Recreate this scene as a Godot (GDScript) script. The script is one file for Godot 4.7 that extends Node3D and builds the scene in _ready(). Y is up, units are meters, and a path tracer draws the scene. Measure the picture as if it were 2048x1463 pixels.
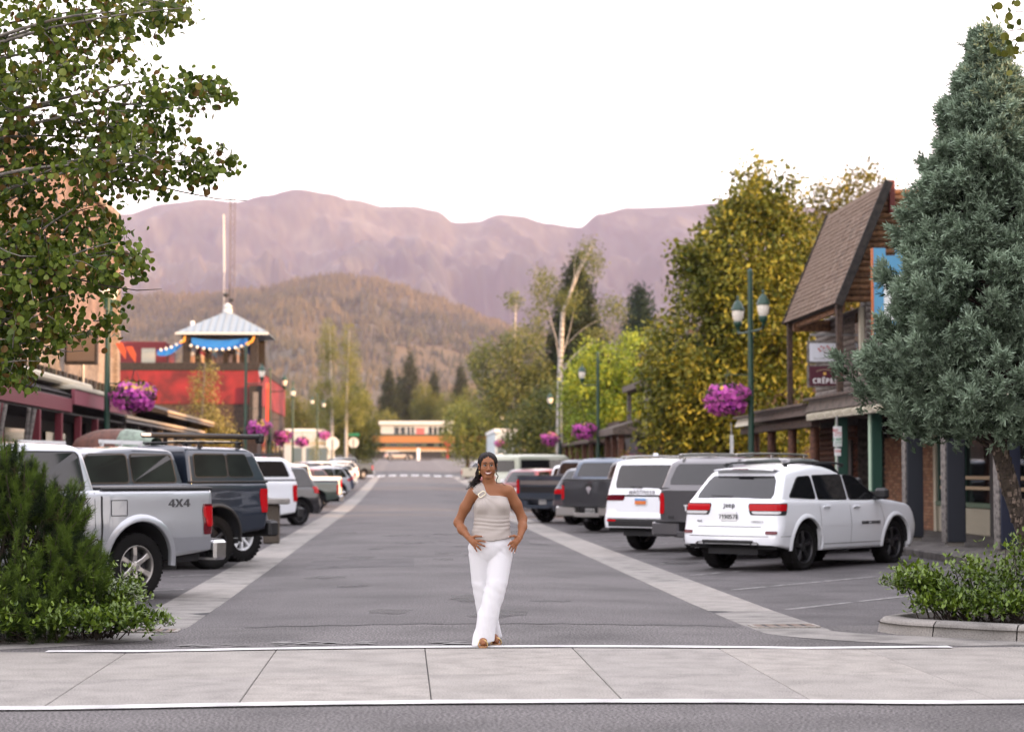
extends Node3D
# A main street at dusk: a woman stands on the road, parked vehicles line both sides, mountains close the view.
# x runs across the street, -z along it, y up; metres.

var rng := RandomNumberGenerator.new()
var taken := {}
var M := {}

class MB:
	# collects geometry for one mesh
	var v := PackedVector3Array()
	var n := PackedVector3Array()
	var c := PackedColorArray()
	var ix := PackedInt32Array()
	var col = null
	func tri(a, b, d):
		var k = v.size()
		var nn = (d - a).cross(b - a).normalized()
		v.append(a); v.append(b); v.append(d)
		for i in 3:
			n.append(nn)
			if col != null: c.append(col)
			ix.append(k + i)
	func quad(a, b, d, e):
		var k = v.size()
		var nn = (d - a).cross(b - e).normalized()
		v.append(a); v.append(b); v.append(d); v.append(e)
		for i in 4:
			n.append(nn)
			if col != null: c.append(col)
		for i in [0, 1, 2, 0, 2, 3]: ix.append(k + i)
	func box(o: Vector3, s: Vector3, b := Basis.IDENTITY, bev := 0.0):
		var h = s * 0.5
		var q = minf(bev, minf(h.x, minf(h.y, h.z)) * 0.9)
		var P = func(x, y, z, ax):
			var p = Vector3(x * h.x, y * h.y, z * h.z)
			for i in 3:
				if i != ax: p[i] -= signf(p[i]) * q
			return o + b * p
		for ax in 3:
			var u = (ax + 1) % 3
			var w = (ax + 2) % 3
			for s1 in [-1, 1]:
				var cs = []
				for st in [[-1, -1], [1, -1], [1, 1], [-1, 1]]:
					var sg = [0, 0, 0]
					sg[ax] = s1; sg[u] = st[0]; sg[w] = st[1]
					cs.append(P.call(sg[0], sg[1], sg[2], ax))
				if s1 > 0: cs.reverse()
				quad(cs[0], cs[1], cs[2], cs[3])
			if q > 0.0:
				for s1 in [-1, 1]:
					for s2 in [-1, 1]:
						var e = []
						for t in [-1, 1]:
							for a2 in [u, w]:
								var sg = [0, 0, 0]
								sg[ax] = t; sg[u] = s1; sg[w] = s2
								e.append(P.call(sg[0], sg[1], sg[2], a2))
						if s1 * s2 > 0: quad(e[0], e[2], e[3], e[1])
						else: quad(e[1], e[3], e[2], e[0])
		if q > 0.0:
			for sx in [-1, 1]:
				for sy in [-1, 1]:
					for sz in [-1, 1]:
						if sx * sy * sz > 0: tri(P.call(sx, sy, sz, 0), P.call(sx, sy, sz, 2), P.call(sx, sy, sz, 1))
						else: tri(P.call(sx, sy, sz, 0), P.call(sx, sy, sz, 1), P.call(sx, sy, sz, 2))
	func grid(rows: Array, wrap := false):
		# rows of equally many points, smooth
		var R = rows.size()
		var C = rows[0].size()
		var k = v.size()
		for r in rows:
			for p in r:
				v.append(p)
				n.append(Vector3.ZERO)
				if col != null: c.append(col)
		for i in R - 1:
			for j in (C if wrap else C - 1):
				var j2 = (j + 1) % C
				var a = k + i * C + j
				var b = k + i * C + j2
				var d = k + (i + 1) * C + j2
				var e = k + (i + 1) * C + j
				for t in [[a, b, d], [a, d, e]]:
					var nn = (v[t[2]] - v[t[0]]).cross(v[t[1]] - v[t[0]])
					if nn.length_squared() < 1e-14: continue
					for q in t:
						n[q] += nn
						ix.append(q)
		for i in range(k, v.size()):
			n[i] = n[i].normalized() if n[i].length_squared() > 1e-20 else Vector3.UP
	func tube(pts: Array, rad: Array, sides := 6, caps := true):
		var rows = []
		var side = Vector3.RIGHT
		for i in pts.size():
			var t = (pts[mini(i + 1, pts.size() - 1)] - pts[maxi(i - 1, 0)]).normalized()
			if i == 0:
				side = t.cross(Vector3.UP if absf(t.y) < 0.9 else Vector3.RIGHT).normalized()
			side = (side - t * side.dot(t)).normalized()
			var up = side.cross(t)
			var row = []
			for j in sides:
				var a = TAU * j / sides
				row.append(pts[i] + (side * cos(a) + up * sin(a)) * rad[mini(i, rad.size() - 1)])
			rows.append(row)
		grid(rows, true)
		if caps:
			for r in [rows[0], rows[-1]]:
				for j in range(1, sides - 1): tri(r[0], r[j], r[j + 1])
	func lathe(prof: Array, segs := 16, tr := Transform3D.IDENTITY, sharp := false):
		# prof: Vector2(radius, height), turned about y
		var rows = []
		for p in prof:
			var row = []
			for j in segs:
				var a = TAU * j / segs
				row.append(tr * Vector3(p.x * cos(a), p.y, p.x * sin(a)))
			rows.append(row)
		if sharp:
			for i in rows.size() - 1: grid([rows[i], rows[i + 1]], true)
		else: grid(rows, true)
	func ball(o: Vector3, r: Vector3, segs := 12, rings := 8):
		var pr = []
		for i in rings + 1:
			var a = PI * i / rings - PI / 2
			pr.append(Vector2(maxf(cos(a), 0.001), sin(a)))
		lathe(pr, segs, Transform3D(Basis.from_scale(r), o))
	func poly(pts: PackedVector2Array, map: Callable):
		var t = Geometry2D.triangulate_polygon(pts)
		for i in range(0, t.size(), 3): tri(map.call(pts[t[i]]), map.call(pts[t[i + 1]]), map.call(pts[t[i + 2]]))
	func prism(pts: PackedVector2Array, map: Callable):
		# map(p, side 0 or 1): a flat shape with thickness
		for s in 2: poly(pts, func(p): return map.call(p, s))
		for i in pts.size():
			var a = pts[i]
			var b = pts[(i + 1) % pts.size()]
			quad(map.call(a, 0), map.call(b, 0), map.call(b, 1), map.call(a, 1))
	func add(o: MB, tr := Transform3D.IDENTITY):
		var k = v.size()
		for i in o.v.size():
			v.append(tr * o.v[i])
			n.append((tr.basis * o.n[i]).normalized())
			if col != null: c.append(col)
		for i in o.ix: ix.append(k + i)
	func mesh() -> ArrayMesh:
		var m = ArrayMesh.new()
		var a = []
		a.resize(Mesh.ARRAY_MAX)
		a[Mesh.ARRAY_VERTEX] = v
		a[Mesh.ARRAY_NORMAL] = n
		if c.size() == v.size() and c.size() > 0: a[Mesh.ARRAY_COLOR] = c
		a[Mesh.ARRAY_INDEX] = ix
		m.add_surface_from_arrays(Mesh.PRIMITIVE_TRIANGLES, a)
		return m

func numbered(s: String) -> String:
	if not taken.has(s):
		taken[s] = 0
		return s
	taken[s] += 1
	return "%s_%03d" % [s, taken[s]]

func tag(o: Node, label: String, category := "", group := "", kind := ""):
	if label: o.set_meta("label", label)
	if category: o.set_meta("category", category)
	if group: o.set_meta("group", group)
	if kind: o.set_meta("kind", kind)
	return o

func thing(called: String, label: String, category: String, at := Vector3.ZERO, turn := 0.0, group := "") -> Node3D:
	var o = Node3D.new()
	o.name = numbered(called)
	add_child(o, true)
	o.position = at
	o.rotation.y = turn
	tag(o, label, category, group)
	return o

func part(called: String, m, mat, parent: Node, tr := Transform3D.IDENTITY) -> MeshInstance3D:
	var o = MeshInstance3D.new()
	o.name = called if parent != self else numbered(called)
	o.mesh = m.mesh() if m is MB else m
	o.material_override = mat
	o.transform = tr
	parent.add_child(o, true)
	return o

func setting(called: String, m, mat) -> MeshInstance3D:
	var o = part(called, m, mat, self)
	o.set_meta("kind", "structure")
	return o

func dup(o: Node3D, at: Vector3, turn: float, label := "") -> Node3D:
	var r = o.duplicate()
	var base = String(o.name)
	if base.length() > 4 and base[-4] == "_" and base.right(3).is_valid_int(): base = base.left(-4)
	r.name = numbered(base)
	add_child(r, true)
	r.position = at
	r.rotation.y = turn
	if label: r.set_meta("label", label)
	return r

func at3(p: Vector3, b := Basis.IDENTITY) -> Transform3D: return Transform3D(b, p)
func ry(a: float) -> Basis: return Basis(Vector3.UP, a)

func tab(t: Array, x: float) -> float:
	# straight lines between [x, y] pairs
	if x <= t[0][0]: return t[0][1]
	for i in range(1, t.size()):
		if x <= t[i][0]:
			return lerpf(t[i - 1][1], t[i][1], (x - t[i - 1][0]) / maxf(t[i][0] - t[i - 1][0], 1e-6))
	return t[-1][1]

func stab(t: Array, x: float) -> float:
	# the same, eased
	if x <= t[0][0]: return t[0][1]
	for i in range(1, t.size()):
		if x <= t[i][0]:
			return lerpf(t[i - 1][1], t[i][1], smoothstep(t[i - 1][0], t[i][0], x))
	return t[-1][1]

func rounded(pts: Array, r: float, k := 4) -> PackedVector2Array:
	var out = PackedVector2Array()
	var N = pts.size()
	for i in N:
		var p: Vector2 = pts[i]
		var a: Vector2 = pts[(i + N - 1) % N] - p
		var b: Vector2 = pts[(i + 1) % N] - p
		var q = minf(r, minf(a.length(), b.length()) * 0.45)
		var s = p + a.normalized() * q
		var e = p + b.normalized() * q
		for j in k + 1:
			var t = float(j) / k
			out.append(s.lerp(p, t).lerp(p.lerp(e, t), t))
	return out

func rect(x0: float, y0: float, x1: float, y1: float) -> Array:
	return [Vector2(x0, y0), Vector2(x1, y0), Vector2(x1, y1), Vector2(x0, y1)]

func lin(r: float, g: float, b: float) -> Color: return Color(r, g, b).linear_to_srgb()

func mat(color: Color, rough := 0.8, metal := 0.0) -> StandardMaterial3D:
	var m = StandardMaterial3D.new()
	m.albedo_color = color
	m.roughness = rough
	m.metallic = metal
	m.cull_mode = BaseMaterial3D.CULL_DISABLED
	return m

func noise_tex(freq: float, ramp: Array, seed_ := 1, size := 512, oct := 4, kind := FastNoiseLite.TYPE_SIMPLEX_SMOOTH) -> NoiseTexture2D:
	var f = FastNoiseLite.new()
	f.seed = seed_
	f.noise_type = kind
	f.frequency = freq
	f.fractal_octaves = oct
	var t = NoiseTexture2D.new()
	t.width = size
	t.height = size
	t.seamless = true
	t.noise = f
	if ramp:
		var g = Gradient.new()
		g.offsets = PackedFloat32Array(ramp.map(func(a): return a[0]))
		g.colors = PackedColorArray(ramp.map(func(a): return a[1]))
		t.color_ramp = g
	return t

func grey(x: float) -> Color: return Color(x, x, x)

func textured(color: Color, rough: float, fine: Texture2D, fine_scale: float, coarse: Texture2D = null, coarse_scale := 0.1, bump := 0.0) -> StandardMaterial3D:
	# a tone broken by a fine and a coarse pattern, laid on in world space
	var m = mat(color, rough)
	m.albedo_texture = fine
	m.uv1_triplanar = true
	m.uv1_world_triplanar = true
	m.uv1_scale = Vector3.ONE * fine_scale
	if coarse:
		m.detail_enabled = true
		m.detail_albedo = coarse
		m.detail_blend_mode = BaseMaterial3D.BLEND_MODE_MUL
		m.detail_uv_layer = BaseMaterial3D.DETAIL_UV_2
		m.uv2_triplanar = true
		m.uv2_world_triplanar = true
		m.uv2_scale = Vector3.ONE * coarse_scale
	if bump > 0.0:
		m.heightmap_enabled = true
		m.heightmap_texture = fine
		m.heightmap_scale = bump
	return m

func paint(color: Color, metal := 0.0) -> StandardMaterial3D:
	var m = mat(color, 0.32, metal)
	m.clearcoat_enabled = true
	m.clearcoat = 1.0
	m.clearcoat_roughness = 0.04
	return m

func letters(s: String, height: float, m, parent: Node, tr: Transform3D, called := "lettering", face := "Droid Sans", weight := 700, depth := 0.004):
	var t = TextMesh.new()
	var f = SystemFont.new()
	f.font_names = PackedStringArray([face])
	f.font_weight = weight
	t.text = s
	t.font = f
	t.font_size = 32
	t.pixel_size = height / 23.0
	t.depth = depth
	t.curve_step = 4.0
	return part(called, t, m, parent, tr)

# ---- the lie of the ground -------------------------------------------------
func rise(d: float) -> float:
	return 0.0 if d < 85.0 else 1.2 * pow((d - 85.0) / 115.0, 1.4)

func gh(x: float, z: float) -> float:
	var u = absf(x - 0.68)
	var y = -0.07 * pow(u / 2.9, 2.0) if u < 2.9 else minf(-0.07 + 0.010 * (u - 2.9), 0.03)
	if u < 2.9 or y < 0.0: y *= lerpf(0.36, 1.0, smoothstep(17.0, 24.0, -z))
	return y + rise(-z)

func on(x: float, z: float, up := 0.0) -> Vector3: return Vector3(x, gh(x, z) + up, z)

func zlist(z0: float, z1: float, step: float) -> Array:
	var out = []
	var k = maxi(1, int(ceil(absf(z1 - z0) / step)))
	for i in k + 1: out.append(lerpf(z0, z1, float(i) / k))
	return out

func sheet(mb: MB, zs: Array, left: Callable, right: Callable, nx: int, up: float):
	var rows = []
	for z in zs:
		var row = []
		for i in nx + 1: row.append(on(lerpf(left.call(z), right.call(z), float(i) / nx), z, up))
		rows.append(row)
	mb.grid(rows)

func slab(mb: MB, x0: float, x1: float, z0: float, z1: float, top: float, thick: float, bev := 0.006):
	# a paving piece that follows the ground: a top with chamfered edges and skirts
	var P = func(x, z, up): return on(x, z, up)
	var a = P.call(x0 + bev, z0 - bev, top)
	var b = P.call(x1 - bev, z0 - bev, top)
	var d = P.call(x1 - bev, z1 + bev, top)
	var e = P.call(x0 + bev, z1 + bev, top)
	mb.quad(a, b, d, e)
	var o = [P.call(x0, z0, top - bev), P.call(x1, z0, top - bev), P.call(x1, z1, top - bev), P.call(x0, z1, top - bev)]
	var i4 = [a, b, d, e]
	for i in 4:
		var j = (i + 1) % 4
		mb.quad(o[i], o[j], i4[j], i4[i])
		var dn = Vector3.DOWN * thick
		mb.quad(o[i] + dn, o[j] + dn, o[j], o[i])

# ---- camera, sky, sun, exposure ---------------------------------------------
func camera_and_light():
	var cam = Camera3D.new()
	cam.name = "camera"
	add_child(cam)
	cam.position = Vector3(0, 1.55, 0)
	cam.rotation = Vector3(deg_to_rad(3.03), deg_to_rad(-3.13), 0)
	cam.near = 0.1
	cam.far = 30000.0
	var at = CameraAttributesPhysical.new()
	at.frustum_focal_length = 65.6
	at.frustum_focus_distance = 18.2
	at.frustum_far = 30000.0
	at.frustum_near = 0.1
	at.exposure_aperture = 2.0
	cam.attributes = at
	cam.keep_aspect = Camera3D.KEEP_HEIGHT
	cam.fov = 20.73
	cam.current = true

	var sky = ProceduralSkyMaterial.new()
	sky.sky_top_color = Color(0.93, 0.92, 0.955)
	sky.sky_horizon_color = Color(1.0, 0.955, 0.90)
	sky.sky_curve = 0.18
	sky.sky_energy_multiplier = 1.0
	sky.ground_bottom_color = Color(0.42, 0.40, 0.40)
	sky.ground_horizon_color = Color(0.6, 0.58, 0.56)
	sky.sun_angle_max = 40.0
	sky.sun_curve = 0.15
	var env = Environment.new()
	env.background_mode = Environment.BG_SKY
	env.sky = Sky.new()
	env.sky.sky_material = sky
	env.background_energy_multiplier = 1.0
	env.tonemap_mode = Environment.TONE_MAPPER_LINEAR
	env.tonemap_exposure = 3.15
	env.sdfgi_enabled = true
	env.ssao_enabled = true
	env.ssil_enabled = true
	env.fog_enabled = true
	env.fog_density = 0.000044
	env.fog_light_color = Color(0.80, 0.75, 0.86)
	var w = WorldEnvironment.new()
	w.name = "surroundings"
	w.environment = env
	add_child(w)

	var sun = DirectionalLight3D.new()
	sun.name = "sun"
	sun.light_color = Color(1.0, 0.77, 0.53)
	sun.light_energy = 1.15
	sun.light_angular_distance = 5.0
	sun.shadow_enabled = true
	add_child(sun)
	sun.look_at_from_position(Vector3.ZERO, -Vector3(0.80, 0.155, 0.50), Vector3.UP)

func materials():
	var W = Color.WHITE
	M.grain = noise_tex(0.09, [[0.0, grey(0.62)], [0.45, grey(0.86)], [0.7, W]], 3, 512, 3)
	M.speck = noise_tex(0.35, [[0.2, grey(0.35)], [0.5, grey(0.8)], [0.62, grey(0.92)], [0.8, W]], 7, 512, 2)
	M.soft = noise_tex(0.010, [[0.1, grey(0.72)], [0.5, grey(0.9)], [0.85, W]], 25, 512, 4)
	M.grit = noise_tex(0.28, [[0.15, grey(0.12)], [0.4, grey(0.6)], [0.58, grey(0.88)], [0.8, W]], 9, 512, 3)
	M.faint = noise_tex(0.02, [[0.1, grey(0.86)], [0.5, grey(0.95)], [0.85, W]], 27, 512, 5)
	M.grit_pale = noise_tex(0.25, [[0.15, grey(0.62)], [0.42, grey(0.86)], [0.6, grey(0.95)], [0.85, W]], 19, 512, 3)
	M.blotch = noise_tex(0.012, [[0.15, grey(0.62)], [0.5, grey(0.88)], [0.8, W]], 5, 512, 5)
	M.streak = noise_tex(0.02, [[0.2, grey(0.55)], [0.5, grey(0.85)], [0.75, W]], 15, 512, 5, FastNoiseLite.TYPE_PERLIN)
	M.asphalt = textured(lin(0.185, 0.169, 0.172), 0.85, M.grit, 0.3, M.soft, 0.06, 0.4)
	M.asphalt_old = textured(lin(0.22, 0.203, 0.203), 0.88, M.grit, 0.26, M.soft, 0.1, 0.6)
	M.asphalt_park = textured(lin(0.15, 0.137, 0.143), 0.85, M.grit, 0.3, M.soft, 0.13, 0.4)
	M.concrete = textured(lin(0.345, 0.322, 0.292), 0.88, M.grit_pale, 0.45, M.faint, 0.17, 0.15)
	M.concrete_b = textured(lin(0.328, 0.307, 0.282), 0.88, M.grit_pale, 0.45, M.faint, 0.23, 0.15)
	M.concrete_c = textured(lin(0.362, 0.336, 0.303), 0.88, M.grit_pale, 0.45, M.faint, 0.27, 0.15)
	M.gutter = textured(lin(0.29, 0.275, 0.255), 0.88, M.grit_pale, 0.45, M.soft, 0.3, 0.15)
	M.pavement = textured(lin(0.22, 0.20, 0.185), 0.85, M.speck, 1.4, M.streak, 0.31, 0.1)
	M.line = textured(lin(0.84, 0.83, 0.82), 0.7, M.grit_pale, 0.8, M.soft, 0.3)
	M.bay_line = textured(lin(0.5, 0.49, 0.48), 0.8, M.grit, 0.5, M.blotch, 0.8)
	M.stain = mat(lin(0.03, 0.028, 0.028), 0.6)
	M.stain.transparency = BaseMaterial3D.TRANSPARENCY_ALPHA
	M.stain.albedo_color.a = 0.38
	M.worn = textured(lin(0.32, 0.31, 0.30), 0.8, M.speck, 2.0)
	M.earth = textured(lin(0.075, 0.05, 0.035), 0.95, M.speck, 3.0, M.blotch, 0.6, 1.5)
	M.iron = textured(lin(0.16, 0.11, 0.08), 0.75, M.grain, 6.0)
	M.black = mat(lin(0.012, 0.012, 0.013), 0.55)
	M.dark = mat(lin(0.02, 0.02, 0.022), 0.85)
	M.rubber = textured(lin(0.013, 0.0125, 0.0125), 0.85, M.grain, 9.0)
	M.rubber.metallic_specular = 0.25
	M.glass = mat(lin(0.008, 0.009, 0.010), 0.04)
	M.glass.metallic_specular = 0.55
	M.chrome = mat(lin(0.62, 0.62, 0.63), 0.18, 1.0)
	M.alloy = mat(lin(0.5, 0.48, 0.46), 0.35, 0.9)
	M.alloy_dark = mat(lin(0.03, 0.03, 0.033), 0.3, 0.5)
	M.red_lamp = mat(lin(0.40, 0.006, 0.010), 0.2)
	M.red_lamp.metallic_specular = 0.3
	M.red_dark = mat(lin(0.10, 0.006, 0.012), 0.12)
	M.clear_lamp = mat(lin(0.55, 0.55, 0.56), 0.1)
	M.amber = mat(lin(0.6, 0.22, 0.02), 0.2)
	M.white_plastic = mat(lin(0.72, 0.73, 0.74), 0.5)
	M.green_post = mat(lin(0.008, 0.042, 0.026), 0.45)
	M.steel = mat(lin(0.35, 0.35, 0.36), 0.4, 0.8)

# ---- ground, road, pavements -------------------------------------------------
func grounds():
	var K = func(x): return func(_z): return x
	var mb = MB.new()
	# one sheet under everything, to the foot of the hills
	var rows = []
	for d in [-40, 0, 20, 60, 85, 110, 140, 170, 200, 240, 280, 320, 360, 420, 520, 700, 1000, 1500, 2200]:
		var row = []
		for x in [-1600, -600, -250, -100, -50, -25, -14, -8.2, -5, -2.3, 0.7, 3.6, 6, 9.4, 14, 25, 50, 100, 250, 600, 1600]:
			var y = gh(x, -minf(d, 420.0)) - 0.05
			row.append(Vector3(x, y, -d))
		rows.append(row)
	mb.grid(rows)
	setting("ground", mb, M.earth)
	# right road edge swings out a little far down the street
	var redge = func(z): return 3.55 + 1.3 * smoothstep(70.0, 150.0, -z)
	mb = MB.new()
	sheet(mb, zlist(-20.6, -86, 4.0) + zlist(-92, -330, 8.0), K.call(-2.2), redge, 8, 0.0)
	setting("road", mb, M.asphalt)
	mb = MB.new()
	sheet(mb, zlist(-17.6, -20.6, 0.75), K.call(-4.5), K.call(6.5), 12, 0.002)
	setting("road_apron", mb, M.asphalt_old)
	mb = MB.new()
	sheet(mb, zlist(8, -13.5, 2.0), K.call(-40), K.call(40), 160, 0.0)
	setting("crossing_street", mb, M.asphalt_old)
	mb = MB.new()
	sheet(mb, zlist(-13.5, -17.8, 1.0), K.call(-40), K.call(-7.6), 12, 0.0)
	sheet(mb, zlist(-13.5, -17.8, 1.0), K.call(9.3), K.call(40), 12, 0.0)
	setting("crossing_street_edge", mb, M.asphalt_old)
	mb = MB.new()
	sheet(mb, zlist(-20.6, -86, 4.0) + zlist(-92, -197, 8.0), K.call(-8.1), K.call(-2.9), 6, 0.0)
	setting("parking_strip", mb, M.asphalt_park)
	mb = MB.new()
	sheet(mb, zlist(-20.6, -86, 4.0) + zlist(-92, -197, 8.0), func(z): return redge.call(z) + 0.75, K.call(9.4), 6, 0.0)
	setting("parking_strip", mb, M.asphalt_park)
	# far cross street beyond the dashed crossing
	mb = MB.new()
	sheet(mb, zlist(-197, -345, 10.0), K.call(-60), K.call(-2.2), 14, 0.003)
	sheet(mb, zlist(-197, -345, 10.0), func(z): return redge.call(z), K.call(60), 14, 0.003)
	setting("far_street", mb, M.asphalt_old)
	# a road seam and worn patches
	mb = MB.new()
	var zz = []
	for i in 40: zz.append([-1.6 + 0.13 * i, -20.5 + 0.05 * sin(i * 1.7) - 0.02 * sin(i * 0.6)])
	for i in zz.size() - 1:
		mb.quad(on(zz[i][0], zz[i][1] + 0.025, 0.007), on(zz[i + 1][0], zz[i + 1][1] + 0.025, 0.007), on(zz[i + 1][0], zz[i + 1][1] - 0.025, 0.007), on(zz[i][0], zz[i][1] - 0.025, 0.007))
	for s in [[1.55, -24.2, 0.5], [0.9, -27.0, 0.35], [2.2, -30.0, 0.5]]:
		for i in 6:
			var x = s[0] + s[2] * i / 6.0
			var z = s[1] + 0.06 * sin(i * 2.1)
			mb.quad(on(x, z + 0.02, 0.005), on(x + s[2] / 6.0, z + 0.03, 0.005), on(x + s[2] / 6.0, z - 0.03, 0.005), on(x, z - 0.03, 0.005))
	setting("road_crack", mb, M.dark)
	mb = MB.new()
	for s in [[-0.7, -18.25, 0.42], [-1.65, -18.3, 0.3], [-0.95, -18.35, 0.2], [0.45, -18.15, 0.12]]:
		for q in 14:
			var x = s[0] + rng.randf_range(-1, 1) * s[2]
			var z = s[1] + rng.randf_range(-0.12, 0.12)
			var r = rng.randf_range(0.02, 0.1)
			var pts = PackedVector2Array()
			for i in 9: pts.append(Vector2(x + cos(TAU * i / 9) * r * rng.randf_range(0.6, 1.4), z + sin(TAU * i / 9) * r * rng.randf_range(0.3, 0.7)))
			var yy = 0.006 + 0.0006 * q
			mb.poly(pts, func(p): return on(p.x, p.y, yy))
	setting("road_worn_paint", mb, M.worn)
	# oil spots, drips and two mended patches
	var spots = MB.new()
	for i in 38:
		var x = rng.randf_range(-1.9, 3.3) if i < 30 else (rng.randf_range(4.8, 8.5) if i < 38 else rng.randf_range(-3.0, 4.5))
		var z = rng.randf_range(-21, -60) if i < 38 else rng.randf_range(-11.8, -13.2)
		var r = rng.randf_range(0.04, 0.24) * (1.0 + 0.02 * absf(z))
		var pts = PackedVector2Array()
		for k in 12: pts.append(Vector2(x + cos(TAU * k / 12) * r * rng.randf_range(0.55, 1.3), z + sin(TAU * k / 12) * r * rng.randf_range(0.8, 2.2)))
		var up = 0.0045 + 0.0002 * i
		spots.poly(pts, func(p): return on(p.x, p.y, up))
	setting("road_stains", spots, M.stain)
	mb = MB.new()
	for q in [[-1.6, 0.2, -33.0, -36.2], [1.5, 2.9, -45.0, -47.0]]: sheet(mb, [q[2], (q[2] + q[3]) / 2, q[3]], K.call(q[0]), K.call(q[1]), 6, 0.003)
	setting("road_patch", mb, M.asphalt_park)
	# concrete crosswalk: slabs with open joints over a dark bed
	mb = MB.new()
	sheet(mb, zlist(-13.5, -17.75, 0.8), K.call(-7.6), K.call(9.3), 20, -0.012)
	var bed = setting("crosswalk", mb, M.dark)
	for i in range(-6, 8):
		var x0 = 0.2 + 1.3 * (i - 1)
		for r in [[-13.5, -15.4], [-15.4, -17.75]]:
			mb = MB.new()
			var g = 0.004 if i < 3 else 0.0025
			slab(mb, maxf(x0, -7.6) + g, minf(x0 + 1.3, 9.3) - g, r[0] - 0.001, r[1] + 0.001, 0.004, 0.02, 0.004)
			part("concrete_slab", mb, [M.concrete, M.concrete_b, M.concrete_c][rng.randi() % 3], bed)
	mb = MB.new()
	sheet(mb, zlist(-13.42, -13.62, 0.1), K.call(-20), K.call(20), 120, 0.013)
	setting("crosswalk_line", mb, M.line)
	mb = MB.new()
	sheet(mb, [-17.66, -17.75, -17.86], K.call(-3.1), K.call(4.9), 40, 0.013)
	setting("crosswalk_line", mb, M.line)
	# gutters: concrete strips in lengths, each a piece
	for side in 2:
		var holder = MB.new()
		var f0 = (func(_z): return -2.9) if side == 0 else redge
		var f1 = (func(_z): return -2.2) if side == 0 else (func(z): return redge.call(z) + 0.75)
		sheet(holder, zlist(-20.0, -196, 6.0), f0, f1, 2, -0.004)
		var gut = setting("gutter", holder, M.dark)
		var z = -20.0
		while z > -195.0:
			var z1 = z - 3.0
			mb = MB.new()
			slab(mb, f0.call(z), f1.call(z), z - 0.006, z1 + 0.006, 0.006, 0.02, 0.005)
			part("gutter_slab", mb, [M.gutter, M.concrete_b, M.gutter][rng.randi() % 3], gut)
			z = z1
	# curved aprons where the gutters meet the crosswalk
	for side in [-1, 1]:
		mb = MB.new()
		var rows2 = []
		for i in 15:
			var t = i / 14.0
			var z = lerpf(-20.0, -17.9, t)
			var a = (2.88 if side < 0 else 2.87) + pow(t, 2.4) * 1.5
			var b = a + 0.72 + pow(t, 2.0) * 2.2
			rows2.append([on(0.68 + side * a, z, 0.0055), on(0.68 + side * (a + b) * 0.5, z, 0.006), on(0.68 + side * b, z, 0.0065)])
		mb.grid(rows2)
		setting("gutter_apron", mb, M.gutter)
	# iron drain grates, bars one by one
	for g in [[-2.86, -2.24, -20.0], [3.6, 4.25, -20.3]]:
		var t = thing("drain_grate", ["rusty drain grate in the left gutter by the green shrub", "rusty drain grate in the right gutter before the kerb corner"][0 if g[0] < 0 else 1], "drain grate", Vector3(0, 0, 0), 0.0, "street drains")
		mb = MB.new()
		for z in [g[2], g[2] - 0.42]: slab(mb, g[0], g[1], z + 0.02, z - 0.02, 0.022, 0.02, 0.003)
		for x in [g[0], g[1]]: slab(mb, x - 0.02, x + 0.02, g[2] - 0.02, g[2] - 0.40, 0.022, 0.02, 0.003)
		part("frame", mb, M.concrete_c, t)
		mb = MB.new()
		slab(mb, g[0] + 0.02, g[1] - 0.02, g[2] - 0.02, g[2] - 0.40, 0.0165, 0.005, 0.001)
		part("pit", mb, M.dark, t)
		for i in 5:
			mb = MB.new()
			var x = lerpf(g[0] + 0.06, g[1] - 0.06, i / 4.0)
			slab(mb, x - 0.042, x + 0.042, g[2] - 0.025, g[2] - 0.395, 0.021, 0.004, 0.002)
			part("bar", mb, M.iron, t)
	# parking bay lines, at the angle that the cars stand
	for side in 2:
		mb = MB.new()
		var lines = MB.new()
		for k in 26:
			var zs = -23.9 - 3.9 * k if side == 0 else -23.3 - 3.9 * k
			var x0 = -3.0 if side == 0 else 4.5
			var dx = -0.68 if side == 0 else 0.68
			var dz = 0.73 if side == 0 else -0.73
			var p = 0.0
			while p < 6.4:
				var len = rng.randf_range(0.8, 1.6)
				var q = minf(p + len, 6.6)
				var w = 0.05
				var A = Vector2(x0 + dx * p, zs + dz * p)
				var B = Vector2(x0 + dx * q, zs + dz * q)
				var nn = Vector2(-dz, dx) * w
				lines.quad(on(A.x - nn.x, A.y - nn.y, 0.005), on(B.x - nn.x, B.y - nn.y, 0.005), on(B.x + nn.x, B.y + nn.y, 0.005), on(A.x + nn.x, A.y + nn.y, 0.005))
				p = q + (rng.randf_range(0.05, 0.5) if k < 3 else 0.02)
		setting("parking_bay_lines", lines, M.bay_line)
	# far dashed crossing
	for i in 8:
		mb = MB.new()
		var x = -3.6 + i * 1.12
		sheet(mb, zlist(-196, -203, 3.0), K.call(x), K.call(x + 0.72), 2, 0.014)
		setting("crossing_bar", mb, M.line)
	# pavements with kerbs, in slabs
	for side in [-1, 1]:
		var xk = -8.1 if side < 0 else 9.4
		var far_x = xk + side * (3.2 if side < 0 else 4.4)
		mb = MB.new()
		var prof = [[0.0, -0.03], [0.0, 0.125], [0.02, 0.145], [0.16, 0.15], [absf(far_x - xk), 0.17]]
		var rows3 = []
		for z in zlist(-33 if side > 0 else -26, -86, 4.0) + zlist(-92, -196, 8.0):
			var row = []
			for p in prof: row.append(on(xk, z) + Vector3(side * p[0], p[1], 0))
			rows3.append(row)
		for i in prof.size() - 1:
			var two = []
			for r in rows3: two.append([r[i], r[i + 1]])
			mb.grid(two)
		setting("pavement", mb, M.pavement)
	# the corner on the right runs out to meet the shrub bed
	mb = MB.new()
	var edge = []
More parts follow.
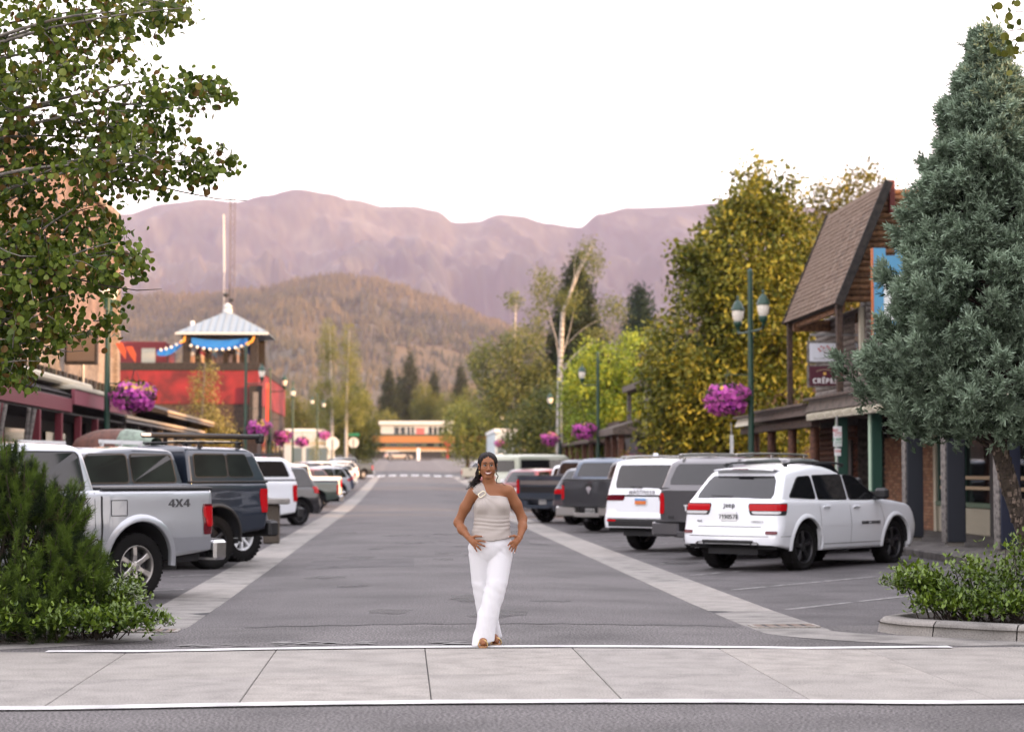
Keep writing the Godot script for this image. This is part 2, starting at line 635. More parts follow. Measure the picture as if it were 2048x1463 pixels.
	for i in 11:
		var t = i / 10.0
		edge.append(Vector2(lerpf(9.4, 12.5, pow(t, 1.6)), lerpf(-33.0, -25.0, t)))
	for i in 10:
		var a = edge[i]
		var b = edge[i + 1]
		var far_a = on(14.0, a.y, 0.17)
		var far_b = on(14.0, b.y, 0.17)
		mb.quad(on(a.x, a.y, -0.03), on(b.x, b.y, -0.03), on(b.x, b.y, 0.14), on(a.x, a.y, 0.14))
		mb.quad(on(a.x, a.y, 0.14), on(b.x, b.y, 0.14), on(b.x + 0.03, b.y, 0.152), on(a.x + 0.03, a.y, 0.152))
		mb.quad(on(a.x + 0.03, a.y, 0.152), on(b.x + 0.03, b.y, 0.152), far_b, far_a)
	setting("pavement", mb, M.pavement)
	mb = MB.new()
	sheet(mb, zlist(-20.6, -33.0, 3.0), K.call(9.4), K.call(14.5), 4, 0.0)
	sheet(mb, zlist(-20.6, -26.0, 3.0), K.call(-14), K.call(-8.1), 4, 0.0)
	setting("parking_strip", mb, M.asphalt_park)
	beds()

func bed_curve(pts: Array) -> Array:
	var c = Curve2D.new()
	for i in pts.size():
		var t = (pts[mini(i + 1, pts.size() - 1)] - pts[maxi(i - 1, 0)]) * 0.22
		c.add_point(pts[i], -t, t)
	return Array(c.tessellate_even_length(4, 0.22))

func beds():
	# two planting beds with kerbs at the corners
	var defs = [
		["left", [Vector2(-12, -18.3), Vector2(-6, -18.35), Vector2(-3.9, -18.6), Vector2(-2.9, -19.2), Vector2(-3.0, -19.9), Vector2(-4.2, -21.2), Vector2(-6.5, -23.2), Vector2(-12, -24.5)]],
		["right", [Vector2(13, -17.6), Vector2(7.6, -17.7), Vector2(6.0, -18.15), Vector2(5.15, -18.85), Vector2(4.75, -19.5), Vector2(4.9, -20.1), Vector2(5.7, -20.8), Vector2(8.2, -22.6), Vector2(13, -23.5)]],
	]
	for d in defs:
		var line = bed_curve(d[1])
		if d[0] == "left": line.reverse()
		var t = thing("planting_bed", "concrete kerbed planting bed at the %s street corner" % d[0], "planting bed")
		var N = line.size()
		var kh = 0.3 if d[0] == "left" else 1.0
		var whole = PackedVector2Array(line)
		# kerb lengths, each a piece with a joint between
		var k = 0
		while k < N - 1:
			var e = mini(k + 7, N - 1)
			var mb = MB.new()
			var rows = []
			for i in range(k, e + 1):
				var p = line[i]
				var tn = (line[mini(i + 1, N - 1)] - line[maxi(i - 1, 0)]).normalized()
				var inn = Vector2(tn.y, -tn.x)
				if not Geometry2D.is_point_in_polygon(p + inn * 0.06, whole): inn = -inn
				var s = 0.006 if i == k or i == e else 0.0
				var q = p + tn * (s if i == k else -s)
				rows.append([on(q.x, q.y, -0.02), on(q.x + inn.x * 0.03, q.y + inn.y * 0.03, 0.115 * kh), on(q.x + inn.x * 0.07, q.y + inn.y * 0.07, 0.148 * kh), on(q.x + inn.x * 0.22, q.y + inn.y * 0.22, 0.152 * kh), on(q.x + inn.x * 0.24, q.y + inn.y * 0.24, 0.0)])
			mb.grid(rows)
			part("kerb_stone", mb, [M.gutter, M.concrete_b][k % 2], t)
			k = e
		var pts = PackedVector2Array()
		for p in line: pts.append(p)
		var mb2 = MB.new()
		mb2.poly(pts, func(p): return on(p.x, p.y, 0.10 * kh))
		part("soil", mb2, M.earth, t)

# ---- hills ------------------------------------------------------------------
func terrain(called: String, ridge: Array, dr: float, front: float, steep: float, rough: float, cols: int, rowsn: int, x0: float, x1: float, color: Callable, fn: FastNoiseLite):
	var mb = MB.new()
	var rows = []
	var cl = []
	for i in rowsn + 1:
		var t = float(i) / rowsn
		var d = lerpf(dr * 1.12, front, t)
		var row = []
		for j in cols + 1:
			var x = lerpf(x0, x1, float(j) / cols)
			row.append(Vector3(x, hill_h(ridge, dr, front, steep, rough, x, d, fn), -d))
		rows.append(row)
	mb.grid(rows)
	mb.c.resize(mb.v.size())
	for i in mb.v.size(): mb.c[i] = color.call(mb.v[i], mb.n[i])
	var m = mat(Color.WHITE, 0.95)
	m.vertex_color_use_as_albedo = true
	m.albedo_texture = M.grain
	m.uv1_triplanar = true
	m.uv1_world_triplanar = true
	m.uv1_scale = Vector3.ONE * (30.0 / dr)
	return setting(called, mb, m)

func hill_h(ridge: Array, dr: float, front: float, steep: float, rough: float, x: float, d: float, fn: FastNoiseLite) -> float:
	var top = stab(ridge, x * dr / d if d > dr else x)
	var h: float
	if d >= dr: h = top * (1.0 - (d - dr) / dr * 2.0)
	else:
		var t = (dr - d) / (dr - front)
		h = top * pow(1.0 - t, steep)
	var far = clampf(absf(d - dr) / (dr - front) * 3.0, 0.0, 1.0)
	var k = 1.0 - absf(fn.get_noise_2d(x * 0.7 + d * 0.25, d * 0.35)) * 2.2
	h += rough * 0.34 * far * clampf(h / 300.0, 0.0, 1.0) * (-absf(fn.get_noise_2d(x * 2.6 + 900.0, d * 1.3)) * 2.0)
	return h + rough * (0.015 + far) * (k - 1.0) * clampf(h / 300.0, 0.0, 1.0) + rough * 0.012 * fn.get_noise_2d(x * 7.0, d * 3.0)

func hills():
	var fn = FastNoiseLite.new()
	fn.seed = 11
	fn.frequency = 0.0011
	fn.fractal_octaves = 6
	var r = []
	for p in [[-600, 520], [-200, 480], [0, 460], [150, 440], [250, 426], [330, 406], [400, 397], [470, 402], [530, 388], [590, 375], [650, 382], [700, 395], [770, 409], [830, 407], [870, 415], [910, 441], [950, 438], [1000, 421], [1040, 424], [1100, 440], [1160, 447], [1200, 421], [1260, 408], [1340, 402], [1420, 395], [1500, 392], [1650, 402], [1900, 430], [2300, 470], [2700, 520]]:
		r.append([2.0 * (p[0] - 805), 2.0 * (943 - p[1]) + 2.0])
	var shade = FastNoiseLite.new()
	shade.seed = 4
	shade.frequency = 0.0022
	shade.fractal_octaves = 4
	# cleared ski runs: lines on the slope (x, height) and their half width
	var runs = [[[Vector2(-560, 1040), Vector2(-430, 900), Vector2(-300, 800)], 16.0], [[Vector2(-230, 1090), Vector2(-150, 960), Vector2(-30, 930)], 13.0], [[Vector2(-950, 960), Vector2(-860, 820), Vector2(-640, 700), Vector2(-500, 640)], 30.0], [[Vector2(-1060, 860), Vector2(-1000, 720), Vector2(-760, 640)], 26.0], [[Vector2(-220, 980), Vector2(60, 900), Vector2(150, 820)], 14.0], [[Vector2(410, 880), Vector2(415, 850)], 26.0], [[Vector2(-700, 880), Vector2(-560, 760), Vector2(-520, 690)], 15.0], [[Vector2(860, 1010), Vector2(960, 960), Vector2(1010, 930)], 22.0], [[Vector2(300, 960), Vector2(210, 880), Vector2(250, 800)], 10.0]]
	terrain("mountain", r, 8000.0, 4200.0, 0.92, 320.0, 560, 110, -3600, 4200, func(p, nn):
		var a = shade.get_noise_2d(p.x + p.y * 0.5, p.y * 2.4)
		var b = shade.get_noise_2d(p.x * 0.5 + 700, p.z * 0.4)
		var k = smoothstep(0.20, 0.45, a) * 0.25
		for run in runs: k = maxf(k, 0.26 * smoothstep(1.5, 0.3, poly_line(run[0], Vector2(p.x, p.y)) / run[1]))
		return Color(0.018, 0.028, 0.020).lerp(Color(0.075, 0.07, 0.042), clampf(0.38 + b * 1.3 + (p.y - 800.0) / 900.0, 0, 1)).lerp(Color(0.20, 0.18, 0.12), k) * rng.randf_range(0.55, 1.4), fn)
	var r2 = []
	for p in [[-700, 690], [-300, 660], [0, 628], [150, 612], [250, 600], [330, 593], [430, 590], [520, 580], [600, 560], [680, 552], [740, 559], [800, 573], [860, 592], [920, 614], [980, 640], [1040, 662], [1100, 668], [1180, 662], [1240, 647], [1300, 636], [1400, 640], [1600, 660], [2000, 690], [2600, 720]]:
		r2.append([0.8 * (p[0] - 805), 0.8 * (943 - p[1])])
	var fn2 = FastNoiseLite.new()
	fn2.seed = 21
	fn2.frequency = 0.0028
	fn2.fractal_octaves = 3
	terrain("forest_hill", r2, 3200.0, 1500.0, 0.80, 90.0, 200, 60, -1300, 1500, func(p, nn):
		var a = shade.get_noise_2d(p.x * 2.0, p.z)
		return Color(0.06, 0.055, 0.028).lerp(Color(0.15, 0.11, 0.055), clampf(0.35 + a, 0, 1)), fn2)
	# the trees of that hill, past counting
	var mb = MB.new()
	for tier in [[0.0, 0.62, 0.24], [0.35, 1.0, 0.16]]:
		for j in 5:
			var a = TAU * j / 5
			var b = TAU * (j + 1) / 5
			mb.tri(Vector3(cos(a) * tier[2], tier[0], sin(a) * tier[2]), Vector3(cos(b) * tier[2], tier[0], sin(b) * tier[2]), Vector3(0, tier[1], 0))
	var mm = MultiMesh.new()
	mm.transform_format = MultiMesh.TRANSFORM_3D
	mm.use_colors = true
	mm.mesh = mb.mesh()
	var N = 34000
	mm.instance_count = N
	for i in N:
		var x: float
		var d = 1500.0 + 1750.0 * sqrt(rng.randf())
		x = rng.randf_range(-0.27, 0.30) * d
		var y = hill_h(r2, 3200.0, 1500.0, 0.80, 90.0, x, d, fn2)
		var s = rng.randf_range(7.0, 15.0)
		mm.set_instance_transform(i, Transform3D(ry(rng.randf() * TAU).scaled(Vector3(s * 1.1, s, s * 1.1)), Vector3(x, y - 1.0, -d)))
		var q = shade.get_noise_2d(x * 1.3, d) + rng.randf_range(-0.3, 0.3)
		mm.set_instance_color(i, Color(0.045, 0.05, 0.026).lerp(Color(0.115, 0.09, 0.046), clampf(0.4 + q, 0, 1)))  # brown end of the range puts warm sunlight into the tree colour
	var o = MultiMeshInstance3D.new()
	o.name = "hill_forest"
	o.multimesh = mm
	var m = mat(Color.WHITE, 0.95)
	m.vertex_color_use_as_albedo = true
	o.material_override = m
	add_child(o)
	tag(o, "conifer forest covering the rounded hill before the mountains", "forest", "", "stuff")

func poly_line(pts: Array, p: Vector2) -> float:
	var d = 1e6
	for i in pts.size() - 1: d = minf(d, p.distance_to(Geometry2D.get_closest_point_to_segment(p, pts[i], pts[i + 1])))
	return d

# ---- vehicles: x forward from the rear axle, z to the right -------------------
func s_col(S: Dictionary, k: int, f: float) -> Vector2:
	var hw = tab(S.hw, f)
	var x0 = tab(S.xr, f)
	var x1 = tab(S.xf, f)
	var rr = minf(S.rr, hw * 0.6)
	var rf = minf(S.rf, hw * 0.6)
	var br = S.bowr * pow((hw - rr) / hw, 2)
	var bf = S.bowf * pow((hw - rf) / hw, 2)
	var nx = S.xs.size()
	if k < 4:
		var z = (hw - rr) * k / 4.0
		return Vector2(x0 + S.bowr * pow(z / hw, 2), z)
	if k < 10:
		var a = (k - 4) / 5.0 * PI / 2
		return Vector2(x0 + br + rr * (1.0 - cos(a)), hw - rr + rr * sin(a))
	if k < 10 + nx:
		var a0 = tab(S.xr, 0.0) + br + rr
		var a1 = tab(S.xf, 0.0) - bf - rf
		var t = (S.xs[k - 10] - a0) / (a1 - a0)
		return Vector2(lerpf(x0 + br + rr, x1 - bf - rf, t), hw - S.get("taper", 0.0) * pow(maxf(t - 0.75, 0.0) * 4.0, 2))
	var tp = S.get("taper", 0.0)
	if k < 16 + nx:
		var a = (k - 10 - nx) / 5.0 * PI / 2
		return Vector2(x1 - bf - rf * (1.0 - sin(a)), hw - tp - rf + rf * cos(a))
	var z = (hw - tp - rf) * (3 - (k - 16 - nx)) / 4.0
	return Vector2(x1 - S.bowf * pow(z / hw, 2), z)

func s_base(S: Dictionary, x: float) -> float:
	var y = tab(S.base, x)
	for a in S.get("arch", []):
		if absf(x - a[0]) < a[2]: y = maxf(y, a[1] + sqrt(a[2] * a[2] - pow(x - a[0], 2)))
	return y

func s_prepare(S: Dictionary):
	var hw = tab(S.hw, 0.0)
	var a0 = tab(S.xr, 0.0) + S.bowr * pow((hw - S.rr) / hw, 2) + S.rr
	var a1 = tab(S.xf, 0.0) - S.bowf * pow((hw - S.rf) / hw, 2) - S.rf
	var xs = [a0, a1]
	for i in range(1, 20): xs.append(lerpf(a0, a1, i / 20.0))
	for a in S.get("arch", []):
		xs = xs.filter(func(x): return absf(x - a[0]) > a[2] * 1.03)
		for i in 17: xs.append(a[0] + a[2] * cos(PI * i / 16.0))
		xs.append(a[0] + a[2] * 1.004)
		xs.append(a[0] - a[2] * 1.004)
	xs.sort()
	S.xs = xs.filter(func(x): return x >= a0 - 1e-4 and x <= a1 + 1e-4)
	S.n = 20 + S.xs.size()

func s_f(S: Dictionary, x: float, y: float) -> float: return clampf((y - S.y0) / (tab(S.top, x) - S.y0), 0.0, 1.0)

func s_loft(mb: MB, S: Dictionary, gs: Array, crown: float):
	s_prepare(S)
	var K = S.n
	var X = []
	for k in K: X.append(s_col(S, k, 0.0).x)
	var half = []
	for gi in gs.size() + 5:
		var row = []
		for k in K:
			var yb = s_base(S, X[k])
			var yt = tab(S.top, X[k])
			if gi < gs.size():
				var y = lerpf(yb, yt, gs[gi])
				var q = s_col(S, k, clampf((y - S.y0) / (yt - S.y0), 0.0, 1.0))
				row.append(Vector3(q.x, y, q.y))
			else:
				var j = (gi - gs.size() + 1) / 5.0
				var q = s_col(S, k, 1.0)
				row.append(Vector3(q.x, yt + crown * (1.0 - pow(1.0 - j, 2)), q.y * (1.0 - j)))
		half.append(row)
	if S.get("lip", true):
		var row = []
		for k in K:
			var p = half[0][k]
			row.append(Vector3(p.x, p.y, p.z * 0.93))
		half.push_front(row)
	var rows = []
	for r in half:
		var full = r.duplicate()
		for k in range(K - 2, 0, -1): full.append(Vector3(r[k].x, r[k].y, -r[k].z))
		rows.append(full)
	mb.grid(rows, true)

func s_side(S: Dictionary, side: float, x: float, y: float, off: float) -> Vector3:
	return Vector3(x, y, side * (tab(S.hw, s_f(S, x, y)) + off))

func s_end(S: Dictionary, front: bool, p: float, y: float, off: float) -> Vector3:
	# p runs along the outline from the middle of that end, round the corner
	var xe = tab(S.xf if front else S.xr, 0.0)
	var f = s_f(S, xe + (-0.1 if front else 0.1), y)
	var hw = tab(S.hw, f) - (S.get("taper", 0.0) if front else 0.0)
	var x = tab(S.xf if front else S.xr, f)
	var r = S.rf if front else S.rr
	var bow = S.bowf if front else S.bowr
	var sg = -1.0 if front else 1.0
	var a = absf(p)
	var q: Vector3
	var flat = hw - r
	if a <= flat: q = Vector3(x + sg * (bow * pow(a / hw, 2) - off), y, a)
	else:
		var b0 = bow * pow(flat / hw, 2)
		var t = (a - flat) / r
		if t < PI / 2: q = Vector3(x + sg * (b0 + r - (r + off) * cos(t)), y, flat + (r + off) * sin(t))
		else: q = Vector3(x + sg * (b0 + r + (t - PI / 2) * r), y, hw + off)
	if p < 0: q.z = -q.z
	return q

func end_patch(S: Dictionary, front: bool, p0: float, p1: float, y0: float, y1: float, off: float, in_top := 0.0, in_bot := 0.0, nu := 10, deep := 0.02, r := 0.0) -> MB:
	# a panel that lies on that end of the body; in_top and in_bot draw its ends in
	var mb = MB.new()
	var pts = []
	var hh = 5
	var rows = []
	for j in hh + 1:
		var v = float(j) / hh
		var i0 = lerpf(in_bot, in_top, v)
		var c = 0.0
		if r > 0.0:
			var e = minf(v, 1.0 - v) * (y1 - y0)
			if e < r: c = r - sqrt(maxf(r * r - pow(r - e, 2), 0.0))
		var row = []
		for i in nu + 1:
			row.append(s_end(S, front, lerpf(p0 + i0 + c, p1 - i0 - c, float(i) / nu), lerpf(y0, y1, v), off))
		rows.append(row)
	mb.grid(rows)
	var ring = []
	for i in nu + 1: ring.append(rows[0][i])
	for j in range(1, hh + 1): ring.append(rows[j][nu])
	for i in range(nu - 1, -1, -1): ring.append(rows[hh][i])
	for j in range(hh - 1, -1, -1): ring.append(rows[j][0])
	var inner = []
	var dx = (-deep if front else deep)
	for q in ring: inner.append(q + Vector3(dx, 0, -signf(q.z) * 0.004))
	mb.grid([ring, inner])
	return mb

func side_plate(S: Dictionary, side: float, pts: PackedVector2Array, off: float, deep := 0.012) -> MB:
	var mb = MB.new()
	mb.poly(pts, func(p): return s_side(S, side, p.x, p.y, off))
	for i in pts.size():
		var a = pts[i]
		var b = pts[(i + 1) % pts.size()]
		mb.quad(s_side(S, side, a.x, a.y, off), s_side(S, side, b.x, b.y, off), s_side(S, side, b.x, b.y, off - deep), s_side(S, side, a.x, a.y, off - deep))
	return mb

func seam_line(mb: MB, S: Dictionary, side: float, pts: Array, w := 0.004, off := 0.0015):
	for i in pts.size() - 1:
		var a: Vector2 = pts[i]
		var b: Vector2 = pts[i + 1]
		var k = maxi(1, int((b - a).length() / 0.08))
		var nn = (b - a).normalized().orthogonal() * w
		for j in k:
			var p = a.lerp(b, float(j) / k)
			var q = a.lerp(b, float(j + 1) / k)
			mb.quad(s_side(S, side, p.x + nn.x, p.y + nn.y, off), s_side(S, side, q.x + nn.x, q.y + nn.y, off), s_side(S, side, q.x - nn.x, q.y - nn.y, off), s_side(S, side, p.x - nn.x, p.y - nn.y, off))

var wheel_meshes := {}
func wheel_mesh(R: float, w: float, rim: float, style: String) -> Array:
	var key = "%s %s %s %s" % [R, w, rim, style]
	if wheel_meshes.has(key): return wheel_meshes[key]
	var Z = Transform3D(Basis(Vector3.RIGHT, PI / 2), Vector3.ZERO)
	var ty = MB.new()
	var h = w / 2
	ty.lathe([Vector2(rim, -h * 0.8), Vector2(rim + 0.012, -h * 0.95), Vector2((rim + R) / 2, -h * 1.04), Vector2(R - 0.03, -h * 0.98), Vector2(R - 0.008, -h * 0.86), Vector2(R, -h * 0.7), Vector2(R, h * 0.7), Vector2(R - 0.008, h * 0.86), Vector2(R - 0.03, h * 0.98), Vector2((rim + R) / 2, h * 1.04), Vector2(rim + 0.012, h * 0.95), Vector2(rim, h * 0.8)], 40, Z)
	var lugs = 34 if style == "mud" else 56
	var hl = 0.016 if style == "mud" else 0.007
	for i in lugs:
		var a = TAU * i / lugs
		var b = Basis(Vector3.BACK, a)
		for s in [-1, 1]:
			ty.box(b * Vector3(0, R + hl * 0.3, s * h * (0.55 if i % 2 else 0.68)), Vector3(TAU * R / lugs * 0.6, hl, h * 0.5), b)
			if style == "mud": ty.box(b * Vector3(0, R - 0.03, s * h * 1.0), Vector3(TAU * R / lugs * 0.55, 0.07, 0.02), b)
	var ri = MB.new()
	ri.lathe([Vector2(rim * 0.94, -h * 0.8), Vector2(rim * 0.9, -h * 0.2), Vector2(rim * 0.92, h * 0.55), Vector2(rim * 0.97, h * 0.86), Vector2(rim + 0.004, h * 0.9), Vector2(rim + 0.006, h * 0.82)], 32, Z)
	var n = {"six": 6, "five": 5, "ten": 10, "mud": 8, "twin": 5}[style]
	for i in n:
		var a = TAU * i / n + 0.05
		var offs = [-0.11, 0.11] if style == "twin" else [0.0]
		for o in offs:
			var b = Basis(Vector3.BACK, a + o)
			var wi = {"six": 0.062, "five": 0.075, "ten": 0.03, "mud": 0.05, "twin": 0.032}[style]
			# tapered spoke, dished inwards at the hub
			var r0 = rim * 0.14
			var r1 = rim * 0.95
			var z0 = h * 0.62
			var z1 = h * 0.72
			var q = []
			for e in [[r0, z0, wi * 0.62], [(r0 + r1) / 2, h * 0.74, wi * 0.46], [r1, z1, wi * 0.6]]:
				q.append([b * Vector3(-e[2], e[0], e[1] - 0.05), b * Vector3(-e[2], e[0], e[1] - 0.008), b * Vector3(-e[2] * 0.75, e[0], e[1]), b * Vector3(e[2] * 0.75, e[0], e[1]), b * Vector3(e[2], e[0], e[1] - 0.008), b * Vector3(e[2], e[0], e[1] - 0.05)])
			for k in 5:
				for j in 2: ri.quad(q[j][k], q[j + 1][k], q[j + 1][k + 1], q[j][k + 1])
	ri.lathe([Vector2(rim * 0.27, h * 0.42), Vector2(rim * 0.26, h * 0.66), Vector2(rim * 0.2, h * 0.74), Vector2(0.001, h * 0.76)], 18, Z)
	for i in 6:
		var a = TAU * i / 6
		ri.ball(Vector3(cos(a) * rim * 0.22, sin(a) * rim * 0.22, h * 0.73), Vector3(0.011, 0.011, 0.012), 6, 4)
	var br = MB.new()
	br.lathe([Vector2(rim * 0.9, -h * 0.3), Vector2(rim * 0.86, h * 0.12), Vector2(rim * 0.72, h * 0.2), Vector2(0.01, h * 0.22)], 24, Z)
	wheel_meshes[key] = [ty.mesh(), ri.mesh(), br.mesh()]
	return wheel_meshes[key]

func add_wheel(t: Node3D, p: Vector3, side: int, R: float, w: float, rim: float, style: String, m):
	var o = Node3D.new()
	o.name = "wheel"
	t.add_child(o, true)
	o.position = p
	o.rotation.y = 0.0 if side > 0 else PI
	var q = wheel_mesh(R, w, rim, style)
	part("tyre", q[0], M.rubber, o)
	part("rim", q[1], m, o)
	part("brake_disc", q[2], M.dark, o)

const GS := [0.0, 0.06, 0.16, 0.28, 0.42, 0.56, 0.70, 0.82, 0.90, 0.95, 0.98, 1.0]

func make_vehicle(c: Dictionary, called: String, label: String, cat: String, at: Vector3, turn: float, group: String) -> Node3D:
	var t = thing(called, label, cat, at, turn, group)
	var P = c.paint
	var B = c.body
	var mb = MB.new()
	s_loft(mb, B, GS, c.get("crown", 0.03))
	part("body", mb, P, t)
	var wb = c.wb
	var R = c.R
	# dark insides: wheel wells and underbody
	mb = MB.new()
	for a in B.arch:
		for side in [-1, 1]:
			var rows = []
			var z0 = side * (tab(B.hw, 0.2) - 0.02)
			var z1 = side * (tab(B.hw, 0.2) - 0.42)
			for i in 17:
				var q = PI * i / 16.0
				var x = a[0] + (a[2] + 0.004) * cos(q)
				var y = a[1] + (a[2] + 0.004) * sin(q)
				rows.append([Vector3(x, y, z0), Vector3(x, y, z1), Vector3(a[0], a[1], z1)])
			mb.grid(rows)
	var x0 = tab(B.xr, 0.0) + 0.12
	var x1 = tab(B.xf, 0.0) - 0.12
	var hw0 = tab(B.hw, 0.0)
	var ar = B.arch[0][2] + 0.02
	var sill = tab(B.base, wb * 0.5)
	mb.box(Vector3((x0 + x1) / 2, sill + 0.10, 0), Vector3(x1 - x0, 0.3, 2 * hw0 - 0.86))
	for seg in [[x0, -ar], [ar, wb - ar], [wb + ar, x1]]:
		if seg[1] > seg[0] + 0.05: mb.box(Vector3((seg[0] + seg[1]) / 2, sill + 0.14, 0), Vector3(seg[1] - seg[0], 0.2, 2 * hw0 - 0.14))
	for x in [0.0, wb]:
		mb.tube([Vector3(x, R, -hw0 + 0.2), Vector3(x, R, hw0 - 0.2)], [0.045], 8)
	mb.ball(Vector3(0, R - 0.02, 0.1), Vector3(0.14, 0.13, 0.14), 8, 6)
	part("underbody", mb, M.dark, t)
	for x in [0.0, wb]:
		for side in [-1, 1]:
			add_wheel(t, Vector3(x, R, side * (hw0 - c.tw * 0.5 - c.get("inset", 0.02))), side, R, c.tw, c.rim, c.style, c.rim_mat)
	if c.has("flare"):
		# wheel arch lips
		for a in B.arch:
			for side in [-1, 1]:
				mb = MB.new()
				var rows = []
				for i in 19:
					var q = lerpf(-0.12, PI + 0.12, i / 18.0)
					var r1 = a[2] + 0.01
					var r2 = a[2] + c.flare
					var pa = Vector2(a[0] + (r1 - 0.015) * cos(q), a[1] + (r1 - 0.015) * sin(q))
					var pb = Vector2(a[0] + r1 * cos(q), a[1] + r1 * sin(q))
					var pm = Vector2(a[0] + (r1 + r2) / 2 * cos(q), a[1] + (r1 + r2) / 2 * sin(q))
					var pc = Vector2(a[0] + r2 * cos(q), a[1] + r2 * sin(q))
					rows.append([s_side(B, side, pa.x, pa.y, -0.03), s_side(B, side, pa.x, pa.y, 0.018), s_side(B, side, pb.x, pb.y, 0.026), s_side(B, side, pm.x, pm.y, 0.022), s_side(B, side, pc.x, pc.y, 0.002)])
				mb.grid(rows)
				part("wheel_arch", mb, c.get("flare_mat", P), t)
	for C in c.cabs:
		mb = MB.new()
		s_loft(mb, C.shape, [0.0, 0.12, 0.3, 0.5, 0.7, 0.84, 0.92, 0.97, 1.0], C.get("crown", 0.05))
		part(C.get("name", "cabin"), mb, C.get("mat", P), t)
		for w in C.get("windows", []):
			for side in [-1, 1]:
				if w.has("trim"): part("window_trim", side_plate(C.shape, side, rounded(w.trim, w.get("r", 0.04) * 1.3), 0.004), w.get("tm", M.black), t)
				part("side_window", side_plate(C.shape, side, rounded(w.pts, w.get("r", 0.04)), 0.009), M.glass, t)
		for e in C.get("ends", []):
			# [name, front, half width, y0, y1, narrower at the top by, material, offset]
			part(e[0], end_patch(C.shape, e[1], -e[2], e[2], e[3], e[4], e[7] if e.size() > 7 else 0.006, e[5], 0.0, 14, 0.015, 0.04), e[6], t)
	for p in c.get("plates", []):
		# [name, material, points, offset, sides]
		for side in p[4] if p.size() > 4 else [-1, 1]:
			part(p[0], side_plate(B, side, rounded(p[2], p[5] if p.size() > 5 else 0.02), p[3]), p[1], t)
	for p in c.get("patches", []):
		# [name, material, front, p0, p1, y0, y1, offset, in_top, in_bot, both]
		var two = p.size() > 10 and p[10]
		part(p[0], end_patch(B, p[2], p[3], p[4], p[5], p[6], p[7], p[8] if p.size() > 8 else 0.0, p[9] if p.size() > 9 else 0.0, 10, 0.03, 0.02), p[1], t)
		if two: part(p[0], end_patch(B, p[2], -p[4], -p[3], p[5], p[6], p[7], p[8], p[9], 10, 0.03, 0.02), p[1], t)
	if c.has("seams"):
		mb = MB.new()
		for s in c.seams:
			for side in [-1, 1]: seam_line(mb, B, side, s, 0.004)
		part("door_seam", mb, M.dark, t)
	for h in c.get("handles", []):
		for side in [-1, 1]:
			mb = MB.new()
			var q = s_side(B, side, h[0], h[1], 0.022)
			mb.box(q, Vector3(0.2, 0.035, 0.022), Basis.IDENTITY, 0.01)
			for dx in [-0.075, 0.075]: mb.box(q + Vector3(dx, 0, -side * 0.015), Vector3(0.03, 0.03, 0.03))
			part("door_handle", mb, c.get("handle_mat", P), t)
	if c.has("mirror"):
		for side in [-1, 1]:
			mb = MB.new()
			var q = Vector3(c.mirror[0], c.mirror[1], side * (tab(B.hw, 1.0) + 0.16))
			mb.box(q, Vector3(0.13, 0.19, 0.24), Basis(Vector3.UP, side * 0.12), 0.045)
			mb.box(q + Vector3(0.02, -0.08, -side * 0.14), Vector3(0.08, 0.05, 0.16), Basis.IDENTITY, 0.015)
			part("side_mirror", mb, c.get("mirror_mat", M.black), t)
	if c.has("plate"):
		mb = MB.new()
		var q = s_end(B, false, 0.0, c.plate[0], 0.012)
		mb.box(q + Vector3(0, 0, c.plate[2] if c.plate.size() > 2 else 0.0), Vector3(0.014, 0.155, 0.305), Basis.IDENTITY, 0.004)
		var pl = part("licence_plate", mb, M.white_plastic, t)
		if c.plate[1]:
			letters(c.plate[1], 0.07, M.black, pl, Transform3D(Basis(Vector3.UP, -PI / 2), q + Vector3(-0.009, -0.01, c.plate[2] if c.plate.size() > 2 else 0.0)), "lettering")
	if c.has("rails"):
		for side in [-1, 1]:
			mb = MB.new()
			var pts = []
			for i in 9:
				var u = i / 8.0
				pts.append(Vector3(lerpf(c.rails[0], c.rails[1], u), c.rails[2] + c.rails[3] * (1.0 - pow(absf(u * 2 - 1), 4.0)) , side * c.rails[4]))
			mb.tube(pts, [0.02], 6)
			for u in [0.04, 0.5, 0.96]: mb.box(Vector3(lerpf(c.rails[0], c.rails[1], u), c.rails[2] - 0.005, side * c.rails[4]), Vector3(0.09, 0.07, 0.035), Basis.IDENTITY, 0.01)
			part("roof_rail", mb, c.get("rail_mat", M.black), t)
	return t

func win(a: Array, grow := 0.025, r := 0.05) -> Dictionary:
	var ctr = Vector2.ZERO
	for p in a: ctr += p / a.size()
	var poly = Geometry2D.offset_polygon(PackedVector2Array(a), grow, Geometry2D.JOIN_MITER)
	return {"pts": a, "trim": Array(poly[0]), "r": r}

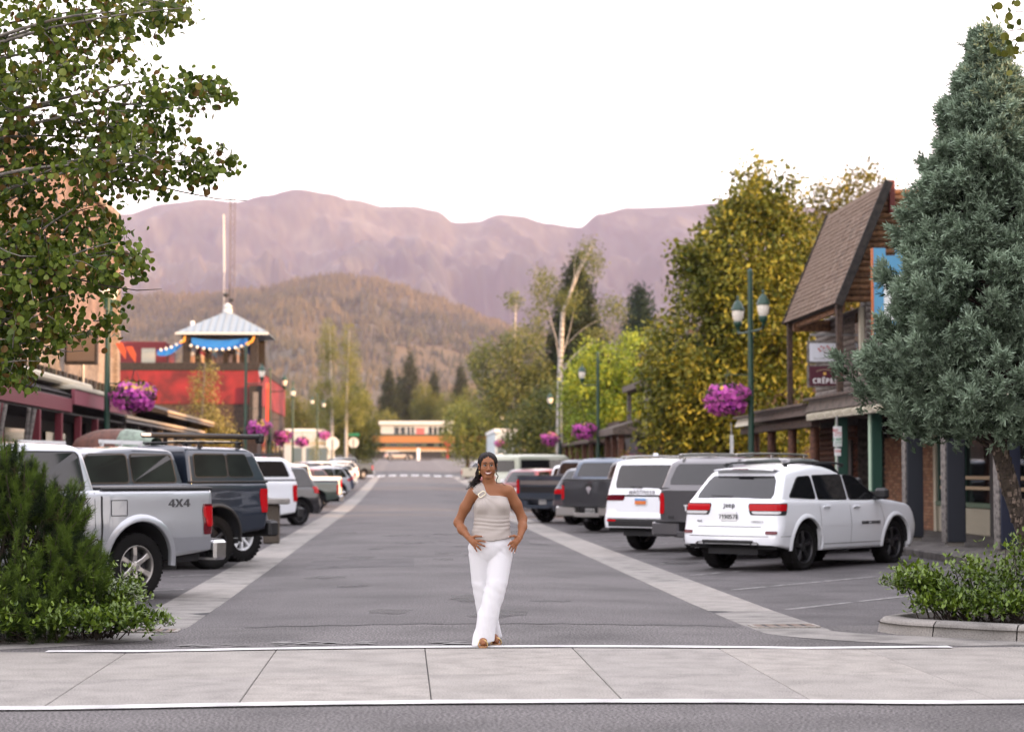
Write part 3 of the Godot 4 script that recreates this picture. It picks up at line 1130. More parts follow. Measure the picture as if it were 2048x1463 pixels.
func suv_spec(o: Dictionary) -> Dictionary:
	# a station wagon on tall wheels; o overrides sizes
	var L = o.get("L", 4.82)
	var wb = o.get("wb", 2.91)
	var ro = o.get("ro", 0.95)
	var fo = L - wb - ro
	var W = o.get("W", 0.95)
	var R = o.get("R", 0.385)
	var belt = o.get("belt", 1.13)
	var H = o.get("H", 1.72)
	var hood = o.get("hood", 1.1)
	var lean = o.get("lean", 0.38)
	var gl = o.get("sill", 0.32)
	var cw = o.get("cowl", wb - 0.45)
	var xf = wb + fo
	var c = {
		"wb": wb, "R": R, "tw": o.get("tw", 0.26), "rim": R * o.get("rimf", 0.66), "style": o.get("style", "five"), "rim_mat": o.get("rim_mat", M.alloy), "paint": o.paint,
		"body": {
			"y0": gl, "hw": [[0, W * 0.955], [0.1, W * 0.975], [0.45, W], [0.62, W * 0.995], [0.8, W * 0.975], [0.94, W * 0.958], [1.0, W * 0.925]],
			"xr": [[0, -ro + 0.06], [0.08, -ro + 0.01], [0.3, -ro], [0.42, -ro + 0.03], [0.5, -ro + 0.06], [0.9, -ro + 0.09], [1.0, -ro + 0.13]],
			"xf": [[0, xf - 0.1], [0.2, xf - 0.02], [0.5, xf], [0.8, xf - 0.04], [0.95, xf - 0.12], [1.0, xf - 0.2]],
			"rr": 0.16, "rf": 0.22, "bowr": 0.07, "bowf": 0.16, "taper": 0.03,
			"top": [[-ro, belt + 0.01], [cw - 0.4, belt - 0.02], [cw, hood + 0.01], [wb, hood - 0.02], [wb + fo * 0.6, hood - 0.08], [xf - 0.2, hood - 0.16], [xf, hood - 0.24]],
			"base": [[-ro, gl + 0.13], [-0.5, gl + 0.04], [0, gl], [wb, gl], [xf - 0.2, gl - 0.04], [xf, gl]],
			"arch": [[0.0, R + 0.01, R + 0.075], [wb, R + 0.01, R + 0.075]],
		},
		"cabs": [{
			"crown": 0.04,
			"shape": {"y0": belt - 0.03, "lip": false, "hw": [[0, W * 0.93], [0.8, W * 0.79], [0.93, W * 0.745], [1.0, W * 0.66]], "xr": [[0, -ro + 0.13], [0.82, -ro + 0.13 + lean * 0.85], [0.95, -ro + 0.13 + lean], [1.0, -ro + 0.22 + lean]],
				"xf": [[0, cw + 0.25], [0.85, cw - 0.72], [1.0, cw - 1.0]], "rr": 0.1, "rf": 0.14, "bowr": 0.07, "bowf": 0.14,
				"top": [[-ro, H - 0.05], [0.2, H - 0.02], [cw - 1.2, H], [cw, H - 0.03]], "base": [[0, belt - 0.03]]},
		}],
	}
	c.body.merge(o.get("body", {}), true)
	var wy0 = belt + 0.015
	var wy1 = lerpf(belt, H, 0.80)
	var d = o.get("doors", [0.42, 1.38, cw - 0.02])
	var wl = [
		[Vector2(-ro + 0.42, wy0), Vector2(d[0] - 0.05, wy0), Vector2(d[0] - 0.05, wy1), Vector2(-ro + 0.42 + lean * 0.62, wy1)],
		[Vector2(d[0] + 0.03, wy0), Vector2(d[1] - 0.03, wy0), Vector2(d[1] - 0.03, wy1 + 0.005), Vector2(d[0] + 0.03, wy1)],
		[Vector2(d[1] + 0.03, wy0), Vector2(d[2] - 0.12, wy0), Vector2(cw - 0.78, wy1), Vector2(d[1] + 0.03, wy1 + 0.005)],
	]
	c.cabs[0].windows = wl.map(func(a): return win(a, 0.02, 0.05))
	c.cabs[0].ends = [["rear_window", false, W * 0.80, belt + 0.03, lerpf(belt, H, 0.80), 0.14, M.glass], ["windscreen", true, W * 0.84, belt + 0.02, lerpf(belt, H, 0.82), 0.12, M.glass]]
	c.seams = []
	for k in 2:
		c.seams.append([Vector2(d[k], belt - 0.02), Vector2(d[k], gl + 0.08)])
	c.seams.append([Vector2(d[2] - 0.05, belt - 0.04), Vector2(d[2] + 0.04, belt - 0.35), Vector2(d[2] + 0.0, gl + 0.08)])
	c.seams.append([Vector2(R + 0.12, gl + 0.1), Vector2(wb - R - 0.12, gl + 0.1)])
	c.handles = [[d[0] + 0.2, belt - 0.11], [d[1] + 0.2, belt - 0.12]]
	c.mirror = [cw - 0.22, belt + 0.09]
	c.W = W; c.ro = ro; c.belt = belt; c.H = H; c.gl = gl; c.xf = xf; c.cw = cw
	c.plate = [0.0, ""]
	c.patches = [
		["tail_light", M.red_lamp, false, W * 0.5, W + 0.16, belt - 0.2, belt - 0.06, 0.008, 0.0, 0.0, true],
		["headlight", M.clear_lamp, true, W * 0.48, W + 0.12, hood - 0.36, hood - 0.22, 0.006, 0.0, 0.0, true],
		["grille", M.black, true, -W * 0.45, W * 0.45, hood - 0.42, hood - 0.2, 0.006, 0.0, 0.03, false],
		["lower_bumper", M.black, false, -W * 0.7, W * 0.7, gl + 0.15, gl + 0.23, 0.008, 0.0, 0.05, false],
	]
	c.plate = [belt - 0.28, ""]
	return c

func pickup_spec(o: Dictionary) -> Dictionary:
	var wb = o.get("wb", 3.68)
	var ro = o.get("ro", 1.22)
	var fo = o.get("fo", 0.97)
	var W = o.get("W", 1.0)
	var R = o.get("R", 0.415)
	var bed = o.get("bed", 1.36)
	var H = o.get("H", 1.93)
	var gl = o.get("sill", 0.46)
	var cr = o.get("cab_rear", 0.62)
	var cw = o.get("cowl", wb - 0.62)
	var xf = wb + fo
	var hood = bed - 0.03
	var c = {
		"wb": wb, "R": R, "tw": o.get("tw", 0.28), "rim": R * o.get("rimf", 0.62), "style": o.get("style", "six"), "rim_mat": o.get("rim_mat", M.alloy), "paint": o.paint, "crown": 0.005,
		"body": {
			"y0": gl, "hw": [[0, W * 0.955], [0.1, W * 0.97], [0.35, W * 0.99], [0.5, W], [0.66, W * 0.985], [0.9, W * 0.98], [0.97, W * 0.965], [1.0, W * 0.94]],
			"xr": [[0, -ro + 0.05], [0.3, -ro + 0.02], [1.0, -ro]],
			"xf": [[0, xf - 0.08], [0.2, xf], [0.8, xf - 0.01], [0.95, xf - 0.06], [1.0, xf - 0.14]],
			"rr": 0.09, "rf": 0.2, "bowr": 0.02, "bowf": 0.12, "taper": 0.02,
			"top": [[-ro, bed], [cr - 0.04, bed + 0.005], [cr + 0.02, bed + 0.005], [cw, hood + 0.01], [wb + 0.3, hood - 0.01], [xf - 0.2, hood - 0.06], [xf, hood - 0.12]],
			"base": [[-ro, gl + 0.10], [-0.5, gl + 0.02], [0, gl], [wb, gl], [xf - 0.2, gl], [xf, gl + 0.05]],
			"arch": [[0.0, R + 0.06, R + 0.085], [wb, R + 0.06, R + 0.085]],
		},
		"cabs": [{
			"crown": 0.03,
			"shape": {"y0": bed - 0.03, "lip": false, "hw": [[0, W * 0.935], [0.8, W * 0.83], [0.93, W * 0.79], [1.0, W * 0.70]], "xr": [[0, cr], [0.85, cr + 0.12], [0.95, cr + 0.16], [1.0, cr + 0.24]],
				"xf": [[0, cw + 0.28], [0.85, cw - 0.55], [1.0, cw - 0.8]], "rr": 0.1, "rf": 0.12, "bowr": 0.03, "bowf": 0.12,
				"top": [[cr, H - 0.02], [cw - 1.0, H], [cw, H - 0.02]], "base": [[0, bed - 0.03]]},
		}],
	}
	c.body.merge(o.get("body", {}), true)
	var wy0 = bed + 0.02
	var wy1 = lerpf(bed, H, 0.80)
	var dm = lerpf(cr, cw, 0.47)
	var wl = [
		[Vector2(cr + 0.22, wy0), Vector2(dm - 0.04, wy0), Vector2(dm - 0.04, wy1), Vector2(cr + 0.27, wy1)],
		[Vector2(dm + 0.05, wy0), Vector2(cw + 0.02, wy0), Vector2(cw - 0.5, wy1), Vector2(dm + 0.05, wy1)],
	]
	c.cabs[0].windows = wl.map(func(a): return win(a, 0.022, 0.06))
	c.cabs[0].ends = [["rear_window", false, W * 0.78, bed + 0.1, lerpf(bed, H, 0.80), 0.08, M.glass], ["windscreen", true, W * 0.86, bed + 0.03, lerpf(bed, H, 0.82), 0.1, M.glass]]
	c.seams = [
		[Vector2(dm, bed - 0.02), Vector2(dm, gl + 0.1)],
		[Vector2(cr + 0.1, bed - 0.02), Vector2(cr + 0.1, bed - 0.45), Vector2(cr + 0.22, gl + 0.28), Vector2(cr + 0.22, gl + 0.1)],
		[Vector2(cw + 0.08, bed - 0.03), Vector2(cw + 0.12, gl + 0.1)],
		[Vector2(R + 0.2, gl + 0.1), Vector2(wb - R - 0.2, gl + 0.1)],
	]
	c.handles = [[cr + 0.42, bed - 0.1], [dm + 0.28, bed - 0.1]]
	c.mirror = [cw - 0.02, bed + 0.13]
	c.W = W; c.ro = ro; c.bed = bed; c.H = H; c.gl = gl; c.xf = xf; c.cw = cw; c.cr = cr
	c.patches = [
		["tail_light", o.get("lamp", M.red_lamp), false, W - 0.14, W + 0.08, bed - 0.5, bed - 0.12, 0.008, 0.0, 0.0, true],
		["headlight", M.clear_lamp, true, W * 0.6, W + 0.06, hood - 0.4, hood - 0.18, 0.006, 0.0, 0.0, true],
		["grille", M.black, true, -W * 0.56, W * 0.56, hood - 0.46, hood - 0.16, 0.008, 0.0, 0.0, false],
	]
	c.plate = [gl + 0.14, ""]
	return c

func finish_pickup(t: Node3D, c: Dictionary, o: Dictionary):
	# gap behind the cab, load-bed rail or cover, rear bumper, hitch
	var W = c.W
	var B = c.body
	var mb = MB.new()
	for side in [-1, 1]:
		seam_line(mb, B, side, [Vector2(c.cr - 0.005, c.bed + 0.0), Vector2(c.cr - 0.005, c.gl + 0.05)], 0.014, 0.003)
	part("bed_gap", mb, M.dark, t)
	mb = MB.new()
	var x0 = -c.ro + 0.03
	var x1 = c.cr - 0.03
	if o.get("cover", true):
		mb.box(Vector3((x0 + x1) / 2, c.bed + 0.028, 0), Vector3(x1 - x0, 0.035, 2 * W * 0.90), Basis.IDENTITY, 0.012)
		part("bed_cover", mb, M.black, t)
	for side in [-1, 1]:
		mb = MB.new()
		mb.box(Vector3((x0 + x1) / 2, c.bed + 0.02, side * W * 0.935), Vector3(x1 - x0, 0.035, 0.07), Basis.IDENTITY, 0.012)
		part("bed_rail", mb, M.black, t)
	mb = MB.new()
	var yb = c.gl + 0.02
	var bx = -c.ro - 0.1
	for s in [-1, 1]:
		mb.box(Vector3(bx + 0.03, yb + 0.07, s * W * 0.69), Vector3(0.24, 0.26, W * 0.60), Basis(Vector3.UP, -s * 0.10), 0.035)
	mb.box(Vector3(bx + 0.02, yb - 0.03, 0), Vector3(0.16, 0.12, W * 0.85), Basis.IDENTITY, 0.02)
	part("rear_bumper", mb, o.get("bumper", M.chrome), t)
	mb = MB.new()
	mb.box(Vector3(bx - 0.0, yb + 0.205, 0), Vector3(0.2, 0.02, 2 * W * 0.9), Basis.IDENTITY, 0.006)
	mb.box(Vector3(bx + 0.06, yb - 0.16, 0), Vector3(0.24, 0.09, 0.09), Basis.IDENTITY, 0.01)
	part("bumper_step", mb, M.black, t)
	# tailgate outline and handle
	part("tailgate", end_patch(B, false, -W * 0.83, W * 0.83, c.gl + 0.16, c.bed - 0.035, 0.012, 0.0, 0.0, 12, 0.014, 0.03), c.paint if not o.has("gate") else o.gate, t)
	part("tailgate_handle", end_patch(B, false, -0.13, 0.13, c.bed - 0.17, c.bed - 0.08, 0.018, 0.0, 0.0, 6, 0.01, 0.02), M.black, t)

func topper(c: Dictionary, H: float) -> Dictionary:
	var W = c.W
	var x0 = -c.ro
	var x1 = c.cr - 0.02
	return {"name": "bed_topper", "crown": 0.03,
		"shape": {"y0": c.bed - 0.01, "lip": false, "hw": [[0, W * 0.955], [0.1, W * 0.95], [0.85, W * 0.85], [0.95, W * 0.80], [1.0, W * 0.72]], "xr": [[0, x0 - 0.01], [0.85, x0 + 0.2], [1.0, x0 + 0.34]], "xf": [[0, x1], [0.9, x1 - 0.02], [1.0, x1 - 0.08]],
			"rr": 0.08, "rf": 0.06, "bowr": 0.04, "bowf": 0.02, "top": [[x0, H - 0.02], [x1, H]], "base": [[0, c.bed - 0.01]]},
		"windows": [win([Vector2(x0 + 0.3, c.bed + 0.12), Vector2(x1 - 0.14, c.bed + 0.12), Vector2(x1 - 0.18, lerpf(c.bed, H, 0.80)), Vector2(x0 + 0.46, lerpf(c.bed, H, 0.80))], 0.02, 0.07)],
		"ends": [["topper_window", false, W * 0.76, c.bed + 0.1, lerpf(c.bed, H, 0.8), 0.1, M.glass]]}

const TR := 0.820   # how the right-hand rank is turned
const TL := 3.962

func vehicles():
	var t
	var mb
	var c
	var o
	var RG = "vehicles parked along the right kerb"
	var LG = "vehicles parked along the left kerb"
	var P = func(x, z): return on(x, z)
	# --- white wagon, nearest on the right
	var white = paint(lin(0.74, 0.76, 0.80))
	c = suv_spec({"paint": white, "style": "twin", "rim_mat": M.alloy_dark, "belt": 1.14, "H": 1.715, "hood": 1.13, "lean": 0.42, "rimf": 0.69})
	c.flare = 0.07
	var cb = c.cabs[0]
	cb.shape.top = [[-0.95, 1.60], [-0.3, 1.655], [0.5, 1.70], [1.2, 1.715], [1.9, 1.69], [2.5, 1.60]]
	cb.shape.hw = [[0, 0.885], [0.8, 0.735], [0.93, 0.69], [1.0, 0.60]]
	cb.windows = [win([Vector2(-0.40, 1.20), Vector2(0.36, 1.165), Vector2(0.36, 1.525), Vector2(-0.02, 1.505)], 0.018, 0.06), win([Vector2(0.44, 1.16), Vector2(1.34, 1.15), Vector2(1.34, 1.545), Vector2(0.44, 1.53)], 0.018, 0.04), win([Vector2(1.42, 1.15), Vector2(2.38, 1.14), Vector2(1.74, 1.525), Vector2(1.42, 1.545)], 0.018, 0.05)]
	cb.ends[0] = ["rear_window", false, 0.75, 1.17, 1.53, 0.13, M.glass]
	c.patches = [
		["tail_light", M.red_lamp, false, 0.36, 1.06, 0.975, 1.08, 0.010, 0.015, 0.02, true],
		["tail_light_rim", M.black, false, 0.34, 1.08, 0.905, 1.095, 0.006, 0.01, 0.05, true],
		["reverse_light", M.clear_lamp, false, 0.42, 0.94, 0.922, 0.965, 0.010, 0.0, 0.03, true],
		["fog_reflector", M.red_dark, false, 0.70, 0.90, 0.60, 0.655, 0.008, 0.0, 0.0, true],
		["tailgate_sill", M.dark, false, -0.62, 0.62, 0.712, 0.722, 0.004, 0.0, 0.0, false],
		["bumper_seam", M.dark, false, -1.25, 1.25, 0.565, 0.572, 0.004, 0.0, 0.0, false],
		["lower_bumper", M.black, false, -0.5, 0.5, 0.445, 0.50, 0.008, 0.0, 0.03, false],
		["headlight", M.clear_lamp, true, 0.46, 1.0, 0.78, 0.88, 0.006, 0.0, 0.0, true],
		["grille", M.black, true, -0.44, 0.44, 0.74, 0.90, 0.006, 0.0, 0.02, false],
		["marker_light", M.amber, true, 0.98, 1.08, 0.80, 0.86, 0.006, 0.0, 0.0, true],
	]
	c.plate = [0.885, "719057E", 0.0]
	c.rails = [-0.15, 1.75, 1.715, 0.04, 0.57]
	c.handle_mat = white
	t = make_vehicle(c, "parked_suv", "white sport utility wagon with black alloy wheels, nearest on the right", "car", P.call(5.87, -32.8), TR, RG)
	mb = MB.new()
	var rows = []
	for i in 9:
		var z = lerpf(-0.575, 0.575, i / 8.0)
		var x = -0.50 + 0.06 * pow(z / 0.575, 2)
		rows.append([Vector3(x + 0.3, 1.685 - 0.12 * pow(z, 2), z), Vector3(x + 0.02, 1.662 - 0.08 * pow(z, 2), z), Vector3(x - 0.03, 1.645 - 0.07 * pow(z, 2), z), Vector3(x + 0.02, 1.622 - 0.07 * pow(z, 2), z), Vector3(x + 0.3, 1.58, z)])
	mb.grid(rows)
	part("roof_spoiler", mb, white, t)
	mb = MB.new()
	mb.box(Vector3(-0.53, 1.64, 0), Vector3(0.02, 0.018, 0.3), Basis.IDENTITY, 0.004)
	part("brake_light", mb, M.red_dark, t)
	mb = MB.new()
	mb.tube([Vector3(-0.80, 1.185, 0.02), Vector3(-0.79, 1.205, -0.16), Vector3(-0.775, 1.21, -0.40)], [0.022, 0.014, 0.008], 6)
	part("rear_wiper", mb, M.black, t)
	letters("Jeep", 0.075, M.black, t, Transform3D(Basis(Vector3.UP, -PI / 2), Vector3(-0.875, 1.06, 0.0)), "emblem")
	letters("LIMITED X", 0.035, M.steel, t, Transform3D(Basis(Vector3.UP, -PI / 2), Vector3(-0.90, 0.80, 0.55)), "lettering")
	letters("4x4", 0.04, M.black, t, Transform3D(Basis(Vector3.UP, -PI / 2), Vector3(-0.90, 0.80, -0.56)), "lettering")
	letters("GRAND CHEROKEE", 0.052, M.black, t, Transform3D(Basis.IDENTITY, Vector3(2.02, 0.745, 0.957)), "lettering")
	for s in [-1, 1]:
		mb = MB.new()
		mb.lathe([Vector2(0.035, 0), Vector2(0.045, 0.02), Vector2(0.045, 0.16)], 12, Transform3D(Basis(Vector3.BACK, PI / 2).scaled(Vector3(1, 0.8, 1.6)), Vector3(-0.80, 0.44, s * 0.52)))
		part("exhaust", mb, M.black, t)
	for q in [[0.45, 1.0], [1.45, 1.0]]: pass
	mb = MB.new()
	seam_line(mb, c.body, 1.0, [Vector2(0.5, 0.72), Vector2(2.45, 0.72)], 0.006, 0.002)
	seam_line(mb, c.body, -1.0, [Vector2(0.5, 0.72), Vector2(2.45, 0.72)], 0.006, 0.002)
	part("body_crease", mb, white, t)
	mb = MB.new()
	mb.box(Vector3(2.95, 1.135, 0.3), Vector3(0.55, 0.05, 0.3), Basis(Vector3.BACK, -0.05), 0.02)
	part("hood_scoop", mb, M.black, t)
	# --- grey pickup with a leather-brown tint, second on the right
	var grey_p = paint(lin(0.085, 0.082, 0.088), 0.3)
	o = {"paint": grey_p, "wb": 3.3, "ro": 1.15, "W": 0.95, "H": 1.86, "bed": 1.26, "R": 0.40, "fo": 0.9, "style": "six", "rim_mat": M.alloy_dark, "bumper": grey_p, "cab_rear": 0.5}
	c = pickup_spec(o)
	var cap = topper(c, 1.86)
	c.cabs.append(cap)
	c.patches[0] = ["tail_light", M.red_lamp, false, 0.80, 1.05, 0.82, 1.2, 0.010, 0.0, 0.0, true]
	c.plate = [0.62, ""]
	c.rails = [-0.9, 1.6, 1.9, 0.03, 0.62]
	c.rail_mat = M.alloy
	t = make_vehicle(c, "parked_pickup", "grey pickup with a closed bed cap behind the white wagon", "pickup truck", P.call(6.2, -37.2), TR, RG)
	finish_pickup(t, c, o)
	letters("TACOMA", 0.115, M.white_plastic, t, Transform3D(Basis(Vector3.UP, -PI / 2), Vector3(-1.175, 0.93, 0.0)), "lettering")
	letters("4x4", 0.06, M.black, t, Transform3D(Basis(Vector3.UP, -PI / 2), Vector3(-1.175, 0.76, -0.62)), "lettering")
	# --- boxy white wagon, third on the right
	c = suv_spec({"paint": white, "L": 5.45, "wb": 3.12, "ro": 1.18, "W": 1.0, "belt": 1.24, "H": 1.88, "hood": 1.2, "lean": 0.16, "R": 0.41, "style": "ten", "cowl": 2.7, "doors": [0.45, 1.5, 2.65], "sill": 0.36})
	c.cabs[0].shape.hw = [[0, 0.955], [0.85, 0.86], [0.95, 0.82], [1.0, 0.74]]
	c.cabs[0].ends[0] = ["rear_window", false, 0.74, 1.27, 1.74, 0.04, M.glass]
	c.patches = [
		["tail_light", M.red_dark, false, 0.42, 1.1, 1.02, 1.13, 0.010, 0.0, 0.02, true],
		["lamp_strip", M.black, false, -1.02, 1.02, 1.105, 1.14, 0.007, 0.0, 0.0, false],
		["lower_bumper", M.black, false, -1.02, 1.02, 0.50, 0.66, 0.010, 0.0, 0.06, false],
		["bumper_seam", M.dark, false, -1.1, 1.1, 0.675, 0.682, 0.004, 0.0, 0.0, false],
		["fog_reflector", M.red_lamp, false, 0.6, 0.85, 0.60, 0.64, 0.014, 0.0, 0.0, true],
		["tailgate_recess", white, false, -0.66, 0.66, 0.80, 1.09, 0.006, 0.03, 0.0, false],
		["headlight", M.clear_lamp, true, 0.5, 1.0, 0.84, 0.96, 0.006, 0.0, 0.0, true],
	]
	c.plate = [1.0, ""]
	c.rails = [-0.85, 2.0, 1.895, 0.035, 0.70]
	c.rail_mat = M.alloy
	t = make_vehicle(c, "parked_suv", "boxy white full-size wagon with an orange and blue licence plate", "car", P.call(5.55, -40.9), TR, RG)
	letters("WAGONEER", 0.085, M.steel, t, Transform3D(Basis(Vector3.UP, -PI / 2), Vector3(-1.085, 1.19, 0.0)), "lettering")
	mb = MB.new()
	mb.box(Vector3(-1.142, 0.985, 0.0), Vector3(0.006, 0.07, 0.27), Basis.IDENTITY, 0.002)
	part("plate_print", mb, mat(lin(0.65, 0.18, 0.04), 0.5), t)
	mb = MB.new()
	mb.box(Vector3(-1.142, 1.045, 0.0), Vector3(0.006, 0.045, 0.27), Basis.IDENTITY, 0.002)
	part("plate_print", mb, mat(lin(0.12, 0.3, 0.55), 0.5), t)
	mb = MB.new()
	mb.tube([Vector3(-1.07, 1.29, -0.02), Vector3(-1.07, 1.30, -0.3)], [0.02, 0.01], 6)
	part("rear_wiper", mb, M.black, t)
	mb = MB.new()
	mb.box(Vector3(-0.6, 1.95, 0.0), Vector3(0.16, 0.06, 0.05), Basis.IDENTITY, 0.02)
	part("roof_antenna", mb, white, t)
	# --- dark grey pickup
	var ram = paint(lin(0.045, 0.045, 0.05), 0.3)
	o = {"paint": ram, "ro": 1.28, "W": 1.01, "H": 1.90, "bed": 1.36, "R": 0.41, "bumper": M.alloy}
	c = pickup_spec(o)
	c.plate = [0.56, "4152B", 0.0]
	t = make_vehicle(c, "parked_pickup", "charcoal pickup with a ram's head emblem and bright rear bumper", "pickup truck", P.call(5.85, -54.2), TR, RG)
	finish_pickup(t, c, o)
	mb = MB.new()
	mb.prism(rounded([Vector2(-0.05, 0.11), Vector2(0.05, 0.11), Vector2(0.09, 0.05), Vector2(0.035, -0.02), Vector2(0.0, -0.11), Vector2(-0.035, -0.02), Vector2(-0.09, 0.05)], 0.015, 2), func(p, s): return Vector3(-1.30 - 0.012 * s, 1.1 + p.y, p.x))
	part("emblem", mb, M.chrome, t)
	# --- tall blue van-like truck with cap, behind the charcoal one
	var blue = paint(lin(0.045, 0.075, 0.12), 0.3)
	o = {"paint": blue, "ro": 1.25, "W": 1.0, "H": 1.94, "bed": 1.36, "R": 0.42, "bumper": M.chrome}
	c = pickup_spec(o)
	c.cabs.append(topper(c, 1.98))
	t = make_vehicle(c, "parked_pickup", "tall blue pickup with a full-height bed cap beyond the charcoal pickup", "pickup truck", P.call(6.35, -57.6), TR, RG)
	finish_pickup(t, c, o)
	# --- dark blue wagon
	c = suv_spec({"paint": paint(lin(0.02, 0.03, 0.05), 0.3), "H": 1.74})
	t = make_vehicle(c, "parked_suv", "dark blue wagon between the tall blue and the silver-tailgate pickups", "car", P.call(5.8, -60.9), TR, RG)
	# --- slate pickup with a silver tailgate band
	var slate = paint(lin(0.06, 0.075, 0.10), 0.4)
	o = {"paint": slate, "ro": 1.3, "W": 1.02, "H": 2.0, "bed": 1.45, "R": 0.43, "sill": 0.52, "bumper": slate}
	c = pickup_spec(o)
	c.plate = [0.66, "", 0.1]
	c.patches[0] = ["tail_light", M.red_lamp, false, 0.84, 1.12, 0.92, 1.36, 0.010, 0.0, 0.0, true]
	t = make_vehicle(c, "parked_pickup", "slate blue heavy pickup with a silver band across its tailgate", "pickup truck", P.call(5.2, -63.9), TR, RG)
	finish_pickup(t, c, o)
	mb = end_patch(c.body, false, -0.8, 0.8, 1.20, 1.33, 0.02, 0.0, 0.0, 10, 0.02, 0.01)
	part("tailgate_band", mb, M.alloy, t)
	part("tailgate_band", end_patch(c.body, false, -0.8, 0.8, 0.95, 1.14, 0.018, 0.0, 0.0, 10, 0.02, 0.01), M.black, t)
	# --- white pickup behind her shoulder
	o = {"paint": white, "H": 1.86, "bed": 1.25, "R": 0.40, "ro": 1.15}
	c = pickup_spec(o)
	t = make_vehicle(c, "parked_pickup", "white pickup seen beside the woman's shoulder on the right", "pickup truck", P.call(5.6, -72.5), TR, RG)
	finish_pickup(t, c, o)
	var maroon = paint(lin(0.16, 0.02, 0.025), 0.2)
	c = suv_spec({"paint": maroon})
	t = make_vehicle(c, "parked_suv", "dull red wagon just left of the woman's hair", "car", P.call(5.35, -84.0), TR, RG)
	c = suv_spec({"paint": paint(lin(0.12, 0.12, 0.125), 0.3)})
	t = make_vehicle(c, "parked_suv", "mid grey wagon beyond the dull red one", "car", P.call(5.6, -90.0), TR, RG)
	# --- camper van
	var cream = paint(lin(0.42, 0.45, 0.36))
	c = suv_spec({"paint": cream, "L": 6.2, "wb": 3.6, "ro": 1.4, "W": 1.02, "belt": 1.35, "H": 2.4, "hood": 1.2, "lean": 0.06, "R": 0.37, "cowl": 3.9, "doors": [0.9, 2.2, 3.8]})
	c.cabs[0].shape.hw = [[0, 0.98], [0.9, 0.93], [0.97, 0.89], [1.0, 0.8]]
	c.cabs[0].windows = [win([Vector2(-1.0, 1.5), Vector2(3.0, 1.5), Vector2(2.9, 2.1), Vector2(-0.95, 2.1)])]
	c.cabs[0].ends[0] = ["rear_window", false, 0.72, 1.5, 2.1, 0.04, M.glass]
	t = make_vehicle(c, "camper_van", "long cream camper van with a dark window band, behind her head", "van", P.call(6.0, -103.0), TR, RG)
	for q in [["parked_suv", "silver wagon farther along the right kerb", 6.1, -106.0, lin(0.4, 0.4, 0.41), 0], ["parked_suv", "black wagon farther along the right kerb", 6.3, -112.0, lin(0.012, 0.012, 0.014), 0], ["parked_pickup", "cream pickup before the far right trees", 5.9, -150.0, lin(0.6, 0.55, 0.42), 1], ["parked_suv", "red wagon beside the cream pickup", 6.4, -143.0, lin(0.3, 0.02, 0.02), 0], ["parked_suv", "white wagon beside the far crossing on the right", 6.9, -172.0, lin(0.7, 0.7, 0.7), 0]]:
		var pm = paint(q[4])
		if q[5] == 1:
			o = {"paint": pm}
			c = pickup_spec(o)
			t = make_vehicle(c, q[0], q[1], "pickup truck", P.call(q[2], q[3]), TR, RG)
			finish_pickup(t, c, o)
		else:
			t = make_vehicle(suv_spec({"paint": pm}), q[0], q[1], "car", P.call(q[2], q[3]), TR, RG)

	# ===== left rank
	var silver = paint(lin(0.42, 0.44, 0.475), 0.55)
	o = {"paint": silver, "ro": 1.24, "W": 1.0, "H": 1.95, "bed": 1.37, "R": 0.42, "sill": 0.50, "bumper": M.chrome}
	c = pickup_spec(o)
	c.flare = 0.09
	c.patches[0] = ["tail_light", M.red_dark, false, 0.83, 1.13, 0.80, 1.19, 0.010, 0.0, 0.02, true]
	c.patches.append(["tail_lens", M.red_lamp, false, 0.88, 1.11, 1.00, 1.16, 0.016, 0.0, 0.01, true])
	c.patches.append(["tail_lens", M.red_lamp, false, 0.97, 1.08, 0.90, 1.01, 0.015, 0.0, 0.01, true])
	c.plates = [["fuel_door", silver, rect(0.22, 1.06, 0.47, 1.25), 0.004, [-1], 0.03]]
	c.handle_mat = M.chrome
	t = make_vehicle(c, "parked_pickup", "silver four wheel drive pickup with bright wheels beside the green shrub", "pickup truck", P.call(-3.99, -25.98), TL, LG)
	finish_pickup(t, c, o)
	var q4 = letters("4X4", 0.10, mat(lin(0.06, 0.06, 0.065), 0.4), t, Transform3D(Basis(Vector3.UP, PI).scaled(Vector3(1.5, 1, 1)), Vector3(-0.62, 1.205, -0.983)), "lettering", "Droid Sans", 700, 0.012)
	mb = MB.new()
	seam_line(mb, c.body, -1.0, [Vector2(0.22, 1.06), Vector2(0.47, 1.06), Vector2(0.47, 1.25), Vector2(0.22, 1.25), Vector2(0.22, 1.06)], 0.005, 0.007)
	part("fuel_door_seam", mb, M.dark, t)
	part("bed_lower_trim", side_plate(c.body, -1.0, rounded(rect(-1.16, 0.60, -0.50, 0.77), 0.015), 0.006), paint(lin(0.38, 0.40, 0.44), 0.7), t)
	mb = MB.new()
	mb.box(Vector3(-0.85, 0.52, -0.8), Vector3(0.5, 0.14, 0.12), Basis.IDENTITY, 0.03)
	part("rear_valance", mb, M.dark, t)
	# --- dark blue-grey pickup with a topper and awning
	var navy = paint(lin(0.017, 0.026, 0.043), 0.3)
	o = {"paint": navy, "ro": 1.2, "W": 1.02, "H": 1.99, "bed": 1.42, "R": 0.44, "sill": 0.55, "bumper": M.black, "rim_mat": M.alloy_dark, "cover": false}
	c = pickup_spec(o)
	var tp = topper(c, 2.02)
	tp.windows = [win([Vector2(-0.85, 1.53), Vector2(-0.30, 1.53), Vector2(-0.30, 1.89), Vector2(-0.72, 1.89)], 0.02, 0.05), win([Vector2(-0.26, 1.53), Vector2(0.44, 1.53), Vector2(0.42, 1.89), Vector2(-0.26, 1.89)], 0.02, 0.05)]
	c.cabs.append(tp)
	c.flare = 0.06
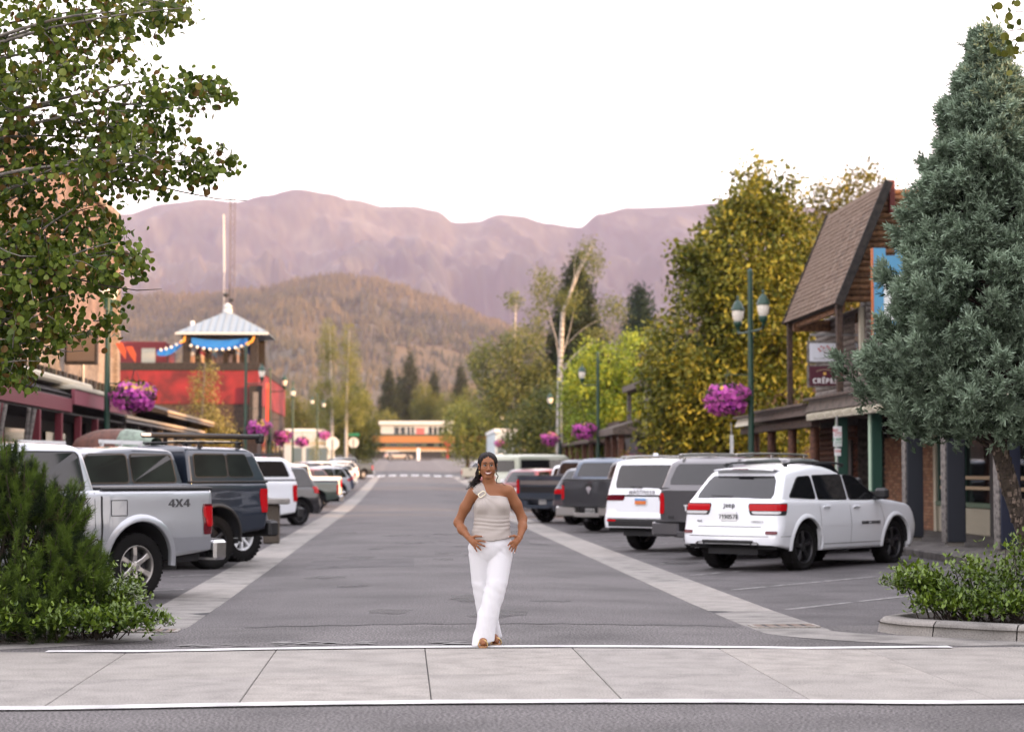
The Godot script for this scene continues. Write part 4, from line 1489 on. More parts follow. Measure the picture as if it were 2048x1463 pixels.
	c.flare_mat = M.black
	c.patches[0] = ["tail_light", M.red_lamp, false, 0.86, 1.16, 0.92, 1.32, 0.010, 0.0, 0.02, true]
	t = make_vehicle(c, "parked_pickup", "dark blue pickup with a bed topper carrying a long black awning", "pickup truck", P.call(-3.8, -34.1), TL, LG)
	finish_pickup(t, c, o)
	mb = MB.new()
	for x in [-0.75, 0.1]:
		mb = MB.new()
		mb.box(Vector3(x, 2.10, 0), Vector3(0.07, 0.03, 1.55), Basis.IDENTITY, 0.01)
		for s in [-1, 1]: mb.box(Vector3(x, 2.06, s * 0.68), Vector3(0.09, 0.1, 0.06), Basis.IDENTITY, 0.015)
		part("cross_bar", mb, M.black, t)
	mb = MB.new()
	mb.box(Vector3(0.15, 2.20, -0.80), Vector3(2.6, 0.09, 0.11), Basis.IDENTITY, 0.03)
	mb.box(Vector3(-1.13, 2.17, -0.80), Vector3(0.12, 0.17, 0.15), Basis.IDENTITY, 0.03)
	part("awning", mb, M.black, t)
	mb = MB.new()
	mb.box(Vector3(1.4, 2.205, -0.858), Vector3(0.2, 0.05, 0.012), Basis.IDENTITY, 0.003)
	part("awning_label", mb, M.white_plastic, t)
	mb = MB.new()
	mb.box(Vector3(-0.3, 2.12, -0.2), Vector3(1.25, 0.02, 0.2), Basis.IDENTITY, 0.008)
	part("roof_board", mb, mat(lin(0.62, 0.5, 0.33), 0.5), t)
	# --- mud tyres show behind it
	c = suv_spec({"paint": paint(lin(0.05, 0.05, 0.05)), "H": 1.72, "belt": 1.15, "R": 0.44, "sill": 0.52, "tw": 0.31, "style": "mud", "rim_mat": M.white_plastic, "rimf": 0.55, "ro": 0.7, "L": 4.2, "lean": 0.05})
	t = make_vehicle(c, "parked_suv", "off-road wagon on big mud tyres, mostly hidden by the dark blue pickup", "car", P.call(-3.5, -36.9), TL, LG)
	# --- white pickup with a topper
	o = {"paint": white, "ro": 1.25, "W": 1.0, "H": 1.94, "bed": 1.37, "R": 0.41, "bumper": M.black, "cover": false}
	c = pickup_spec(o)
	tp = topper(c, 1.98)
	c.cabs.append(tp)
	c.patches[0] = ["tail_light", M.red_lamp, false, 0.86, 1.12, 0.84, 1.26, 0.012, 0.0, 0.0, true]
	t = make_vehicle(c, "parked_pickup", "white pickup with a white bed topper behind the concrete litter bin", "pickup truck", P.call(-4.25, -51.8), TL, LG)
	finish_pickup(t, c, o)
	mb = MB.new()
	for s in [-1, 1]: mb.tube([Vector3(-0.9, 2.05, s * 0.6), Vector3(2.6, 2.02, s * 0.6)], [0.025], 6)
	for x in [-0.6, 0.3, 1.5, 2.3]: mb.box(Vector3(x, 2.03, 0), Vector3(0.06, 0.03, 1.35), Basis.IDENTITY, 0.008)
	part("roof_rack", mb, M.black, t)
	# --- black wagon
	c = suv_spec({"paint": paint(lin(0.010, 0.010, 0.012)), "H": 1.80, "belt": 1.14, "W": 0.98, "rim_mat": M.alloy_dark})
	c.patches[0] = ["tail_light", M.red_lamp, false, 0.6, 1.15, 0.96, 1.16, 0.012, 0.05, 0.0, true]
	t = make_vehicle(c, "parked_suv", "black wagon with red lamps beyond the white topper pickup", "car", P.call(-3.75, -61.5), TL, LG)
	# --- dark green pickup with a white cover
	o = {"paint": paint(lin(0.02, 0.04, 0.032)), "H": 1.78, "bed": 1.22, "R": 0.38, "ro": 1.2, "cover": false}
	c = pickup_spec(o)
	t = make_vehicle(c, "parked_pickup", "dark green pickup with a white bed cover", "pickup truck", P.call(-4.0, -79.0), TL, LG)
	finish_pickup(t, c, o)
	mb = MB.new()
	mb.box(Vector3(-0.32, 1.27, 0), Vector3(1.75, 0.05, 1.78), Basis.IDENTITY, 0.02)
	part("bed_cover", mb, M.white_plastic, t)
	for q in [["parked_suv", "maroon wagon between the black wagon and the green pickup", -4.6, -72.0, lin(0.10, 0.008, 0.012), 0],
			["parked_pickup", "white pickup halfway down the left rank", -4.3, -92.0, lin(0.72, 0.72, 0.72), 1],
			["parked_suv", "maroon wagon beside the halfway white pickup", -4.6, -98.0, lin(0.13, 0.012, 0.012), 0],
			["parked_suv", "silver grey wagon near the octagonal sign", -4.1, -112.0, lin(0.3, 0.31, 0.33), 0],
			["parked_suv", "navy wagon beyond the silver grey one", -4.1, -120.0, lin(0.02, 0.03, 0.06), 0],
			["parked_pickup", "white pickup under the round basket, far left", -4.6, -131.0, lin(0.7, 0.7, 0.68), 1],
			["parked_suv", "pale blue wagon in the far left rank", -4.4, -140.0, lin(0.4, 0.46, 0.5), 0],
			["parked_pickup", "black pickup last before the far crossing", -4.2, -182.0, lin(0.015, 0.02, 0.02), 1],
			["parked_suv", "white wagon behind the last black pickup", -4.9, -170.0, lin(0.7, 0.7, 0.7), 0]]:
		var pm = paint(q[4])
		if q[5] == 1:
			o = {"paint": pm}
			c = pickup_spec(o)
			t = make_vehicle(c, q[0], q[1], "pickup truck", P.call(q[2], q[3]), TL, LG)
			finish_pickup(t, c, o)
		else:
			t = make_vehicle(suv_spec({"paint": pm}), q[0], q[1], "car", P.call(q[2], q[3]), TL, LG)

# ---- street furniture ---------------------------------------------------------
func lamp_post(label: String, x: float, z: float, h: float, arms: Array, group: String, basket_side := 0.0) -> Node3D:
	# arms: offsets of lanterns from the post (x, z)
	var t = thing("street_lamp", label, "street lamp", on(x, z, 0.15), 0.0, group)
	var mb = MB.new()
	mb.lathe([Vector2(0.001, 0), Vector2(0.2, 0.0), Vector2(0.2, 0.12), Vector2(0.16, 0.2), Vector2(0.14, 0.7), Vector2(0.10, 0.8), Vector2(0.088, 1.0), Vector2(0.07, h - 0.1), Vector2(0.075, h - 0.05), Vector2(0.075, h), Vector2(0.03, h + 0.06), Vector2(0.001, h + 0.06)], 12)
	part("post", mb, M.green_post, t)
	for a in arms:
		var at = Vector3(a[0], h - a[2], a[1])
		mb = MB.new()
		mb.tube([Vector3(0, at.y - 0.1, 0), Vector3(a[0] * 0.6, at.y - 0.1, a[1] * 0.6), Vector3(a[0] * 0.95, at.y - 0.08, a[1] * 0.95), at], [0.035, 0.03, 0.03, 0.035], 7)
		part("arm", mb, M.green_post, t)
		var lan = Node3D.new()
		lan.name = "lantern"
		t.add_child(lan, true)
		lan.position = at
		mb = MB.new()
		mb.lathe([Vector2(0.03, 0.0), Vector2(0.05, 0.03), Vector2(0.05, 0.08), Vector2(0.10, 0.12), Vector2(0.125, 0.2), Vector2(0.115, 0.26), Vector2(0.001, 0.26)], 14)
		part("lantern_cup", mb, M.green_post, lan)
		mb = MB.new()
		mb.lathe([Vector2(0.10, 0.26), Vector2(0.15, 0.36), Vector2(0.17, 0.5), Vector2(0.165, 0.58)], 14)
		part("lantern_glass", mb, M.lantern, lan)
		mb = MB.new()
		mb.lathe([Vector2(0.19, 0.56), Vector2(0.195, 0.6), Vector2(0.17, 0.63), Vector2(0.14, 0.72), Vector2(0.08, 0.82), Vector2(0.03, 0.86), Vector2(0.03, 0.9), Vector2(0.045, 0.93), Vector2(0.015, 0.98), Vector2(0.001, 1.02)], 14)
		part("lantern_cap", mb, M.green_post, lan)
	if basket_side != 0.0:
		mb = MB.new()
		mb.tube([Vector3(0, h * 0.585, 0), Vector3(basket_side * 1.0, h * 0.585, 0)], [0.018], 6)
		part("basket_arm", mb, M.green_post, t)
	return t

func flower_basket(label: String, p: Vector3, r: float, yellow: float, count: int):
	var t = thing("flower_basket", label, "flower basket", p, 0.0, "hanging flower baskets along the street")
	var mb = MB.new()
	mb.lathe([Vector2(0.001, -r * 0.75), Vector2(r * 0.3, -r * 0.66), Vector2(r * 0.48, -r * 0.3), Vector2(r * 0.5, 0.0), Vector2(0.001, 0.02)], 12)
	part("bowl", mb, M.earth, t)
	mb = MB.new()
	for i in 3:
		var a = TAU * i / 3
		mb = MB.new()
		mb.tube([Vector3(cos(a) * r * 0.48, 0, sin(a) * r * 0.48), Vector3(0, r * 1.25, 0)], [0.008], 4)
		part("chain", mb, M.black, t)
	var fx = []
	var fc = []
	var lx = []
	var lc = []
	for i in count:
		var q = Vector3(rng.randfn(), rng.randfn() * 0.9 + 0.1, rng.randfn()).normalized()
		var rr = r * rng.randf_range(0.78, 1.03) * (1.0 + 0.12 * sin(q.x * 5.0 + q.y * 4.0 + p.z))
		var pos = q * Vector3(rr, rr * 0.60, rr)
		if q.y < -0.2: pos.y -= rng.randf() * r * 0.25
		fx.append(Transform3D(Basis(Quaternion(Vector3.UP, q)) * ry(rng.randf() * TAU) * Basis(Vector3.RIGHT, rng.randfn() * 0.4) * Basis.from_scale(Vector3.ONE * rng.randf_range(0.8, 1.25)), pos))
		var cl = Color(0.46, 0.05, 0.38).lerp(Color(0.72, 0.16, 0.54), rng.randf())
		if rng.randf() < 0.15: cl = Color(0.30, 0.03, 0.30)
		if q.y > 0.25 and q.x > -0.4 and rng.randf() < yellow: cl = Color(0.75, 0.50, 0.08)
		fc.append(cl)
	for i in count:
		var q = Vector3(rng.randfn(), rng.randfn(), rng.randfn()).normalized()
		lx.append(Transform3D(any_turn().scaled(Vector3.ONE * rng.randf_range(0.8, 1.2)), q * Vector3(r, r * 0.60, r) * rng.randf_range(0.5, 0.98)))
		lc.append(Color(0.02, 0.04, 0.012).lerp(Color(0.07, 0.10, 0.02), rng.randf()))
	scatter("blossoms", t, M.blossom_mesh, M.leaf, fx, fc)
	scatter("foliage", t, M.basket_leaf_mesh, M.leaf, lx, lc)

func furniture():
	M.lantern = mat(lin(0.85, 0.80, 0.70), 0.3)
	M.lantern.backlight_enabled = true
	M.lantern.backlight = Color(0.7, 0.7, 0.7)
	var mb = MB.new()
	for i in 5:
		var a = TAU * i / 5
		var l = Vector3(cos(a - 0.5), 0.25, sin(a - 0.5)) * 0.05
		var r = Vector3(cos(a + 0.5), 0.25, sin(a + 0.5)) * 0.05
		mb.tri(Vector3.ZERO, r, l)
		mb.tri(l, r, Vector3(cos(a) * 0.062, 0.006, sin(a) * 0.062))
	M.blossom_mesh = mb.mesh()
	M.basket_leaf_mesh = leaf_spray(5, 0.12, 0.08, 0.5).mesh()
	var LG = "green street lamps with acorn lanterns"
	lamp_post("nearest left green lamp post, its top lost in the aspen leaves", -8.2, -56.0, 6.6, [[0.0, 0.7, 0.6], [0.0, -0.7, 0.6]], LG, 0.78)
	lamp_post("nearest right green lamp post with two lanterns, beside the golden tree", 9.65, -55.0, 7.0, [[0.18, 1.0, 1.6], [-0.18, -1.0, 1.6]], LG, -0.75)
	lamp_post("left lamp post in front of the red building, lantern on an arm", -8.2, -105.0, 7.9, [[0.85, 0.2, 1.9]], LG, 0.65)
	lamp_post("left lamp post just past the red building's corner", -8.2, -124.0, 7.5, [[0.9, 0.2, 1.3]], LG, 0.65)
	lamp_post("third left lamp post past the red building, before the pale flat-roofed store", -8.2, -150.0, 7.6, [[0.0, 0.4, 1.3], [0.0, -0.4, 1.3]], LG, 0.6)
	lamp_post("farthest left lamp post with a pair of lanterns", -8.2, -193.0, 7.8, [[-0.5, 0.0, 1.2], [0.6, 0.0, 1.5]], LG, 0.6)
	lamp_post("right lamp post with one lantern on its left arm, before the lime green tree", 9.6, -98.0, 7.2, [[-0.8, 0.1, 1.5]], LG, -0.6)
	lamp_post("right lamp post half hidden behind the white birch trunk", 9.6, -122.0, 6.6, [[-0.6, 0.1, 1.5]], LG, -0.6)
	lamp_post("farthest right lamp post before the pale blue store", 9.6, -184.0, 6.5, [[-0.5, 0.1, 1.5]], LG, -0.6)
	flower_basket("magenta flower basket with yellow blooms on the nearest left lamp post", on(-7.45, -56.0, 3.7), 0.62, 0.45, 900)
	flower_basket("pink flower basket on the nearest right lamp post", on(9.0, -55.0, 3.62), 0.62, 0.05, 900)
	flower_basket("magenta flower basket low on the lamp post before the red building", on(-7.5, -105.0, 3.8), 0.64, 0.3, 420)
	flower_basket("magenta flower basket on the post past the red building's corner", on(-7.4, -124.0, 3.5), 0.62, 0.3, 420)
	flower_basket("purple flower basket on the third left lamp post past the red building", on(-7.5, -150.0, 3.3), 0.55, 0.1, 300)
	flower_basket("dark purple flower basket on the farthest left lamp post", on(-7.6, -193.0, 4.0), 0.62, 0.1, 300)
	flower_basket("purple flower basket on the right lamp post before the lime green tree", on(8.9, -98.0, 3.55), 0.62, 0.1, 420)
	flower_basket("pink and yellow flower basket left of the white birch trunk", on(9.0, -122.0, 3.35), 0.6, 0.35, 420)
	flower_basket("dark purple flower basket on the farthest right lamp post", on(8.95, -184.0, 3.2), 0.55, 0.1, 260)
	# concrete litter bin
	var t = thing("litter_bin", "concrete litter bin with a broad flat lid in the left gutter", "litter bin", on(-2.95, -45.5))
	mb = MB.new()
	mb.box(Vector3(0, 0.44, 0), Vector3(0.36, 0.88, 0.36), Basis.IDENTITY, 0.03)
	part("bin_body", mb, M.bin, t)
	mb = MB.new()
	mb.box(Vector3(0.0, 0.95, 0), Vector3(0.80, 0.13, 0.6), Basis.IDENTITY, 0.025)
	part("bin_lid", mb, M.concrete_b, t)
	# stop signs seen from behind, street name blade
	for q in [["back of the larger octagonal sign, before the slim birches", -6.1, -175.0, 3.2, 0.42], ["back of the smaller octagonal sign under the green name blade", -5.2, -213.0, 3.3, 0.40]]:
		t = thing("stop_sign", q[0], "road sign", on(q[1], q[2]), 0.0, "octagonal signs seen from behind")
		mb = MB.new()
		mb.tube([Vector3.ZERO, Vector3(0, q[3] + 0.4, 0)], [0.035], 6)
		part("post", mb, M.green_post, t)
		var oct = PackedVector2Array()
		for i in 8: oct.append(Vector2(cos(TAU * (i + 0.5) / 8), sin(TAU * (i + 0.5) / 8)) * q[4] * 1.45)
		mb = MB.new()
		mb.prism(oct, func(p, s): return Vector3(p.x, q[3] + p.y, -0.05 - 0.012 * s))
		part("sign_plate", mb, M.steel_pale, t)
		mb = MB.new()
		mb.poly(oct, func(p): return Vector3(p.x, q[3] + p.y, -0.066))
		part("sign_face", mb, mat(lin(0.4, 0.01, 0.01), 0.4), t)
		if q[3] > 3.25:
			mb = MB.new()
			mb.box(Vector3(0, q[3] + 0.85, 0), Vector3(1.2, 0.3, 0.02), Basis.IDENTITY, 0.005)
			part("name_blade", mb, mat(lin(0.01, 0.16, 0.08), 0.4), t)
	# parking sign on the right
	t = thing("parking_sign", "red and green parking rules sign on a thin post before the green canopy posts", "road sign", on(10.0, -45.6, 0.15))
	mb = MB.new()
	mb.tube([Vector3.ZERO, Vector3(0, 2.7, 0)], [0.025], 6)
	part("post", mb, M.steel, t)
	mb = MB.new()
	mb.box(Vector3(0, 2.22, 0.03), Vector3(0.2, 0.46, 0.01), Basis.IDENTITY, 0.003)
	part("sign_plate", mb, M.white_plastic, t)
	var red = mat(lin(0.5, 0.02, 0.02), 0.5)
	var grn = mat(lin(0.01, 0.22, 0.09), 0.5)
	letters("NO", 0.06, red, t, at3(Vector3(-0.05, 2.36, 0.037)))
	letters("PARKING", 0.028, red, t, at3(Vector3(0.02, 2.30, 0.037)))
	letters("2 AM - 6 AM", 0.022, red, t, at3(Vector3(0.0, 2.25, 0.037)))
	letters("2 HR", 0.07, grn, t, at3(Vector3(-0.02, 2.15, 0.037)))
	letters("PARKING", 0.028, grn, t, at3(Vector3(0.02, 2.08, 0.037)))
	letters("9 AM - 6 PM", 0.022, grn, t, at3(Vector3(0.0, 2.03, 0.037)))
	mb = MB.new()
	mb.box(Vector3(0, 1.86, 0.03), Vector3(0.15, 0.17, 0.01), Basis.IDENTITY, 0.003)
	part("sign_plate", mb, M.white_plastic, t)
	letters("TOW", 0.05, red, t, at3(Vector3(0, 1.88, 0.037)))
	t = thing("parking_sign", "narrow white sign on the post just left of the nearest right lamp", "road sign", on(9.35, -56.5, 0.15))
	mb = MB.new()
	mb.tube([Vector3.ZERO, Vector3(0, 2.8, 0)], [0.025], 6)
	part("post", mb, M.steel, t)
	mb = MB.new()
	mb.box(Vector3(0, 2.15, 0.03), Vector3(0.1, 0.62, 0.012), Basis.IDENTITY, 0.003)
	part("sign_plate", mb, M.white_plastic, t)

# ---- buildings ------------------------------------------------------------------
func wall_box(x0: float, x1: float, y0: float, y1: float, z0: float, z1: float, bev := 0.0) -> MB:
	var mb = MB.new()
	mb.box(Vector3((x0 + x1) / 2, (y0 + y1) / 2, (z0 + z1) / 2), Vector3(absf(x1 - x0), absf(y1 - y0), absf(z1 - z0)), Basis.IDENTITY, bev)
	return mb

func right_buildings():
	var t
	var mb
	# --- mint green building behind the juniper, with brick piers and shop windows under its canopy
	t = thing("shop_building", "mint green building behind the juniper with brick piers under its canopy", "building", Vector3(0, 0.1, 0))
	part("wall", wall_box(12.75, 22.0, 3.3, 8.75, -24.0, -48.3), M.mint, t)
	part("parapet", wall_box(12.62, 13.1, 8.75, 8.95, -24.0, -48.2, 0.03), M.mint, t)
	part("wall_block", wall_box(12.35, 12.745, 5.6, 7.45, -40.0, -48.2, 0.02), M.mint, t)
	part("wall", wall_box(12.750, 22.0, 0.0, 3.3, -24.0, -52.1), M.brick_dark, t)
	part("soffit", wall_box(12.6, 12.745, 3.1, 3.296, -24.0, -48.3), M.timber_dark, t)
	# brick piers, brick by brick near the window
	for pier in [[-52.0, -47.0], [-35.6, -34.6]]:
		var bx = part("brick_pier", wall_box(12.665, 12.745, 0.0, 2.35, pier[0], pier[1]), M.mortar, t)
		var course = 0
		while course < 30:
			var y = 0.02 + course * 0.077
			var z = pier[0] + (0.1 if course % 2 else 0.0)
			while z < pier[1] - 0.05:
				mb = MB.new()
				var z1 = minf(z + 0.2, pier[1])
				mb.box(Vector3(12.660, y + 0.035, (z + z1) / 2 + 0.002), Vector3(0.03, 0.066, z1 - z - 0.014), Basis.IDENTITY, 0.005)
				part("brick", mb, M.bricks[rng.randi() % 4], bx)
				z += 0.205
			course += 1
	# shop window with a corrugated apron
	for w in [[-46.6, -42.4], [-41.8, -36.2], [-34.0, -26.0]]:
		part("window_glass", wall_box(12.690, 12.730, 0.78, 2.9, w[0], w[1]), M.glass, t)
		for z in [w[0], (w[0] + w[1]) / 2, w[1]]: part("window_frame", wall_box(12.610, 12.730, 0.7, 2.98, z - 0.05, z + 0.05, 0.01), M.trim_green, t)
		part("window_sill", wall_box(12.570, 12.730, 0.66, 0.77, w[0] - 0.1, w[1] + 0.1, 0.01), M.trim_sage, t)
		part("window_shelf", wall_box(12.630, 12.685, 1.28, 1.36, w[0] + 0.1, w[1] - 0.1, 0.01), M.shelf, t)
		part("window_shelf", wall_box(12.630, 12.685, 1.05, 1.13, w[0] + 0.1, w[1] - 0.1, 0.01), M.shelf, t)
		var apron = part("apron", wall_box(12.650, 12.730, 0.06, 0.655, w[0] - 0.06, w[1] + 0.06), M.cream, t)
		var z = w[0]
		while z < w[1]:
			mb = MB.new()
			mb.box(Vector3(12.635, 0.36, z + 0.05), Vector3(0.04, 0.58, 0.06), Basis.IDENTITY, 0.012)
			part("batten", mb, M.cream, apron)
			z += 0.115
	part("corner_post", wall_box(12.590, 12.730, 0.0, 2.98, -46.95, -46.75, 0.01), M.cream, t)
	part("door_panel", wall_box(12.580, 12.660, 0.0, 2.3, -42.35, -41.9, 0.01), M.black, t)
	part("wall_lamp", wall_box(12.530, 12.660, 1.9, 2.2, -49.4, -49.2, 0.02), M.white_plastic, t)
	# --- the canopy along the pavement
	t = thing("canopy", "brown shingled canopy over the right pavement on green and navy posts", "canopy", Vector3(0, 0.1, 0))
	# fascia in lengths
	for s in [[-24.0, -41.0, 2.92, 3.20, M.fascia], [-41.02, -49.4, 2.92, 3.22, M.fascia], [-49.42, -57.0, 2.86, 3.12, M.fascia_b], [-57.02, -60.0, 2.8, 3.05, M.cream]]:
		mb = MB.new()
		mb.quad(Vector3(10.02, s[2], s[0]), Vector3(10.02, s[2], s[1]), Vector3(10.14, s[3], s[1]), Vector3(10.14, s[3], s[0]))
		mb.quad(Vector3(10.14, s[3], s[0]), Vector3(10.14, s[3], s[1]), Vector3(13.55, s[3] + 0.28, s[1]), Vector3(13.55, s[3] + 0.28, s[0]))
		mb.quad(Vector3(10.02, s[2], s[0]), Vector3(10.02, s[2], s[1]), Vector3(13.55, s[2] - 0.02, s[1]), Vector3(13.55, s[2] - 0.02, s[0]))
		for z in [s[0], s[1]]: mb.quad(Vector3(10.02, s[2], z), Vector3(10.14, s[3], z), Vector3(13.55, s[3] + 0.28, z), Vector3(13.55, s[2] - 0.02, z))
		part("canopy_roof", mb, s[4], t)
		part("gutter_board", wall_box(9.97, 10.10, s[3] - 0.02, s[3] + 0.05, s[0], s[1], 0.01), M.fascia_b, t)
	part("fascia_strip", wall_box(10.06, 10.2, 2.72, 2.9, -30.0, -49.4, 0.01), M.cream, t)
	part("fascia_beam", wall_box(10.2, 10.42, 2.58, 2.78, -49.5, -60.0, 0.01), M.timber, t)
	for i in 9:
		# rafter tails
		mb = MB.new()
		mb.box(Vector3(10.0, 2.82, -40.4 - i * 0.98), Vector3(0.34, 0.11, 0.14), Basis(Vector3.BACK, 0.35), 0.01)
		part("rafter_tail", mb, M.cream, t)
	var posts = [[-37.6, M.navy, 0.36], [-40.6, M.navy, 0.34], [-43.6, M.trim_green, 0.24], [-47.0, M.trim_green, 0.24], [-34.2, M.navy_b, 0.36], [-30.8, M.navy_b, 0.36]]
	for q in posts:
		var p = part("canopy_post", wall_box(10.3, 10.3 + q[2], 0.12, 2.75, q[0] - q[2] / 2, q[0] + q[2] / 2, 0.015), q[1], t)
		part("post_base", wall_box(10.33, 10.27 + q[2], 0.0, 0.12, q[0] - q[2] / 2 + 0.05, q[0] + q[2] / 2 - 0.05), M.concrete, p)
		part("post_edge", wall_box(10.275, 10.298, 0.12, 2.75, q[0] - q[2] / 2 + 0.02, q[0] + q[2] / 2 - 0.02), M.trim_pale if q[1] == M.trim_green else M.grey_wood, p)
	for z in [-50.3, -53.2, -56.2, -58.8]:
		mb = MB.new()
		mb.lathe([Vector2(0.14, 0), Vector2(0.125, 1.4), Vector2(0.12, 2.6)], 10, at3(Vector3(10.45, 0, z)))
		part("log_post", mb, M.log_brown, t)
	# --- log building with the steep shingled roof
	t = thing("log_building", "log building with a steep brown shingled roof over the right canopy", "building", Vector3(0, 0.1, 0))
	part("wall", wall_box(12.0, 20.0, 3.3, 5.6, -49.6, -57.0), M.log_grey_dark, t)
	part("wall", wall_box(12.0, 20.0, 0.0, 3.3, -52.2, -57.0), M.log_grey_dark, t)
	part("wall", wall_box(13.2, 20.0, 5.6, 8.3, -49.6, -57.0), M.log_grey_dark, t)
	# upper wall of weathered logs, near end and street side
	for i in 17:
		var y = 3.35 + i * 0.155
		if y > 5.75: break
		mb = MB.new()
		mb.tube([Vector3(11.6, y, -49.5), Vector3(13.0, y, -49.5)], [0.085], 8)
		part("wall_log", mb, M.log_grey[i % 3], t)
		mb = MB.new()
		mb.tube([Vector3(11.95, y, -49.4), Vector3(11.95, y, -57.0)], [0.085], 8)
		part("wall_log", mb, M.log_grey[(i + 1) % 3], t)
	# gable logs under the verge
	for i in 19:
		var y = 5.78 + i * 0.15
		var xe = 10.95 + (y - 5.7) * 0.385
		mb = MB.new()
		mb.tube([Vector3(xe + 0.1, y, -49.45), Vector3(13.6, y, -49.45)], [0.08], 8)
		part("gable_log", mb, M.log_warm[i % 3], t)
	part("barge_post", wall_box(12.12, 12.26, 7.9, 8.72, -49.0, -49.2, 0.01), mat(lin(0.12, 0.02, 0.015), 0.7), t)
	part("upper_window", wall_box(11.56, 11.6, 4.0, 5.5, -49.9, -50.5), M.glass, t)
	part("window_frame", wall_box(11.50, 11.62, 3.9, 5.6, -49.72, -49.86, 0.01), M.cream, t)
	# roof: a thick board with shingles one by one
	var e0 = Vector3(10.72, 5.62, 0)
	var e1 = Vector3(11.98, 8.62, 0)
	var up = (e1 - e0).normalized()
	var out = Vector3(-up.y, up.x, 0)
	mb = MB.new()
	var zN = -48.7
	var zF = -55.6
	var roof_len = (e1 - e0).length()
	var bb = Basis(up, out, up.cross(out))
	mb.box((e0 + e1) / 2 + Vector3(0, 0, (zN + zF) / 2) - out * 0.07, Vector3(roof_len, 0.1, absf(zN - zF)), bb)
	var roof = part("roof", mb, M.timber_dark, t)
	for z in [zN + 0.02, zF - 0.02]:
		mb = MB.new()
		mb.box((e0 + e1) / 2 + Vector3(0, 0, z) - out * 0.04, Vector3(roof_len + 0.1, 0.22, 0.06), bb, 0.01)
		part("verge_board", mb, M.timber_dark, roof)
	var rest = MB.new()
	var count = 0
	var courses = 24
	for r in courses:
		var u = roof_len * r / courses
		var z = zN - 0.02 - (0.1 if r % 2 else 0.0)
		while z > zF + 0.05:
			var w = rng.randf_range(0.14, 0.27)
			w = minf(w, z - zF)
			var lift = rng.randf_range(0.0, 0.012)
			var c0 = e0 + up * (u + 0.085) + out * (0.012 + lift) + Vector3(0, 0, z - w / 2)
			var tilt = Basis(Vector3.BACK, -0.10) * bb
			if count < 300 and (z > -51.6):
				mb = MB.new()
				mb.box(c0, Vector3(0.19, 0.016, w - 0.012), tilt, 0.003)
				part("shingle", mb, M.shingle[rng.randi() % 4], roof)
				count += 1
			else: rest.box(c0, Vector3(0.19, 0.016, w - 0.012), tilt)
			z -= w
	tag(part("shingles", rest, M.shingle[0], roof), "", "", "", "stuff")
	# posts and beams that carry the eave
	for q in [[-49.0, 0.16], [-55.3, 0.14]]: part("eave_post", wall_box(10.74, 10.74 + q[1], 3.1, 5.75, q[0] - 0.08, q[0] + 0.08, 0.015), M.timber, t)
	part("eave_beam", wall_box(10.9, 11.0, 5.45, 5.72, -49.1, -55.2, 0.01), M.log_warm[0], t)
	part("cross_beam", wall_box(10.85, 12.0, 5.35, 5.66, -54.9, -55.1, 0.01), M.log_warm[1], t)
	part("tie_bar", wall_box(10.7, 12.0, 5.02, 5.08, -51.9, -51.98), M.steel, t)
	# lower log wall and dark porch behind the posts
	for i in 17:
		mb = MB.new()
		var y = 0.12 + i * 0.155
		mb.tube([Vector3(12.0, y, -52.25), Vector3(12.0, y, -56.9)], [0.085], 8)
		part("wall_log", mb, M.log_red[i % 2], t)
	part("porch_door", wall_box(11.86, 11.91, 0.05, 2.3, -52.4, -53.4), M.black, t)
	# --- hanging signs
	t = thing("hanging_sign", "white hanging sign with a small branching tree logo, under the log roof", "sign", Vector3(11.06, 4.68, -51.9))
	mb = MB.new()
	mb.box(Vector3.ZERO, Vector3(0.92, 0.60, 0.06), Basis.IDENTITY, 0.01)
	part("frame", mb, M.grey_wood, t)
	mb = MB.new()
	mb.box(Vector3(0, 0, 0.034), Vector3(0.80, 0.48, 0.012), Basis.IDENTITY, 0.003)
	part("sign_panel", mb, mat(lin(0.58, 0.60, 0.66), 0.6), t)
	var ink = mat(lin(0.22, 0.15, 0.14), 0.7)
	var redm = mat(lin(0.42, 0.05, 0.04), 0.7)
	mb = MB.new()
	mb.tube([Vector3(0, -0.10, 0.042), Vector3(0, 0.02, 0.042)], [0.007], 4)
	for a in [[-0.14, 0.08], [-0.06, 0.13], [0.06, 0.14], [0.14, 0.06]]: mb.tube([Vector3(0, 0.0, 0.042), Vector3(a[0], a[1], 0.042)], [0.005], 4)
	part("logo_stem", mb, ink, t)
	for a in [[-0.16, 0.09], [-0.09, 0.15], [-0.02, 0.12], [0.07, 0.16], [0.16, 0.08], [0.11, 0.12], [-0.12, 0.04]]:
		mb = MB.new()
		mb.ball(Vector3(a[0], a[1], 0.042), Vector3(0.026, 0.026, 0.004), 8, 4)
		part("logo_dot", mb, redm, t)
	for i in 11:
		if i == 6: continue
		part("lettering", wall_box(-0.29 + i * 0.055, -0.252 + i * 0.055, -0.19, -0.145 + (0.02 if i % 3 == 0 else 0.0), 0.0405, 0.044), M.ink_pale, t)
	mb = MB.new()
	mb.tube([Vector3(-0.4, 0.3, 0), Vector3(-0.4, 0.42, 0)], [0.01], 4)
	part("hook", mb, M.steel, t)
	t = thing("hanging_sign", "maroon hanging sign reading CRÊPE below the white one", "sign", Vector3(11.06, 4.06, -51.9))
	mb = MB.new()
	mb.box(Vector3.ZERO, Vector3(0.92, 0.60, 0.06), Basis.IDENTITY, 0.01)
	part("frame", mb, M.grey_wood, t)
	mb = MB.new()
	mb.box(Vector3(0, 0, 0.034), Vector3(0.82, 0.51, 0.012), Basis.IDENTITY, 0.003)
	part("sign_panel", mb, mat(lin(0.065, 0.006, 0.018), 0.6), t)
